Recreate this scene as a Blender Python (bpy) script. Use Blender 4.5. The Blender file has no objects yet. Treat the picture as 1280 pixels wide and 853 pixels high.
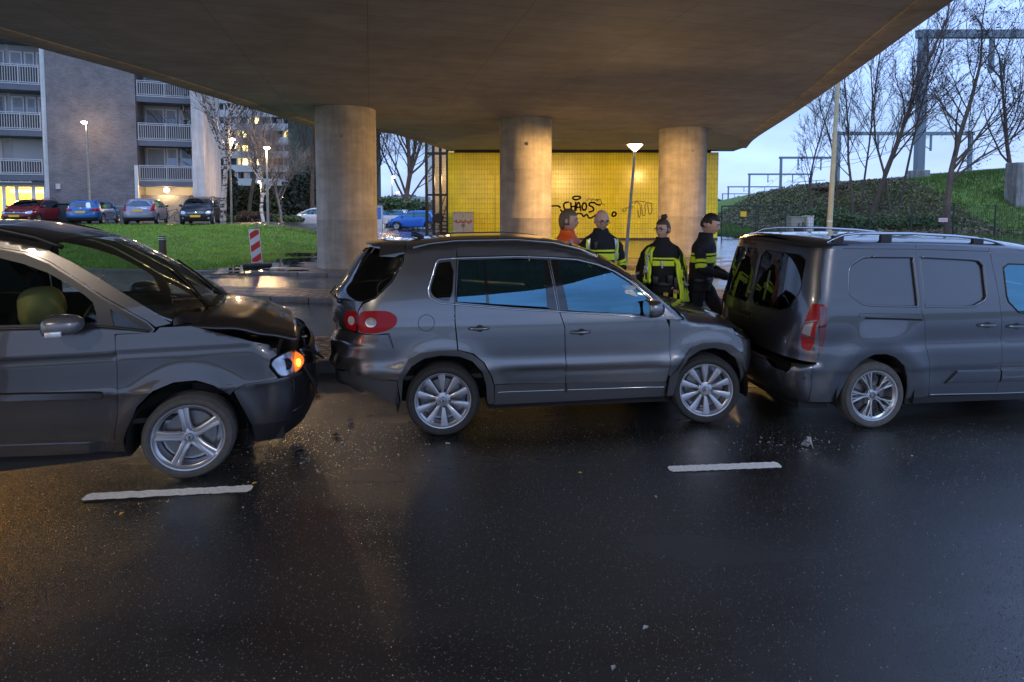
import bpy, bmesh, math, random
from mathutils import Vector, Matrix, geometry as geo
R=math.radians; PI=math.pi
sc=bpy.context.scene
# ---------------- camera ----------------
CH=2.2; PITCH=R(3); FPX=711.0
cam=bpy.data.cameras.new('camera'); co=bpy.data.objects.new('camera',cam); sc.collection.objects.link(co)
co.location=(0,0,CH); co.rotation_euler=(R(90)-PITCH,0,0)
cam.sensor_width=36; cam.lens=FPX/1280*36; cam.clip_start=.05; cam.clip_end=3000
cam.shift_y=-(426.5-(255+FPX*math.tan(PITCH)))/1280
sc.camera=co
# ---------------- sky, sun, exposure ----------------
SUN_EL=R(4); SUN_ROT=R(215)
w=bpy.data.worlds.new('World'); sc.world=w; w.use_nodes=True
nt=w.node_tree; bg=nt.nodes['Background']
sky=nt.nodes.new('ShaderNodeTexSky'); sky.sky_type='NISHITA'; sky.sun_disc=False
sky.sun_elevation=SUN_EL; sky.sun_rotation=SUN_ROT; sky.dust_density=.6; sky.ozone_density=3.0; sky.air_density=1.2
hsv=nt.nodes.new('ShaderNodeHueSaturation'); hsv.inputs['Saturation'].default_value=.9
tcw=nt.nodes.new('ShaderNodeTexCoord'); mpw=nt.nodes.new('ShaderNodeMapping'); mpw.inputs['Scale'].default_value=(1,1,2.6)
nzw=nt.nodes.new('ShaderNodeTexNoise'); nzw.inputs['Scale'].default_value=3.2; nzw.inputs['Detail'].default_value=7; nzw.inputs['Roughness'].default_value=.55
crw=nt.nodes.new('ShaderNodeValToRGB'); crw.color_ramp.elements[0].position=.38; crw.color_ramp.elements[1].position=.72
mxw=nt.nodes.new('ShaderNodeMix'); mxw.data_type='RGBA'
nt.links.new(tcw.outputs['Generated'],mpw.inputs['Vector']); nt.links.new(mpw.outputs[0],nzw.inputs['Vector']); nt.links.new(nzw.outputs['Fac'],crw.inputs[0])
nt.links.new(sky.outputs[0],hsv.inputs['Color']); nt.links.new(hsv.outputs[0],mxw.inputs[6])
mxw.inputs[7].default_value=(2.45,3.65,6.9,1)
mulw=nt.nodes.new('ShaderNodeMath'); mulw.operation='MULTIPLY_ADD'; mulw.inputs[1].default_value=.33; mulw.inputs[2].default_value=.60
nt.links.new(crw.outputs[0],mulw.inputs[0]); nt.links.new(mulw.outputs[0],mxw.inputs[0])
cvw=nt.nodes.new('ShaderNodeMapRange'); cvw.inputs['From Min'].default_value=.3; cvw.inputs['From Max'].default_value=.75; cvw.inputs['To Min'].default_value=.86; cvw.inputs['To Max'].default_value=1.22
scw=nt.nodes.new('ShaderNodeVectorMath'); scw.operation='SCALE'; nt.links.new(nzw.outputs['Fac'],cvw.inputs[0]); nt.links.new(mxw.outputs[2],scw.inputs[0]); nt.links.new(cvw.outputs[0],scw.inputs['Scale'])
nt.links.new(scw.outputs[0],bg.inputs[0]); bg.inputs[1].default_value=.12
sl=bpy.data.lights.new('sun','SUN'); sl.energy=.5; sl.angle=R(25); sl.color=(.55,.75,1)
so=bpy.data.objects.new('sun',sl); sc.collection.objects.link(so)
so.rotation_euler=(R(35),0,R(25))
vs=sc.view_settings; vs.view_transform='Standard'; vs.look='None'; vs.gamma=1; vs.use_curve_mapping=False; vs.exposure=1.05

# ---------------- helpers ----------------
C=sc.collection
def at(px,py,Y):      # point on the view of the photograph at depth Y
    a=(px-640)/FPX; b=(255+FPX*math.tan(PITCH)-py)/FPX
    r=(a, math.cos(PITCH)+b*math.sin(PITCH), b*math.cos(PITCH)-math.sin(PITCH)); t=Y/r[1]
    return Vector((r[0]*t, Y, CH+r[2]*t))
def tag(o,label=None,cat=None,group=None,kind=None):
    if label: o['label']=label
    if cat: o['category']=cat
    if group: o['group']=group
    if kind: o['kind']=kind
    return o
def thing(name,label,cat,loc=(0,0,0),rz=0,group=None):
    o=bpy.data.objects.new(name,None); C.objects.link(o); o.empty_display_size=.2
    o.location=loc; o.rotation_euler=(0,0,rz); return tag(o,label,cat,group)
class MB:
    def __init__(s): s.v=[]; s.f=[]; s.m=[]; s.mi=0; s.M=Matrix()
    def add(s,vs,fs):
        n=len(s.v); s.v+=[tuple(s.M@Vector(v)) for v in vs]; s.f+=[tuple(i+n for i in f) for f in fs]; s.m+=[s.mi]*len(fs); return s
    def box(s,x0,x1,y0,y1,z0,z1):
        v=[(x,y,z) for z in (z0,z1) for y in (y0,y1) for x in (x0,x1)]
        return s.add(v,[(0,2,3,1),(4,5,7,6),(0,1,5,4),(2,6,7,3),(0,4,6,2),(1,3,7,5)])
    def bbox(s,x0,x1,y0,y1,z0,z1,b=.01):   # box with chamfered edges
        v=[];f=[]
        X=(x0,x0+b,x1-b,x1);Y=(y0,y0+b,y1-b,y1);Z=(z0,z0+b,z1-b,z1)
        bm=bmesh.new(); bmesh.ops.create_cube(bm,size=1)
        for q in bm.verts: q.co=Vector(((x0+x1)/2+q.co.x*(x1-x0),(y0+y1)/2+q.co.y*(y1-y0),(z0+z1)/2+q.co.z*(z1-z0)))
        bmesh.ops.bevel(bm,geom=bm.edges[:],offset=b,segments=2,affect='EDGES',profile=.5)
        s.bm(bm); return s
    def bm(s,bm):
        bm.verts.index_update(); s.add([v.co[:] for v in bm.verts],[tuple(v.index for v in f.verts) for f in bm.faces]); bm.free(); return s
    def loft(s,rings,cap=True,closed=True):
        n=len(rings[0]); vs=[p for r in rings for p in r]; fs=[]
        for i in range(len(rings)-1):
            for j in range(n if closed else n-1):
                a=i*n+j; b=i*n+(j+1)%n; fs.append((a,b,b+n,a+n))
        if cap and closed: fs.append(tuple(range(n-1,-1,-1))); fs.append(tuple((len(rings)-1)*n+j for j in range(n)))
        return s.add(vs,fs)
    def tube(s,pts,r,n=8,cap=True):
        pts=[Vector(p) for p in pts]; rr=r if isinstance(r,(list,tuple)) else [r]*len(pts); rings=[]; u=None; w_=None
        for i,p in enumerate(pts):
            t=(pts[min(i+1,len(pts)-1)]-pts[max(i-1,0)]); t=t.normalized() if t.length>1e-9 else Vector((0,0,1))
            if u is None: u=t.cross(Vector((0,0,1))) if abs(t.z)<.9 else t.cross(Vector((1,0,0)))
            u2=u-t*u.dot(t)
            if u2.length<.5 and rings: u2=w_.cross(t)
            u=u2.normalized(); w_=t.cross(u)
            rings.append([p+(u*math.cos(2*PI*k/n)+w_*math.sin(2*PI*k/n))*rr[i] for k in range(n)])
        return s.loft(rings,cap)
    def cyl(s,c,r,h,n=16,r2=None):
        c=Vector(c); r2=r if r2 is None else r2
        return s.loft([[c+Vector((q*math.cos(2*PI*k/n),q*math.sin(2*PI*k/n),z)) for k in range(n)] for q,z in ((r,0),(r2,h))])
    def lathe(s,prof,n=32,axis='z',c=(0,0,0),cap=False):   # prof: (r, h)
        c=Vector(c); rings=[]
        for r,h in prof:
            ring=[]
            for k in range(n):
                a=2*PI*k/n; p=(r*math.cos(a),r*math.sin(a),h) if axis=='z' else (r*math.cos(a),h,r*math.sin(a))
                ring.append(c+Vector(p))
            rings.append(ring)
        return s.loft(rings,cap)
    def prism(s,poly,h0,h1,axis='z'):
        n=len(poly)
        def P(a,b,h): return (a,b,h) if axis=='z' else ((a,h,b) if axis=='y' else (h,a,b))
        vs=[P(a,b,h0) for a,b in poly]+[P(a,b,h1) for a,b in poly]
        return s.add(vs,[tuple(range(n-1,-1,-1)),tuple(range(n,2*n))]+[(i,(i+1)%n,(i+1)%n+n,i+n) for i in range(n)])
    def sph(s,c,r,n=12,sc_=(1,1,1)):
        c=Vector(c); rings=[]
        for i in range(1,n//2+1):
            a=PI*i/(n//2+1); rings.append([c+Vector((r*sc_[0]*math.sin(a)*math.cos(2*PI*k/n),r*sc_[1]*math.sin(a)*math.sin(2*PI*k/n),r*sc_[2]*math.cos(a))) for k in range(n)])
        return s.loft(rings)
    def build(s,name,mat,parent=None,smooth=None,label=None,kind=None,loc=None):
        me=bpy.data.meshes.new(name); me.from_pydata(s.v,[],s.f)
        mats=mat if isinstance(mat,(list,tuple)) else [mat]
        for q in mats: me.materials.append(q)
        if len(mats)>1: me.polygons.foreach_set('material_index',s.m)
        if smooth is not None:
            if smooth>=180: me.shade_smooth()
            else:
                try: me.set_sharp_from_angle(angle=R(smooth))
                except Exception: pass
                me.shade_smooth() if False else me.polygons.foreach_set('use_smooth',[True]*len(me.polygons))
        me.update()
        o=bpy.data.objects.new(name,me); C.objects.link(o)
        if parent: o.parent=parent
        if loc is not None: o.location=loc
        if label: o['label']=label
        if kind: o['kind']=kind
        return o
def kids(o): return [c for c in bpy.data.objects if c.parent==o]
def dup(root,loc=None,rz=None,label=None,parent=None):
    tree=list(root.children_recursive) if hasattr(root,'children_recursive') else []
    r=root.copy(); C.objects.link(r); r.parent=parent; m={root:r}
    for ch in tree:
        c=ch.copy(); C.objects.link(c); m[ch]=c
    for ch in tree: m[ch].parent=m[ch.parent]
    if loc is not None: r.location=loc
    if rz is not None: r.rotation_euler=(0,0,rz)
    if label: r['label']=label
    return r
def lerp(t,x):
    if x<=t[0][0]: return t[0][1]
    for (a,b),(c,d) in zip(t,t[1:]):
        if x<=c: return b+(d-b)*(x-a)/(c-a)
    return t[-1][1]
class Curve1:      # monotone-limited cubic through (x,y)
    def __init__(s,t):
        s.t=t; n=len(t); d=[(t[i+1][1]-t[i][1])/(t[i+1][0]-t[i][0]) for i in range(n-1)]; m=[d[0]]
        for i in range(1,n-1): m.append(0 if d[i-1]*d[i]<=0 else 2*d[i-1]*d[i]/(d[i-1]+d[i]))
        m.append(d[-1]); s.m=m
    def __call__(s,x):
        t=s.t
        if x<=t[0][0]: return t[0][1]
        if x>=t[-1][0]: return t[-1][1]
        for i in range(len(t)-1):
            if x<=t[i+1][0]:
                h=t[i+1][0]-t[i][0]; u=(x-t[i][0])/h
                return (1+2*u)*(1-u)**2*t[i][1]+u*(1-u)**2*h*s.m[i]+u*u*(3-2*u)*t[i+1][1]+u*u*(u-1)*h*s.m[i+1]
def ss(a,b,x):
    u=min(1,max(0,(x-a)/(b-a))); return u*u*(3-2*u)
def chaik(poly,it=2,closed=True,f=.25):
    for _ in range(it):
        o=[]; n=len(poly); rng=range(n) if closed else range(n-1)
        if not closed: o.append(poly[0])
        for i in rng:
            a=poly[i]; b=poly[(i+1)%n]
            o.append((a[0]+(b[0]-a[0])*f,a[1]+(b[1]-a[1])*f)); o.append((a[0]+(b[0]-a[0])*(1-f),a[1]+(b[1]-a[1])*(1-f)))
        if not closed: o.append(poly[-1])
        poly=o
    return poly
# ---------------- materials ----------------
def N(nt,t,**k):
    n=nt.nodes.new(t)
    for a,b in k.items():
        if a.startswith('i_'):
            key=a[2:].replace('_',' '); n.inputs[key].default_value=b
        else: setattr(n,a,b)
    return n
MATS={}
def mat(name,col,rough=.5,metal=0,coat=0,spec=.5,emit=None,es=0,noise=None,bump=None,coord='Object',coatr=.03,trans=0):
    if name in MATS: return MATS[name]
    m=bpy.data.materials.new(name); m.use_nodes=True; t=m.node_tree; b=t.nodes['Principled BSDF']
    b.inputs['Base Color'].default_value=(*col,1); b.inputs['Roughness'].default_value=rough; b.inputs['Metallic'].default_value=metal
    b.inputs['Coat Weight'].default_value=coat; b.inputs['Coat Roughness'].default_value=coatr; b.inputs['Specular IOR Level'].default_value=spec
    b.inputs['Transmission Weight'].default_value=trans
    if emit: b.inputs['Emission Color'].default_value=(*emit,1); b.inputs['Emission Strength'].default_value=es
    if noise or bump:
        tc=N(t,'ShaderNodeTexCoord'); 
    if noise:   # (scale, amount, stretch)
        sc_,amt=noise[0],noise[1]; st=noise[2] if len(noise)>2 else (1,1,1)
        mp=N(t,'ShaderNodeMapping'); mp.inputs['Scale'].default_value=st; nz=N(t,'ShaderNodeTexNoise'); nz.inputs['Scale'].default_value=sc_; nz.inputs['Detail'].default_value=8; nz.inputs['Roughness'].default_value=.62
        t.links.new(tc.outputs[coord],mp.inputs[0]); t.links.new(mp.outputs[0],nz.inputs['Vector'])
        mr=N(t,'ShaderNodeMapRange'); mr.inputs['From Min'].default_value=.25; mr.inputs['From Max'].default_value=.75
        mr.inputs['To Min'].default_value=1-amt; mr.inputs['To Max'].default_value=1+amt; t.links.new(nz.outputs['Fac'],mr.inputs['Value'])
        mx=N(t,'ShaderNodeVectorMath',operation='SCALE'); mx.inputs[0].default_value=col; t.links.new(mr.outputs[0],mx.inputs['Scale']); t.links.new(mx.outputs[0],b.inputs['Base Color'])
    if bump:
        nb=N(t,'ShaderNodeTexNoise'); nb.inputs['Scale'].default_value=bump[0]; nb.inputs['Detail'].default_value=6
        bp=N(t,'ShaderNodeBump'); bp.inputs['Strength'].default_value=bump[1]; bp.inputs['Distance'].default_value=bump[2] if len(bump)>2 else .01
        t.links.new(tc.outputs[coord],nb.inputs['Vector']); t.links.new(nb.outputs['Fac'],bp.inputs['Height']); t.links.new(bp.outputs[0],b.inputs['Normal'])
    MATS[name]=m; return m
def glass(name,tint=(.5,.55,.55),ior=1.6,rough=.01,gl=(1,1,1)):
    if name in MATS: return MATS[name]
    m=bpy.data.materials.new(name); m.use_nodes=True; t=m.node_tree; t.nodes.clear()
    o=N(t,'ShaderNodeOutputMaterial'); tr=N(t,'ShaderNodeBsdfTransparent'); tr.inputs[0].default_value=(*tint,1)
    g=N(t,'ShaderNodeBsdfGlossy'); g.inputs['Roughness'].default_value=rough; g.inputs[0].default_value=(*gl,1); fr=N(t,'ShaderNodeFresnel'); fr.inputs[0].default_value=ior
    mx=N(t,'ShaderNodeMixShader'); t.links.new(fr.outputs[0],mx.inputs[0]); t.links.new(tr.outputs[0],mx.inputs[1]); t.links.new(g.outputs[0],mx.inputs[2]); t.links.new(mx.outputs[0],o.inputs[0])
    MATS[name]=m; return m
def paint(name,col,metal=.7,rough=.33,coat=1):
    m=mat(name,col,rough,metal,coat)
    t=m.node_tree; b=t.nodes['Principled BSDF']
    if 'dirtnoise' not in t.nodes:
        tc=N(t,'ShaderNodeTexCoord'); nz=N(t,'ShaderNodeTexNoise',name='dirtnoise'); nz.inputs['Scale'].default_value=2.3; nz.inputs['Detail'].default_value=9; nz.inputs['Roughness'].default_value=.7
        t.links.new(tc.outputs['Object'],nz.inputs['Vector'])
        mr=N(t,'ShaderNodeMapRange'); mr.inputs['To Min'].default_value=rough*.8; mr.inputs['To Max'].default_value=rough*1.3; t.links.new(nz.outputs['Fac'],mr.inputs[0]); t.links.new(mr.outputs[0],b.inputs['Roughness'])
        m2=N(t,'ShaderNodeMapRange'); m2.inputs['From Min'].default_value=.3;m2.inputs['From Max'].default_value=.75; m2.inputs['To Min'].default_value=.01; m2.inputs['To Max'].default_value=.09; t.links.new(nz.outputs['Fac'],m2.inputs[0]); t.links.new(m2.outputs[0],b.inputs['Coat Roughness'])
    return m
# ================= SETTING =================
def asphalt(name,base=.028,wet=.5,warm=0,pud=(.42,.58),rl=.16,rh=.5,bumpd=.004,scale=1.0,grain=240):
    m=bpy.data.materials.new(name); m.use_nodes=True; t=m.node_tree; b=t.nodes['Principled BSDF']
    tc=N(t,'ShaderNodeTexCoord')
    n1=N(t,'ShaderNodeTexNoise'); n1.inputs['Scale'].default_value=grain; n1.inputs['Detail'].default_value=6; n1.inputs['Roughness'].default_value=.7
    v1=N(t,'ShaderNodeTexVoronoi'); v1.inputs['Scale'].default_value=grain*.8
    mp=N(t,'ShaderNodeMapping'); mp.inputs['Scale'].default_value=(.28*scale,.9*scale,1)
    n2=N(t,'ShaderNodeTexNoise'); n2.inputs['Scale'].default_value=.9; n2.inputs['Detail'].default_value=6; n2.inputs['Roughness'].default_value=.55
    for n in (n1,v1): t.links.new(tc.outputs['Object'],n.inputs['Vector'])
    t.links.new(tc.outputs['Object'],mp.inputs[0]); t.links.new(mp.outputs[0],n2.inputs['Vector'])
    cr=N(t,'ShaderNodeMapRange'); cr.inputs['From Min'].default_value=pud[0]; cr.inputs['From Max'].default_value=pud[1]; t.links.new(n2.outputs['Fac'],cr.inputs[0])   # 1 = dry-ish, 0 = wet film
    rr=N(t,'ShaderNodeMapRange'); rr.inputs['To Min'].default_value=rl; rr.inputs['To Max'].default_value=rh; t.links.new(cr.outputs[0],rr.inputs[0]); t.links.new(rr.outputs[0],b.inputs['Roughness'])
    vr=N(t,'ShaderNodeValToRGB'); vr.color_ramp.elements[0].position=.40; vr.color_ramp.elements[1].position=.68
    k=base; vr.color_ramp.elements[0].color=(k*.25,k*.25,k*.26,1); vr.color_ramp.elements[1].color=(k*3.0,k*2.9,k*2.7,1)
    t.links.new(n1.outputs['Fac'],vr.inputs[0])
    dk=N(t,'ShaderNodeMix',data_type='RGBA',blend_type='MULTIPLY'); dk.inputs[0].default_value=1
    mr=N(t,'ShaderNodeMapRange'); mr.inputs['To Min'].default_value=.55; mr.inputs['To Max'].default_value=1.15; t.links.new(cr.outputs[0],mr.inputs[0])
    t.links.new(vr.outputs[0],dk.inputs[6]); t.links.new(mr.outputs[0],dk.inputs[7]); t.links.new(dk.outputs[2],b.inputs['Base Color'])
    ad=N(t,'ShaderNodeMath',operation='ADD'); t.links.new(n1.outputs['Fac'],ad.inputs[0]); t.links.new(v1.outputs['Distance'],ad.inputs[1])
    bp=N(t,'ShaderNodeBump'); bp.inputs['Distance'].default_value=bumpd; bs=N(t,'ShaderNodeMapRange'); bs.inputs['To Min'].default_value=.18; bs.inputs['To Max'].default_value=.9; t.links.new(cr.outputs[0],bs.inputs[0])
    t.links.new(bs.outputs[0],bp.inputs['Strength']); t.links.new(ad.outputs[0],bp.inputs['Height']); t.links.new(bp.outputs[0],b.inputs['Normal'])
    b.inputs['Specular IOR Level'].default_value=1.0; b.inputs['Coat Weight'].default_value=.75; b.inputs['Coat IOR'].default_value=1.6; cc=N(t,'ShaderNodeMapRange'); cc.inputs['To Min'].default_value=rl*.8; cc.inputs['To Max'].default_value=rh*.7; t.links.new(cr.outputs[0],cc.inputs[0]); t.links.new(cc.outputs[0],b.inputs['Coat Roughness'])
    b2=N(t,'ShaderNodeBump'); b2.inputs['Distance'].default_value=bumpd*.5; b2.inputs['Strength'].default_value=.55; t.links.new(ad.outputs[0],b2.inputs['Height']); t.links.new(b2.outputs[0],b.inputs['Coat Normal'])
    return m
def brickmat(name,c1,c2,mortar,sx,sy,ms=.012,rough=.8,bump=.5,coord='Object',rot=None,offs=.5,nz=.25,roughvar=None,scaleuv=None):
    m=bpy.data.materials.new(name); m.use_nodes=True; t=m.node_tree; b=t.nodes['Principled BSDF']
    tc=N(t,'ShaderNodeTexCoord'); mp=N(t,'ShaderNodeMapping')
    if rot: mp.inputs['Rotation'].default_value=rot
    br=N(t,'ShaderNodeTexBrick'); br.offset=offs; br.inputs['Color1'].default_value=(*c1,1); br.inputs['Color2'].default_value=(*c2,1); br.inputs['Mortar'].default_value=(*mortar,1)
    br.inputs['Scale'].default_value=1; br.inputs['Brick Width'].default_value=sx; br.inputs['Row Height'].default_value=sy; br.inputs['Mortar Size'].default_value=ms; br.inputs['Mortar Smooth'].default_value=.3; br.inputs['Bias'].default_value=0
    t.links.new(tc.outputs[coord],mp.inputs[0]); t.links.new(mp.outputs[0],br.inputs['Vector'])
    n=N(t,'ShaderNodeTexNoise'); n.inputs['Scale'].default_value=1.3; n.inputs['Detail'].default_value=8; t.links.new(tc.outputs[coord],n.inputs['Vector'])
    mr=N(t,'ShaderNodeMapRange'); mr.inputs['From Min'].default_value=.3; mr.inputs['From Max'].default_value=.7; mr.inputs['To Min'].default_value=1-nz; mr.inputs['To Max'].default_value=1+nz; t.links.new(n.outputs['Fac'],mr.inputs[0])
    mx=N(t,'ShaderNodeVectorMath',operation='SCALE'); t.links.new(br.outputs['Color'],mx.inputs[0]); t.links.new(mr.outputs[0],mx.inputs['Scale']); t.links.new(mx.outputs[0],b.inputs['Base Color'])
    bp=N(t,'ShaderNodeBump'); bp.inputs['Distance'].default_value=.01; bp.inputs['Strength'].default_value=bump; bp.invert=True
    t.links.new(br.outputs['Fac'],bp.inputs['Height']); t.links.new(bp.outputs[0],b.inputs['Normal']); b.inputs['Roughness'].default_value=rough
    if roughvar:
        r2=N(t,'ShaderNodeMapRange'); r2.inputs['From Min'].default_value=.4; r2.inputs['From Max'].default_value=.6; r2.inputs['To Min'].default_value=roughvar[0]; r2.inputs['To Max'].default_value=roughvar[1]; t.links.new(n.outputs['Fac'],r2.inputs[0]); t.links.new(r2.outputs[0],b.inputs['Roughness'])
    return m
def concrete(name,col,rough=.85,form=None,amt=.28,streak=True):
    m=mat(name,col,rough,noise=(1.1,amt,(1,1,2.2)),bump=(22,.35,.006)); t=m.node_tree; b=t.nodes['Principled BSDF']
    if streak:   # water stains and old blotches
        tc=N(t,'ShaderNodeTexCoord'); mp=N(t,'ShaderNodeMapping'); mp.inputs['Scale'].default_value=(2.6,2.6,.22); nz=N(t,'ShaderNodeTexNoise'); nz.inputs['Scale'].default_value=1.6; nz.inputs['Detail'].default_value=9; nz.inputs['Roughness'].default_value=.7
        cr=N(t,'ShaderNodeValToRGB'); cr.color_ramp.elements[0].position=.36; cr.color_ramp.elements[0].color=(.55,.52,.48,1); cr.color_ramp.elements[1].position=.60; cr.color_ramp.elements[1].color=(1,1,1,1)
        t.links.new(tc.outputs['Object'],mp.inputs[0]); t.links.new(mp.outputs[0],nz.inputs['Vector']); t.links.new(nz.outputs['Fac'],cr.inputs[0])
        src=b.inputs['Base Color'].links[0].from_socket; mx=N(t,'ShaderNodeMix',data_type='RGBA',blend_type='MULTIPLY'); mx.inputs[0].default_value=.55
        t.links.new(src,mx.inputs[6]); t.links.new(cr.outputs[0],mx.inputs[7]); t.links.new(mx.outputs[2],b.inputs['Base Color'])
    if form:   # faint shuttering joints
        tc=N(t,'ShaderNodeTexCoord'); br=N(t,'ShaderNodeTexBrick'); br.offset=0; br.inputs['Scale'].default_value=1; br.inputs['Brick Width'].default_value=form[0]; br.inputs['Row Height'].default_value=form[1]; br.inputs['Mortar Size'].default_value=.012; br.inputs['Mortar Smooth'].default_value=.6
        br.inputs['Color1'].default_value=(1,1,1,1); br.inputs['Color2'].default_value=(.9,.9,.9,1); br.inputs['Mortar'].default_value=(.66,.66,.66,1)
        mp=N(t,'ShaderNodeMapping'); mp.inputs['Rotation'].default_value=form[2] if len(form)>2 else (0,0,0)
        t.links.new(tc.outputs['Object'],mp.inputs[0]); t.links.new(mp.outputs[0],br.inputs['Vector'])
        src=b.inputs['Base Color'].links[0].from_socket; mx=N(t,'ShaderNodeMix',data_type='RGBA',blend_type='MULTIPLY'); mx.inputs[0].default_value=1
        t.links.new(src,mx.inputs[6]); t.links.new(br.outputs['Color'],mx.inputs[7]); t.links.new(mx.outputs[2],b.inputs['Base Color'])
    return m
ZT=lambda X:lerp([(14,.1),(19.3,.35),(22,.9),(24,2.1),(25.6,2.95),(29.8,3.75),(35.7,4.2),(41,4.8),(60,6.2),(120,8)],X) if X>12 else max(0,(X-6)/6*.15)
def height(X,Y):
    z=.12
    z+=.82*ss(17.5,33,Y)*ss(-7,-15,X)*(1-.75*ss(38,47,Y))
    z+=ss(35,46,Y)*ZT(X)*(1-.75*ss(64,85,Y))
    if Y<13: z=-.06
    elif Y<17.6: z=-.06+(.18+.02)*ss(16.9,17.6,Y)
    return z
def K1(X): return K1c(X)
K1c=Curve1([(-60,20),(-40,16.5),(-20,14.6),(-8,13.1),(-4,12.45),(0,12.2),(6,12.5),(15,13.5),(40,17),(60,20)])
# ground sheet
m=MB(); xs=[-400,-250,-150,-100]+[-70+2*i for i in range(71)]+[100,150,250,400]; ys=[-120,-60,-30,-10,0,6,10,13,16.9]+[17.6+1.4*i for i in range(34)]+[70,90,130,200,350,700]
m.add([(x,y,height(x,y)) for y in ys for x in xs],[(j*len(xs)+i,j*len(xs)+i+1,(j+1)*len(xs)+i+1,(j+1)*len(xs)+i) for j in range(len(ys)-1) for i in range(len(xs)-1)])
gm=mat('grass_ground',(.12,.20,.03),.9,noise=(2.2,.5),bump=(60,.9,.04))
m.build('ground',gm,kind='structure',smooth=180)
# grass blades
rnd=random.Random(4)
def gpatch(name,n,fx,fy,h,cond,col,lab):
    m=MB(); v=[];f=[]
    for i in range(n):
        X=fx(rnd);Y=fy(rnd)
        if not cond(X,Y): continue
        z=height(X,Y); a=rnd.random()*PI; hh=h*(.5+rnd.random()); w_=.012+.010*rnd.random()+Y*.0004; dx,dy=math.cos(a)*w_,math.sin(a)*w_; lx,ly=(rnd.random()-.5)*hh*.9,(rnd.random()-.5)*hh*.9
        k=len(v); v+=[(X-dx,Y-dy,z-.01),(X+dx,Y+dy,z-.01),(X+lx,Y+ly,z+hh)]; f.append((k,k+1,k+2))
    m.v=v;m.f=f;m.m=[0]*len(f); o=m.build(name,col,kind='stuff'); tag(o,lab,'grass'); return o
gbm=mat('grass_blade',(.17,.30,.035),.75,noise=(1.2,.45))
def pavedge(Y): return lerp([(16,-9.4),(18.5,-8.6),(20.5,-7.4),(23,-6.4),(26,-5.5),(33,-4.0)],Y)
gpatch('grass',70000,lambda r:-32+26*r.random(),lambda r:17+18*r.random()**1.3,.075,lambda X,Y:Y>K1(X)+3.9 and X<pavedge(Y)-.2+.6*math.sin(Y*2) and Y<35-.2*(X+20),gbm,'rough green lawn sloping up between the cycle path and the parked cars')
gpatch('embankment_grass',60000,lambda r:13+35*r.random(),lambda r:33+26*r.random()**1.4,.22,lambda X,Y:Y<62,mat('bank_grass',(.09,.155,.028),.8,noise=(.5,.6)),'long grass on the railway embankment')
# road sheets
ROAD=asphalt('wet_asphalt',.019,pud=(.36,.66),rl=.09,rh=.34)
m=MB(); n=60
xs=[-60+2*i for i in range(61)]
m.add([(x,y,0) for y in (-9,-4,0,3,6,7.6) for x in xs],[(j*61+i,j*61+i+1,(j+1)*61+i+1,(j+1)*61+i) for j in range(5) for i in range(60)]); m.build('road',ROAD,kind='structure')
FAR=asphalt('far_wet_asphalt',.03,pud=(.50,.75),rl=.05,rh=.30,bumpd=.003,scale=.6)
def band(name,f0,f1,z,mt,x0=-60,x1=60,kind='structure',n=60):
    m=MB(); X=[x0+(x1-x0)*i/n for i in range(n+1)]
    m.add([(x,f0(x),z) for x in X]+[(x,f1(x),z) for x in X],[(i,i+1,n+2+i,n+1+i) for i in range(n)]); return m.build(name,mt,kind=kind)
band('far_carriageway',lambda x:8.4,lambda x:K1(x)+.05,.004,FAR)
PATHM=asphalt('cycle_path_asphalt',.08,pud=(.5,.8),rl=.06,rh=.32,bumpd=.003)
band('cycle_path',lambda x:K1(x)+1.3,lambda x:K1(x)+3.62,.125,PATHM)
# kerbs: stones laid end to end
KERB=concrete('kerb_concrete',(.16,.15,.14),.5,amt=.35)
def kerb(name,lab,f,z0,z1,w_,x0,x1,L=.9):
    par=thing(name,None,None); par['kind']='structure'
    x=x0; me=None; i=0
    rest=MB()
    while x<x1:
        y0=f(x);y1=f(x+L-.01); a=math.atan2(y1-y0,L)
        if i<300:
            if me is None:
                q=MB(); q.bbox(0,L-.008,0,w_,z0,z1,.015); o=q.build('kerb_stone',KERB,par,smooth=40); me=o.data
            else: o=bpy.data.objects.new('kerb_stone',me); C.objects.link(o); o.parent=par
            o.location=(x,y0,rnd.uniform(-.003,.003)); o.rotation_euler=(0,0,a)
        x+=L; i+=1
kerb('kerb','',lambda x:K1(x),-.05,.135,.12,-36,22)
kerb('kerb','',lambda x:K1(x)+3.6,0,.215,.12,-26,18)
kerb('kerb','',lambda x:8.60,-.05,.155,.12,-30,22)
kerb('kerb','',lambda x:7.30,-.05,.155,.12,-30,22)
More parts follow.
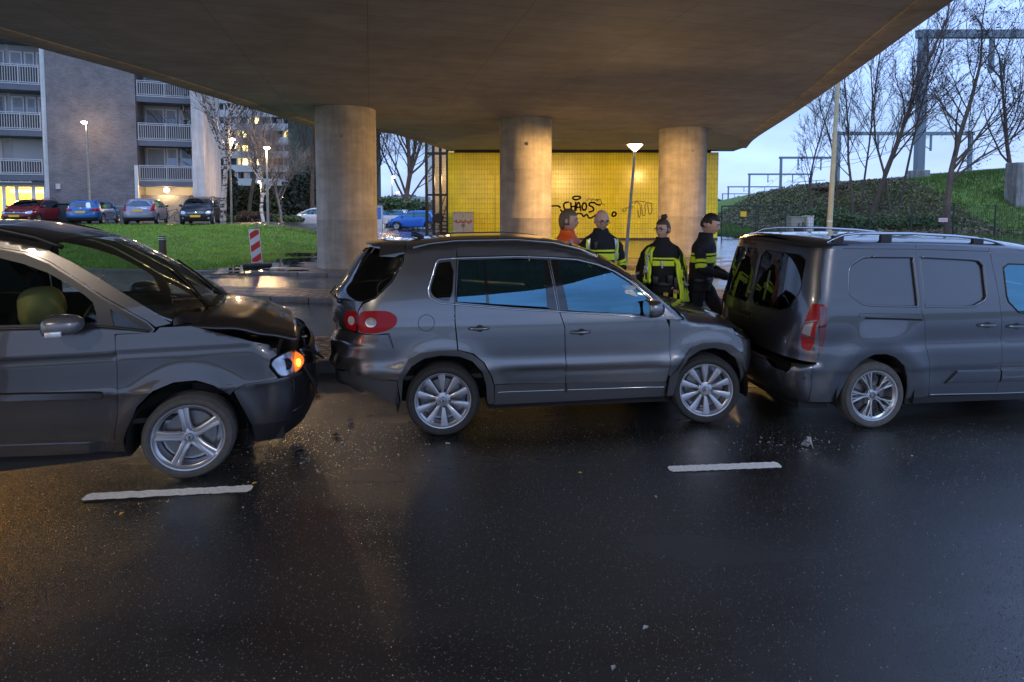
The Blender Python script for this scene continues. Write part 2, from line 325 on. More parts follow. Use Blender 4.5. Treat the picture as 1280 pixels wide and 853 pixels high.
# brick verge between far road and cycle path
PAV=mat('paver',(.15,.125,.105),.45,noise=(9,.4),bump=(60,.4,.003)); PAV2=mat('paver_dark',(.10,.088,.08),.4,noise=(9,.4),bump=(60,.4,.003))
def pavers(name,f,x0,x1,w_,d,rows,z,lim=300,gap=.008,mats=(PAV,PAV2)):
    par=thing(name,None,None); par['kind']='structure'
    mes=[]
    for mt in mats:
        q=MB(); q.bbox(0,w_-gap,0,d-gap,z-.06,z,.006); o=q.build('paver',mt,par,smooth=40); mes.append(o.data); o.location=(x0-w_,f(x0-w_),0)
    cnt=len(mes); cells=[]
    nx=int((x1-x0)/w_)
    for r in range(rows):
        for i in range(nx):
            x=x0+i*w_+(.5*w_ if r%2 else 0); y=f(x)+r*d; cells.append((abs(x+2)*.2+y,x,y,i,r))
    cells.sort(); rest=MB()
    for k,(_,x,y,i,r) in enumerate(cells):
        a=math.atan2(f(x+w_)-f(x),w_); dz=rnd.uniform(-.003,.003)
        if cnt<lim:
            o=bpy.data.objects.new('paver',mes[rnd.randrange(len(mes))]); C.objects.link(o); o.parent=par; o.location=(x,y,dz); o.rotation_euler=(0,0,a); cnt+=1
        else:
            rest.M=Matrix.Translation((x,y,dz))@Matrix.Rotation(a,4,'Z'); rest.mi=rnd.randrange(2); rest.box(0,w_-gap,0,d-gap,z-.06,z)
    if rest.v: rest.M=Matrix(); rest.build('pavers_beyond',list(mats),par,kind='stuff')
pavers('brick_verge',lambda x:K1(x)+.13,-11,7,.20,.385,3,.132)
SAND=mat('joint_sand',(.05,.045,.035),.9,noise=(20,.3))
band('verge_bed',lambda x:K1(x)+.1,lambda x:K1(x)+1.32,.105,SAND)
pavers('paved_median',lambda x:7.43,-4.6,6.5,.21,.106,11,.15,lim=300)
band('median_bed',lambda x:7.4,lambda x:8.62,.118,SAND)
# pavement round the columns and the asphalt path in front of the tiled wall
BP=brickmat('brick_pavement',(.15,.13,.115),(.11,.095,.085),(.045,.04,.035),.21,.105,.010,.4,.6,nz=.35,roughvar=(.12,.6))
def poly_sheet(name,poly,z,mt,kind='structure'):
    m=MB(); m.add([(x,y,z if not callable(z) else z(x,y)) for x,y in poly],[tuple(range(len(poly)))]); return m.build(name,mt,kind=kind)
L=[(pavedge(y),y) for y in (16.0,17,18.5,20.5,23,26,29,31.6)]
pv=[(x,K1(x)+3.7) for x in (-9.3,-7,-4,0,4,8,12,15,18)]
m=MB(); Xn=40; Yn=14; vs=[]
for j in range(Yn+1):
    for i in range(Xn+1):
        x=-9.4+27.4*i/Xn; y0=K1(x)+3.7; y=y0+(21.0-y0)*j/Yn; xl=pavedge(y); x=xl+(18-xl)*i/Xn; y0=K1(x)+3.7; y=y0+(21.0-y0)*j/Yn
        vs.append((x,y,.205))
m.add(vs,[(j*(Xn+1)+i,j*(Xn+1)+i+1,(j+1)*(Xn+1)+i+1,(j+1)*(Xn+1)+i) for j in range(Yn) for i in range(Xn)]); m.build('pavement',BP,kind='structure')
poly_sheet('footpath',[(-8.2,21.0),(30,21.0),(34,27),(34,34.6),(-4.2,34.6),(-5.2,29),(-5.9,24.5),(-7.3,22)],.209,PATHM)
# puddles along the lawn edge
WAT=mat('puddle_water',(.02,.02,.02),.03,spec=.8)
def puddle(cx,cy,rx,ry,z,seed):
    r=random.Random(seed); ph=[r.random()*6 for _ in range(5)]
    poly=[]
    for k in range(48):
        a=2*PI*k/48; q=1+.22*math.sin(2*a+ph[0])+.18*math.sin(3*a+ph[1])+.12*math.sin(5*a+ph[2])+.07*math.sin(9*a+ph[3]); poly.append((cx+rx*q*math.cos(a),cy+ry*q*math.sin(a)))
    m=MB(); m.add([(x,y,z) for x,y in poly],[tuple(range(48))]); m.build('puddle',WAT,kind='structure')
for i,(px,py,rx,ry) in enumerate([(300,337,.75,.45),(330,333,.9,.35),(352,329,.8,.5),(372,325,.9,.6),(280,341,.6,.3),(395,318,1.0,.8),(345,338,.8,.3)]):
    p=at(px,py,10); d=p-Vector((0,0,CH)); t=(.21-CH)/d.z; puddle(d.x*t,d.y*t,rx,ry,.2125+i*.0006,i+3)
# car-park road behind the lawn
m=MB(); n=40; vs=[]; ysr=[(-60+i*1.5) for i in range(n+1)]
def cpy(x): return 33.2-.20*(x+20) if x<-9 else 31.0+.6*(x+9)
for x in ysr:
    for k in range(13): 
        y=cpy(x)+k*1.0+(.5 if k==12 else 0); vs.append((x,y,height(x,y)+.035))
m.add(vs,[(i*13+k,(i+1)*13+k,(i+1)*13+k+1,i*13+k+1) for i in range(n) for k in range(12)])
m.build('car_park_road',asphalt('car_park_asphalt',.07,pud=(.45,.8),rl=.12,rh=.5),kind='structure')
m=MB(); vs=[]
for i in range(40):
    x=-26+i*1.0
    for k in range(9): y=43+k*1.2; vs.append((x,y,height(x,y)+.03))
m.add(vs,[(i*9+k,(i+1)*9+k,(i+1)*9+k+1,i*9+k+1) for i in range(39) for k in range(8)]); m.build('side_street',MATS.get('x') or asphalt('street_asphalt',.08,pud=(.45,.8),rl=.12,rh=.5),kind='structure')
# ---- lane markings ----
WM=mat('road_paint',(.88,.87,.83),.5,noise=(45,.25),bump=(90,.5,.003))
for a,b in (((-3.21,4.16),(-2.01,4.29)),((1.30,4.61),(2.26,4.69)),((5.8,5.05),(7.6,5.22)),((-7.2,3.8),(-5.6,3.93))):
    dx,dy=b[0]-a[0],b[1]-a[1]; Ln=math.hypot(dx,dy); nx,ny=-dy/Ln*.055,dx/Ln*.055
    m=MB(); k=46; vs=[]
    for q in range(k+1):
        u=q/k; j=rnd.uniform(.84,1.06)*(1 if 0<q<k else .6); vs+=[(a[0]+dx*u-nx*j,a[1]+dy*u-ny*j,.004),(a[0]+dx*u+nx*j,a[1]+dy*u+ny*j,.004)]
    m.add(vs,[(2*q,2*q+2,2*q+3,2*q+1) for q in range(k)]); m.build('lane_marking',WM,kind='structure')
# loose chippings and exposed aggregate that sparkle in the near lane
rg=random.Random(12); cv=[];cf=[];cm=[]
for i in range(46000):
    y=1.6+4.0*rg.random()**1.15; x=(rg.random()-.5)*2*(y*.95+.6); s_=rg.uniform(.0016,.0048); a=rg.random()*6.3; k=len(cv)
    cv+=[(x+s_*math.cos(a),y+s_*math.sin(a),.0005),(x+s_*math.cos(a+2.1),y+s_*math.sin(a+2.1),.0005),(x+s_*math.cos(a+4.2),y+s_*math.sin(a+4.2),.0005),(x+s_*rg.uniform(-.4,.4),y+s_*rg.uniform(-.4,.4),s_*.8)]
    cf+=[(k,k+1,k+3),(k+1,k+2,k+3),(k+2,k,k+3)]; q=rg.random(); cm+=[0 if q<.70 else (1 if q<.97 else 2)]*3
m=MB(); m.v=cv;m.f=cf;m.m=cm; o=m.build('road_chippings',[mat('chip_dark',(.05,.05,.05),.3),mat('chip_grey',(.14,.135,.125),.3),mat('chip_pale',(.42,.40,.34),.35)],kind='stuff'); tag(o,'fine stone chippings showing in the wet asphalt surface','gravel')
# ---- viaduct ----
via=thing('railway_viaduct','broad concrete railway viaduct overhead with a dark flat soffit','viaduct')
SOFF=concrete('soffit_concrete',(.34,.32,.29),.85,streak=False,form=(2.4,.45,(0,0,R(-14))),amt=.22)
left=[(-19,-28),(-14.5,-10),(-11.2,0),(-9.6,6),(-9.0,10.17),(-8.45,13.1),(-8.04,17),(-7.55,22.3),(-7.35,23.3),(-5.1,23.3),(-4.3,27),(-3.5,31.3)]
left=chaik(left,1,False,.2)
right=[(12.3,30.2),(10.9,26),(9.1,18.6),(7.6,13),(6.31,8.4),(4.6,1.8),(4.1,0),(2.9,-1.7),(1.2,-3.0),(-1.2,-4.4),(-3.2,-7.5),(-5.5,-14),(-9,-28)]
right=chaik(right,2,False,.2)
outl=left+[(-3.6,32.6),(12.6,32.6)]+right
m=MB(); m.prism(outl,5.18,5.75); m.build('deck_slab',SOFF,via)
def edgebeam(pts,s,name):
    m=MB(); rings=[]
    for i,p in enumerate(pts):
        a=Vector(pts[max(i-1,0)]);b=Vector(pts[min(i+1,len(pts)-1)]); t=(b-a).normalized(); nrm=Vector((-t.y,t.x))*s
        p=Vector(p); o=p-nrm*.06; i_=p+nrm*.42; g=p+nrm*.36
        rings.append([(o.x,o.y,5.13),(o.x,o.y,6.75),(p.x+nrm.x*.12,p.y+nrm.y*.12,6.75),(i_.x,i_.y,5.77),(i_.x,i_.y,5.16),(g.x,g.y,5.13)])
    m.loft(rings); return m.build(name,SOFFE,via,smooth=30)
SOFFE=concrete('edge_beam_concrete',(.30,.28,.25),.85,amt=.3)
edgebeam(left,-1,'edge_beam'); edgebeam(right,-1,'edge_beam')
m=MB(); m.box(-3.2,11.0,31.62,31.9,5.02,5.178); m.build('bearing_joint_strip',mat('dark_joint',(.02,.02,.02),.9),via)  # dark strip in the joint between tiled wall and soffit
COL=concrete('column_concrete',(.42,.37,.30),.8,amt=.32)
for i,(x,y,lab) in enumerate(((-5.27,18.2,'round concrete column on the left beside the red and white barrier board'),(.49,20.5,'round concrete column in the middle rising behind the roof of the grey SUV'),(6.86,23.0,'round concrete column on the right behind the two walking officers'))):
    c=thing('column',lab,'column',(x,y,0),0,'concrete columns under the viaduct')
    m=MB(); m.lathe([(.93,.15),(.93,1.7),(.933,1.705),(.933,1.715),(.93,1.72),(.93,3.4),(.933,3.405),(.933,3.415),(.93,3.42),(.93,5.178)],72); m.build('shaft',COL,c,smooth=40)
    m=MB(); a=-PI/2+(.15 if i==0 else .05 if i==1 else .1); m.M=Matrix.Rotation(a,4,'Z'); m.lathe([(.06,-.015),(.06,.0),(.045,.01),(.02,.012),(0,.012)],16,'y',(0,0,0)); 
    pl=m.build('survey_marker',mat('marker_metal',(.18,.14,.10),.5,.6),c,smooth=40); pl.location=(.93*math.cos(a)*1.0,.93*math.sin(a)*1.0,4.25); 
# ---- abutment with yellow tiles ----
TILE=brickmat('yellow_tile',(.80,.70,.012),(.74,.66,.012),(.36,.31,.03),.152,.275,.010,.22,.5,offs=0,rot=(R(90),0,0),nz=.14)
ab=thing('tiled_abutment','yellow tiled abutment wall with black graffiti below the viaduct','wall',(0,31.7,0))
m=MB(); m.box(-3.55,11.45,0,1.2,.15,5.05); m.build('tiled_face',TILE,ab)
m=MB(); m.box(-3.57,11.47,-.03,0.02,.15,.30); m.build('plinth',mat('dark_plinth',(.05,.05,.05),.7),ab)
m=MB(); m.box(-3.5,11.4,1.2,6,.15,5.1); m.build('abutment_core',SOFFE,ab)
GRAF=mat('graffiti_paint',(.012,.012,.012),.5)
def graffiti(lab,strokes,mt,w_=.03,off=(0,0)):
    m=MB()
    for st in strokes:
        P=[]
        st=chaik(st,2,False)
        for (u,v) in st:
            p=at(680+u/5.33,240+v/5.33,31.7); P.append(Vector((p.x,31.688,p.z)))
        for a,b in zip(P,P[1:]):
            d=(b-a); 
            if d.length<1e-5: continue
            n_=Vector((-d.z,0,d.x)).normalized()*w_
            m.add([a-n_-d.normalized()*w_*.5,b-n_+d.normalized()*w_*.5,b+n_+d.normalized()*w_*.5,a+n_-d.normalized()*w_*.5],[(0,1,2,3)])
    o=m.build('graffiti',mt,None); o.location=(0,-31.7,0); o.parent=ab; o['label']=lab
    o['kind']='stuff'
# CHAOS tag
graffiti('black graffiti tag reading CHAOS with a halo',[
 [(165,68),(135,72),(128,100),(150,125),(178,112)],[(178,72),(182,125)],[(212,68),(205,125)],[(180,100),(212,95)],
 [(212,125),(222,75),(236,68),(245,128)],[(218,105),(245,100)],[(262,75),(252,100),(262,125),(280,118),(285,90),(272,72),(258,78)],
 [(335,72),(305,70),(298,92),(325,100),(335,125),(300,135)],[(335,72),(352,85),(375,88)],
 [(192,40),(200,30),(240,30),(245,42),(215,55),(196,50),(192,40)],[(205,150),(250,140),(262,170),(285,145),(300,180),(330,165),(352,150)],[(50,95),(95,92),(108,105)],[(110,120),(120,130)],
 [(452,160),(458,135),(478,135),(480,155),(462,165),(452,158)]],GRAF,.046)
graffiti('thin faded graffiti scrawl',[[(285,60),(300,40),(318,62),(325,42),(345,60),(352,44),(362,66)],[(350,60),(372,45),(385,70),(372,90),(352,80)],[(380,75),(405,90)],
 [(545,105),(522,118),(530,135),(545,125),(548,105),(600,100)],[(600,80),(620,62),(640,80),(645,150),(630,178),(625,120)],[(650,85),(655,165),(680,150),(668,85),(690,78)],[(690,85),(700,160),(722,130),(715,82)],[(575,85),(600,60),(650,62),(725,80)]],mat('thin_graffiti',(.10,.09,.01),.5),.018)
# ================= CARS =================
def inpoly(p,poly):
    x,y=p; c=False; j=len(poly)-1
    for i in range(len(poly)):
        xi,yi=poly[i]; xj,yj=poly[j]
        if (yi>y)!=(yj>y) and x<(xj-xi)*(y-yi)/(yj-yi)+xi: c=not c
        j=i
    return c
def resample(poly,sp):
    out=[]
    n=len(poly)
    for i in range(n):
        a=Vector(poly[i]); b=Vector(poly[(i+1)%n]); L=(b-a).length; k=max(1,int(math.ceil(L/sp)))
        for q in range(k): out.append(tuple(a+(b-a)*q/k))
    return out
def circ(cx,cz,r,n=24,rz=None):
    rz=r if rz is None else rz
    return [(cx+r*math.cos(2*PI*k/n),cz+rz*math.sin(2*PI*k/n)) for k in range(n)]
def tri2d(poly,holes,sp):
    loops=[resample(poly,sp)]+[resample(h,sp) for h in holes]
    vs=[];es=[]
    for L in loops:
        n0=len(vs); vs+=[Vector(p) for p in L]; es+=[(n0+i,n0+(i+1)%len(L)) for i in range(len(L))]
    xs=[p[0] for p in poly]; ys=[p[1] for p in poly]
    bd=[(v.x,v.y) for v in vs]; d2=(sp*.55)**2
    cell={}
    for p in bd: cell.setdefault((int(p[0]//sp),int(p[1]//sp)),[]).append(p)
    i=0; y=min(ys)+sp*.5
    while y<max(ys):
        x=min(xs)+sp*(.5 if i%2 else .1)
        while x<max(xs):
            if inpoly((x,y),poly) and not any(inpoly((x,y),h) for h in holes):
                cx,cy=int(x//sp),int(y//sp)
                if all((p[0]-x)**2+(p[1]-y)**2>d2 for a in (-1,0,1) for b in (-1,0,1) for p in cell.get((cx+a,cy+b),())):
                    vs.append(Vector((x,y)))
            x+=sp
        y+=sp*.87; i+=1
    r=geo.delaunay_2d_cdt(vs,es,[],0,1e-6)
    V=[(v.x,v.y) for v in r[0]]; F=[]
    for f in r[2]:
        c=(sum(V[k][0] for k in f)/len(f),sum(V[k][1] for k in f)/len(f))
        if inpoly(c,poly) and not any(inpoly(c,h) for h in holes): F.append(tuple(f))
    return V,F
class Body:
    def __init__(s,W,S,T,Xr,Xf,h=.1,rr=.3,rf=.35,n=2.6,m=2.2,feats=(),plan=.012,xm=.9,hT=None,mr=None):
        s.W=W;s.S=Curve1(S);s.T=Curve1(T);s.Xr=Curve1(Xr);s.Xf=Curve1(Xf);s.h=h;s.rr=rr;s.rf=rf;s.n=n;s.m=m;s.feats=feats;s.plan=plan;s.xm=xm;s.hT=Curve1(hT) if hT else None; s.mr=mr or m
    def Y(s,x,z):
        a=s.W*s.S(z)*(1-s.plan*(x-s.xm)**2)
        for f in s.feats: a+=f(x,z)
        t=s.T(x); h=s.hT(x) if s.hT else s.h
        if z>t-h:
            u=(z-(t-h))/h
            if u>=1: return 0
            a*=(1-u**2.2)**(1/2.8)
        xr=s.Xr(z)
        if x<xr+s.rr:
            u=(xr+s.rr-x)/s.rr
            if u>=1: return 0
            a*=(1-u**s.mr)**(1/s.n)
        xf=s.Xf(z)
        if x>xf-s.rf:
            u=(x-xf+s.rf)/s.rf
            if u>=1: return 0
            a*=(1-u**s.m)**(1/s.n)
        return max(a,0)
    def Z(s,x,y):
        y=abs(y); hi=s.T(x); lo=hi-(s.hT(x) if s.hT else s.h)-.25
        if s.Y(x,lo)<y: return lo
        for _ in range(18):
            m_=(lo+hi)/2
            if s.Y(x,m_)>y: lo=m_
            else: hi=m_
        return lo
    def XR(s,y,z):
        y=abs(y); lo=s.Xr(z); hi=lo+s.rr
        for _ in range(18):
            m_=(lo+hi)/2
            if s.Y(m_,z)>y: hi=m_
            else: lo=m_
        return hi
    def XF(s,y,z):
        y=abs(y); hi=s.Xf(z); lo=hi-s.rf
        for _ in range(18):
            m_=(lo+hi)/2
            if s.Y(m_,z)>y: lo=m_
            else: hi=m_
        return lo
    warp=None
    def P(s,kind,a,b,off=0,side=1):
        p=s.P0(kind,a,b,off,side)
        return s.warp(p) if s.warp else p
    def P0(s,kind,a,b,off=0,side=1):
        if kind=='side': return Vector((a,-side*(s.Y(a,b)+off),b))
        if kind=='top': return Vector((a,b,s.Z(a,b)+off))
        if kind=='rear': return Vector((s.XR(a,b)-off,a,b))
        return Vector((s.XF(a,b)+off,a,b))
def panel(B,name,kind,poly,mat_,parent,off=0,depth=.02,sp=.05,holes=(),sides=(1,),label=None,dent=None):
    V,F=tri2d(poly,list(holes),sp); out=[]
    # boundary edges
    ec={}
    for f in F:
        for i in range(3):
            a,b=f[i],f[(i+1)%3]; k=(min(a,b),max(a,b)); ec[k]=(a,b) if k not in ec else None
    bd=[e for e in ec.values() if e]
    for sd in sides:
        DF=dent or (lambda p:p); P=[DF(B.P(kind,a,b,off,sd)) for a,b in V]; h_=.004; NR=[]
        ow={'side':Vector((0,-sd,0)),'top':Vector((0,0,1)),'rear':Vector((-1,0,0)),'front':Vector((1,0,0))}[kind]
        ca=sum(q[0] for q in V)/len(V); cb=sum(q[1] for q in V)/len(V)
        for (a,b),p0 in zip(V,P):
            ha=h_ if a<ca else -h_; hb_=h_ if b<cb else -h_
            n_=(DF(B.P(kind,a+ha,b,off,sd))-p0).cross(DF(B.P(kind,a,b+hb_,off,sd))-p0)
            n_=n_.normalized() if n_.length>1e-12 else ow.copy()
            if n_.dot(ow)<0: n_=-n_
            NR.append(n_)
        D={'side':Vector((0,sd,0)),'top':Vector((0,0,-1)),'rear':Vector((1,0,0)),'front':Vector((-1,0,0))}[kind]
        vs=list(P); flip=(kind=='rear' or (kind=='side' and sd==-1)); fs=[f[::-1] for f in F] if flip else list(F); idx={}
        if depth:
            # small rounded lip then the return flange
            for e in bd:
                for q in e:
                    if q not in idx:
                        idx[q]=len(vs); vs+= [P[q]+D*.002, P[q]+D*depth]; NR+=[NR[q],NR[q]]
            for a,b in bd:
                i,j=idx[a],idx[b]; q1=(b,a,i,j); q2=(j,i,i+1,j+1); fs.append(q1[::-1] if flip else q1); fs.append(q2[::-1] if flip else q2)
        me=bpy.data.meshes.new(name); me.from_pydata([tuple(v) for v in vs],[],fs); me.materials.append(mat_)
        me.polygons.foreach_set('use_smooth',[True]*len(fs)); me.update()
        if len(NR)==len(me.vertices): me.normals_split_custom_set_from_vertices([tuple(q) for q in NR])
        o=bpy.data.objects.new(name,me); C.objects.link(o); o.parent=parent
        if label: o['label']=label
        out.append(o)
    return out
def strip(B,name,kind,pts,r,mat_,parent,off=.0,sides=(1,),closed=False,n=6,sp=.04,flat=None):
    if closed: pts=list(pts)+[pts[0]]
    P=[]
    for a,b in zip(pts,pts[1:]):
        L=math.hypot(b[0]-a[0],b[1]-a[1]); k=max(1,int(L/sp)); P+=[(a[0]+(b[0]-a[0])*q/k,a[1]+(b[1]-a[1])*q/k) for q in range(k)]
    P.append(pts[-1])
    for sd in sides:
        m=MB(); m.tube([B.P(kind,a,b,off,sd) for a,b in P],r,n); m.build(name,mat_,parent,smooth=180)
BLK=mat('black_plastic',(.012,.012,.013),.45); GBLK=mat('gloss_black',(.006,.006,.007),.08,coat=1)
RUB=mat('tyre_rubber',(.022,.022,.022),.75,noise=(30,.35)); CHR=mat('chrome',(.75,.75,.77),.12,1); ALU=mat('alloy',(.46,.47,.50),.30,.75,coat=.4)
DARKALU=mat('dark_alloy',(.05,.05,.055),.35,.8); LENS=glass('lamp_lens',(.92,.92,.92),1.5); REFL=mat('lamp_reflector',(.45,.46,.50),.18,1)
REDL=mat('red_lens',(.30,.003,.006),.22,spec=.25); REDD=mat('dark_red_lens',(.10,.003,.006),.07,coat=1)
CLOTHS=mat('seat_cloth',(.02,.02,.022),.9); LEATH=mat('dashboard_plastic',(.025,.025,.025),.6)
SGLASS=glass('tinted_window',(.42,.50,.50),2.9,gl=(.35,.78,1.0)); DGLASS=glass('privacy_window',(.10,.11,.11),1.7); WGLASS=glass('windscreen_glass',(.72,.80,.76),1.6)
YPL=mat('yellow_plate',(.8,.5,.02),.4); ORL=mat('indicator_bulb',(1,.3,.02),.3,emit=(1,.30,.02),es=7)
def emblem_vw(m,c,r,t,axis_y):   # ring with the letters V over W
    cx,cy,cz=c
    def P(a,b): return (cx+a*r,cy,cz+b*r)
    m.tube([P(math.cos(2*PI*k/20),math.sin(2*PI*k/20)) for k in range(21)],t,5,False)
    m.tube([P(-.42,.85),P(0,.08),P(.42,.85)],t,5); m.tube([P(-.85,.42),P(-.38,-.78),P(0,.0),P(.38,-.78),P(.85,.42)],t,5)
def wheel(parent,x,y,z,R_,wid,rim,style,steer=0,side=1,tyremat=None,scl=1):
    """wheel centred at (x,y,z); outer face at y = -side*wid/2 from the centre"""
    wr=bpy.data.objects.new('wheel',None); C.objects.link(wr); wr.parent=parent; wr.location=(x,y,z); wr.rotation_euler=(0,0,steer+(0 if side==1 else PI)); wr.empty_display_size=.1
    hw=wid/2; m=MB()
    pr=[(rim,-hw*.86),(rim+.012,-hw*.97),(rim+(R_-rim)*.35,-hw*1.04),(rim+(R_-rim)*.7,-hw*1.0),(R_-.018,-hw*.88),(R_-.004,-hw*.74)]
    for g in (-.5,-.17,.17,.5):
        pr+=[(R_,hw*(g*1.0-.13)),(R_-.007,hw*(g-.035+.0)),(R_-.007,hw*(g+.035)),(R_,hw*(g+.13))]
    pr+=[(R_-.004,hw*.74),(R_-.018,hw*.88),(rim+(R_-rim)*.5,hw*1.02),(rim,hw*.86)]
    m.lathe(pr,56,'y'); m.build('tyre',tyremat or RUB,wr,smooth=35)
    m=MB(); m.lathe([(rim+.004,-hw*.90),(rim+.003,-hw*.95),(rim-.008,-hw*.93),(rim-.014,-hw*.80),(rim-.03,-hw*.70),(rim-.035,hw*.8)],48,'y')
    m.lathe([(0,hw*.3),(rim-.04,hw*.3)],24,'y'); 
    m.build('rim',ALU if style!='dark' else DARKALU,wr,smooth=40)
    m=MB(); m.lathe([(.0,-.01),(rim*.72,-.01),(rim*.72,.012),(0,.012)],32,'y'); m.build('brake_disc',mat('brake_disc',(.25,.24,.23),.4,.9),wr,smooth=30)
    yo=-hw*.80; ra=rim-.006
    def spoke(pts_w,name='spoke',mt=ALU,ang=0,yy=0):
        # pts_w: (r, half width, y, lateral offset)
        mm=MB(); rings=[]
        for r,hwid,yp,lo in pts_w:
            c,s_=math.cos(ang),math.sin(ang)
            def T(u,v,w_): return (u*c-v*s_, w_, u*s_+v*c)
            rings.append([T(r,lo-hwid,yp+.028),T(r,lo-hwid,yp+.004),T(r,lo-hwid*.6,yp),T(r,lo+hwid*.6,yp),T(r,lo+hwid,yp+.004),T(r,lo+hwid,yp+.028)])
        mm.loft(rings); mm.build(name,mt,wr,smooth=25)
    if style=='five':
        for k in range(5):
            a=PI/2+.18+k*2*PI/5
            for s2 in (0,):
                mm=MB(); rings=[]
                c,s_=math.cos(a),math.sin(a)
                def T(u,v,w_): return (u*c-v*s_, w_, u*s_+v*c)
                for r,hw2,yp in ((.035,.040,yo+.012),(.07,.036,yo+.006),(.11,.031,yo+.0),(.17,.033,yo+.002),(ra,.044,yo+.006)):
                    rings.append([T(r,-hw2,yp+.035),T(r,-hw2,yp+.004),T(r,-hw2*.75,yp-.001),T(r,-hw2*.3,yp-.0),T(r,0,yp+.009),T(r,hw2*.3,yp),T(r,hw2*.75,yp-.001),T(r,hw2,yp+.004),T(r,hw2,yp+.035)])
                mm.loft(rings); mm.build('spoke',ALU,wr,smooth=25)
        hubr=.075
    elif style=='ten':
        for k in range(10):
            a=PI/2+k*2*PI/10+.05
            spoke([(.045,.013,yo+.020,0),(.09,.014,yo+.012,.0),(.15,.023,yo+.003,.0),(ra,.036,yo+.0,.0)],ang=a)
        hubr=.07
    elif style=='ysplit':
        for k in range(5):
            a=PI/2+k*2*PI/5+.35
            for q in (-1,1):
                spoke([(.04,.009,yo+.012,q*.010),(.10,.008,yo+.008,q*.014),(.135,.009,yo+.004,q*.026),(ra,.011,yo+.002,q*.062)],ang=a)
                spoke([(.125,.007,yo+.010,q*.024),(.16,.006,yo+.008,q*.022),(ra,.008,yo+.006,q*.018)],ang=a)
                spoke([(.10,.006,yo+.014,q*.018),(.15,.006,yo+.012,q*.060),(ra*.93,.008,yo+.008,q*.098)],ang=a,mt=DARKALU)
        hubr=.06
    else:
        for k in range(5):
            spoke([(.03,.02,yo+.02,0),(ra,.035,yo+.01,0)],ang=PI/2+k*2*PI/5,mt=ALU)
        hubr=.06
    m=MB(); m.lathe([(hubr,yo+.04),(hubr,yo+.016),(hubr*.8,yo+.010),(0,yo+.010)],24,'y'); m.build('hub',ALU,wr,smooth=35)
    for k in range(5):
        a=PI/2+k*2*PI/5+PI/5+(.18 if style=='five' else .35 if style=='ysplit' else .15); rb=hubr*.78+.008
        m=MB(); m.lathe([(.0115,.0),(.0115,-.004),(.008,.004),(0,.004)],10,'y',(rb*math.cos(a),yo+.009,rb*math.sin(a))); m.build('wheel_bolt',GBLK,wr)
    m=MB(); m.lathe([(.033,yo+.012),(.032,yo+.004),(.028,yo+.0015),(0,yo+.001)],20,'y'); m.build('hub_cap',mat('cap_grey',(.14,.14,.15),.3,.6),wr,smooth=40)
    m=MB()
    if style in('five','ten'): emblem_vw(m,(0,yo-.0005,0),.024,.0022,1)
    elif style=='ysplit':
        m.tube([(-.018,yo,-.004),(0,yo,.012),(.018,yo,-.004)],.0025,5); m.tube([(-.018,yo,-.016),(0,yo,0),(.018,yo,-.016)],.0025,5)
    if m.v: m.build('emblem',CHR,wr)
    return wr
def arcliner(B,parent,cx,cz,r,y0,y1,z0=.15):
    m=MB(); n=18; rings=[]
    for y in (y0,y1):
        rings.append([(cx+r*math.cos(PI*(-.08+1.16*k/n)),y,cz+r*math.sin(PI*(-.08+1.16*k/n))) for k in range(n+1)])
    m.loft(rings,False,False)
    m.add([(cx+r*math.cos(PI*(-.08+1.16*k/n)),y1,cz+r*math.sin(PI*(-.08+1.16*k/n))) for k in range(n+1)],[tuple(range(n+1))])
    m.build('wheel_arch_liner',mat('arch_liner',(.008,.008,.008),.9),parent)
def seat(parent,x,y,z,h=.62,rest=True):
    m=MB(); m.bbox(x-.25,x+.25,y-.24,y+.24,z,z+.16,.05)
    m.M=Matrix.Translation((x-.22,y,z+.1))@Matrix.Rotation(-.28,4,'Y'); m.bbox(-.07,.07,-.23,.23,0,h,.05); m.M=Matrix()
    s=m.build('seat',CLOTHS,parent,smooth=50)
    if rest:
        m=MB(); m.M=Matrix.Translation((x-.22,y,z+.1))@Matrix.Rotation(-.28,4,'Y'); m.bbox(-.05,.055,-.13,.13,h+.03,h+.22,.045); m.tube([(0,-.05,h-.02),(0,-.05,h+.05)],.008); m.tube([(0,.05,h-.02),(0,.05,h+.05)],.008)
        m.build('headrest',CLOTHS,s,smooth=50)
def interior(B,parent,x0,x1,zf,zb,seats,dash=None):
    m=MB(); hw=B.W-.13
    m.box(x0,x1,-hw,hw,zf-.04,zf); m.build('floor',LEATH,parent)
    for s in seats: seat(parent,*s)
    if dash:
        x,zt=dash; m=MB(); m.bbox(x-.25,x+.55,-hw+.05,hw-.05,zf+.25,zt,.06); d=m.build('dashboard',LEATH,parent,smooth=40)
        m=MB(); c=Vector((x-.42,.36,zt-.02)); ax=Matrix.Translation(c)@Matrix.Rotation(-1.1,4,'Y')
        m.M=ax; m.tube([(.185*math.cos(2*PI*k/24),.185*math.sin(2*PI*k/24),0) for k in range(25)],.015,8,False); m.tube([(-.17,0,0),(.17,0,0)],.02); m.cyl((0,0,-.03),.06,.05); m.tube([(0,0,-.02),(0,0,-.3)],.03)
        m.build('steering_wheel',BLK,d,smooth=50)
def underbody(B,parent,x0,x1,z0,z1,arches,hw=None):
    m=MB(); hw=(hw or B.W)-.10; xs=[x0]
    for cx,r in arches: xs+=[cx-r,cx+r]
    xs.append(x1)
    for i in range(0,len(xs),2): m.box(xs[i],xs[i+1],-hw,hw,z0,z1)
    for cx,r in arches: m.box(cx-r-.001,cx+r+.001,-hw+.30,hw-.30,z0+.01,z1-.01)
    m.build('underbody',mat('underbody',(.01,.01,.01),.85),parent)
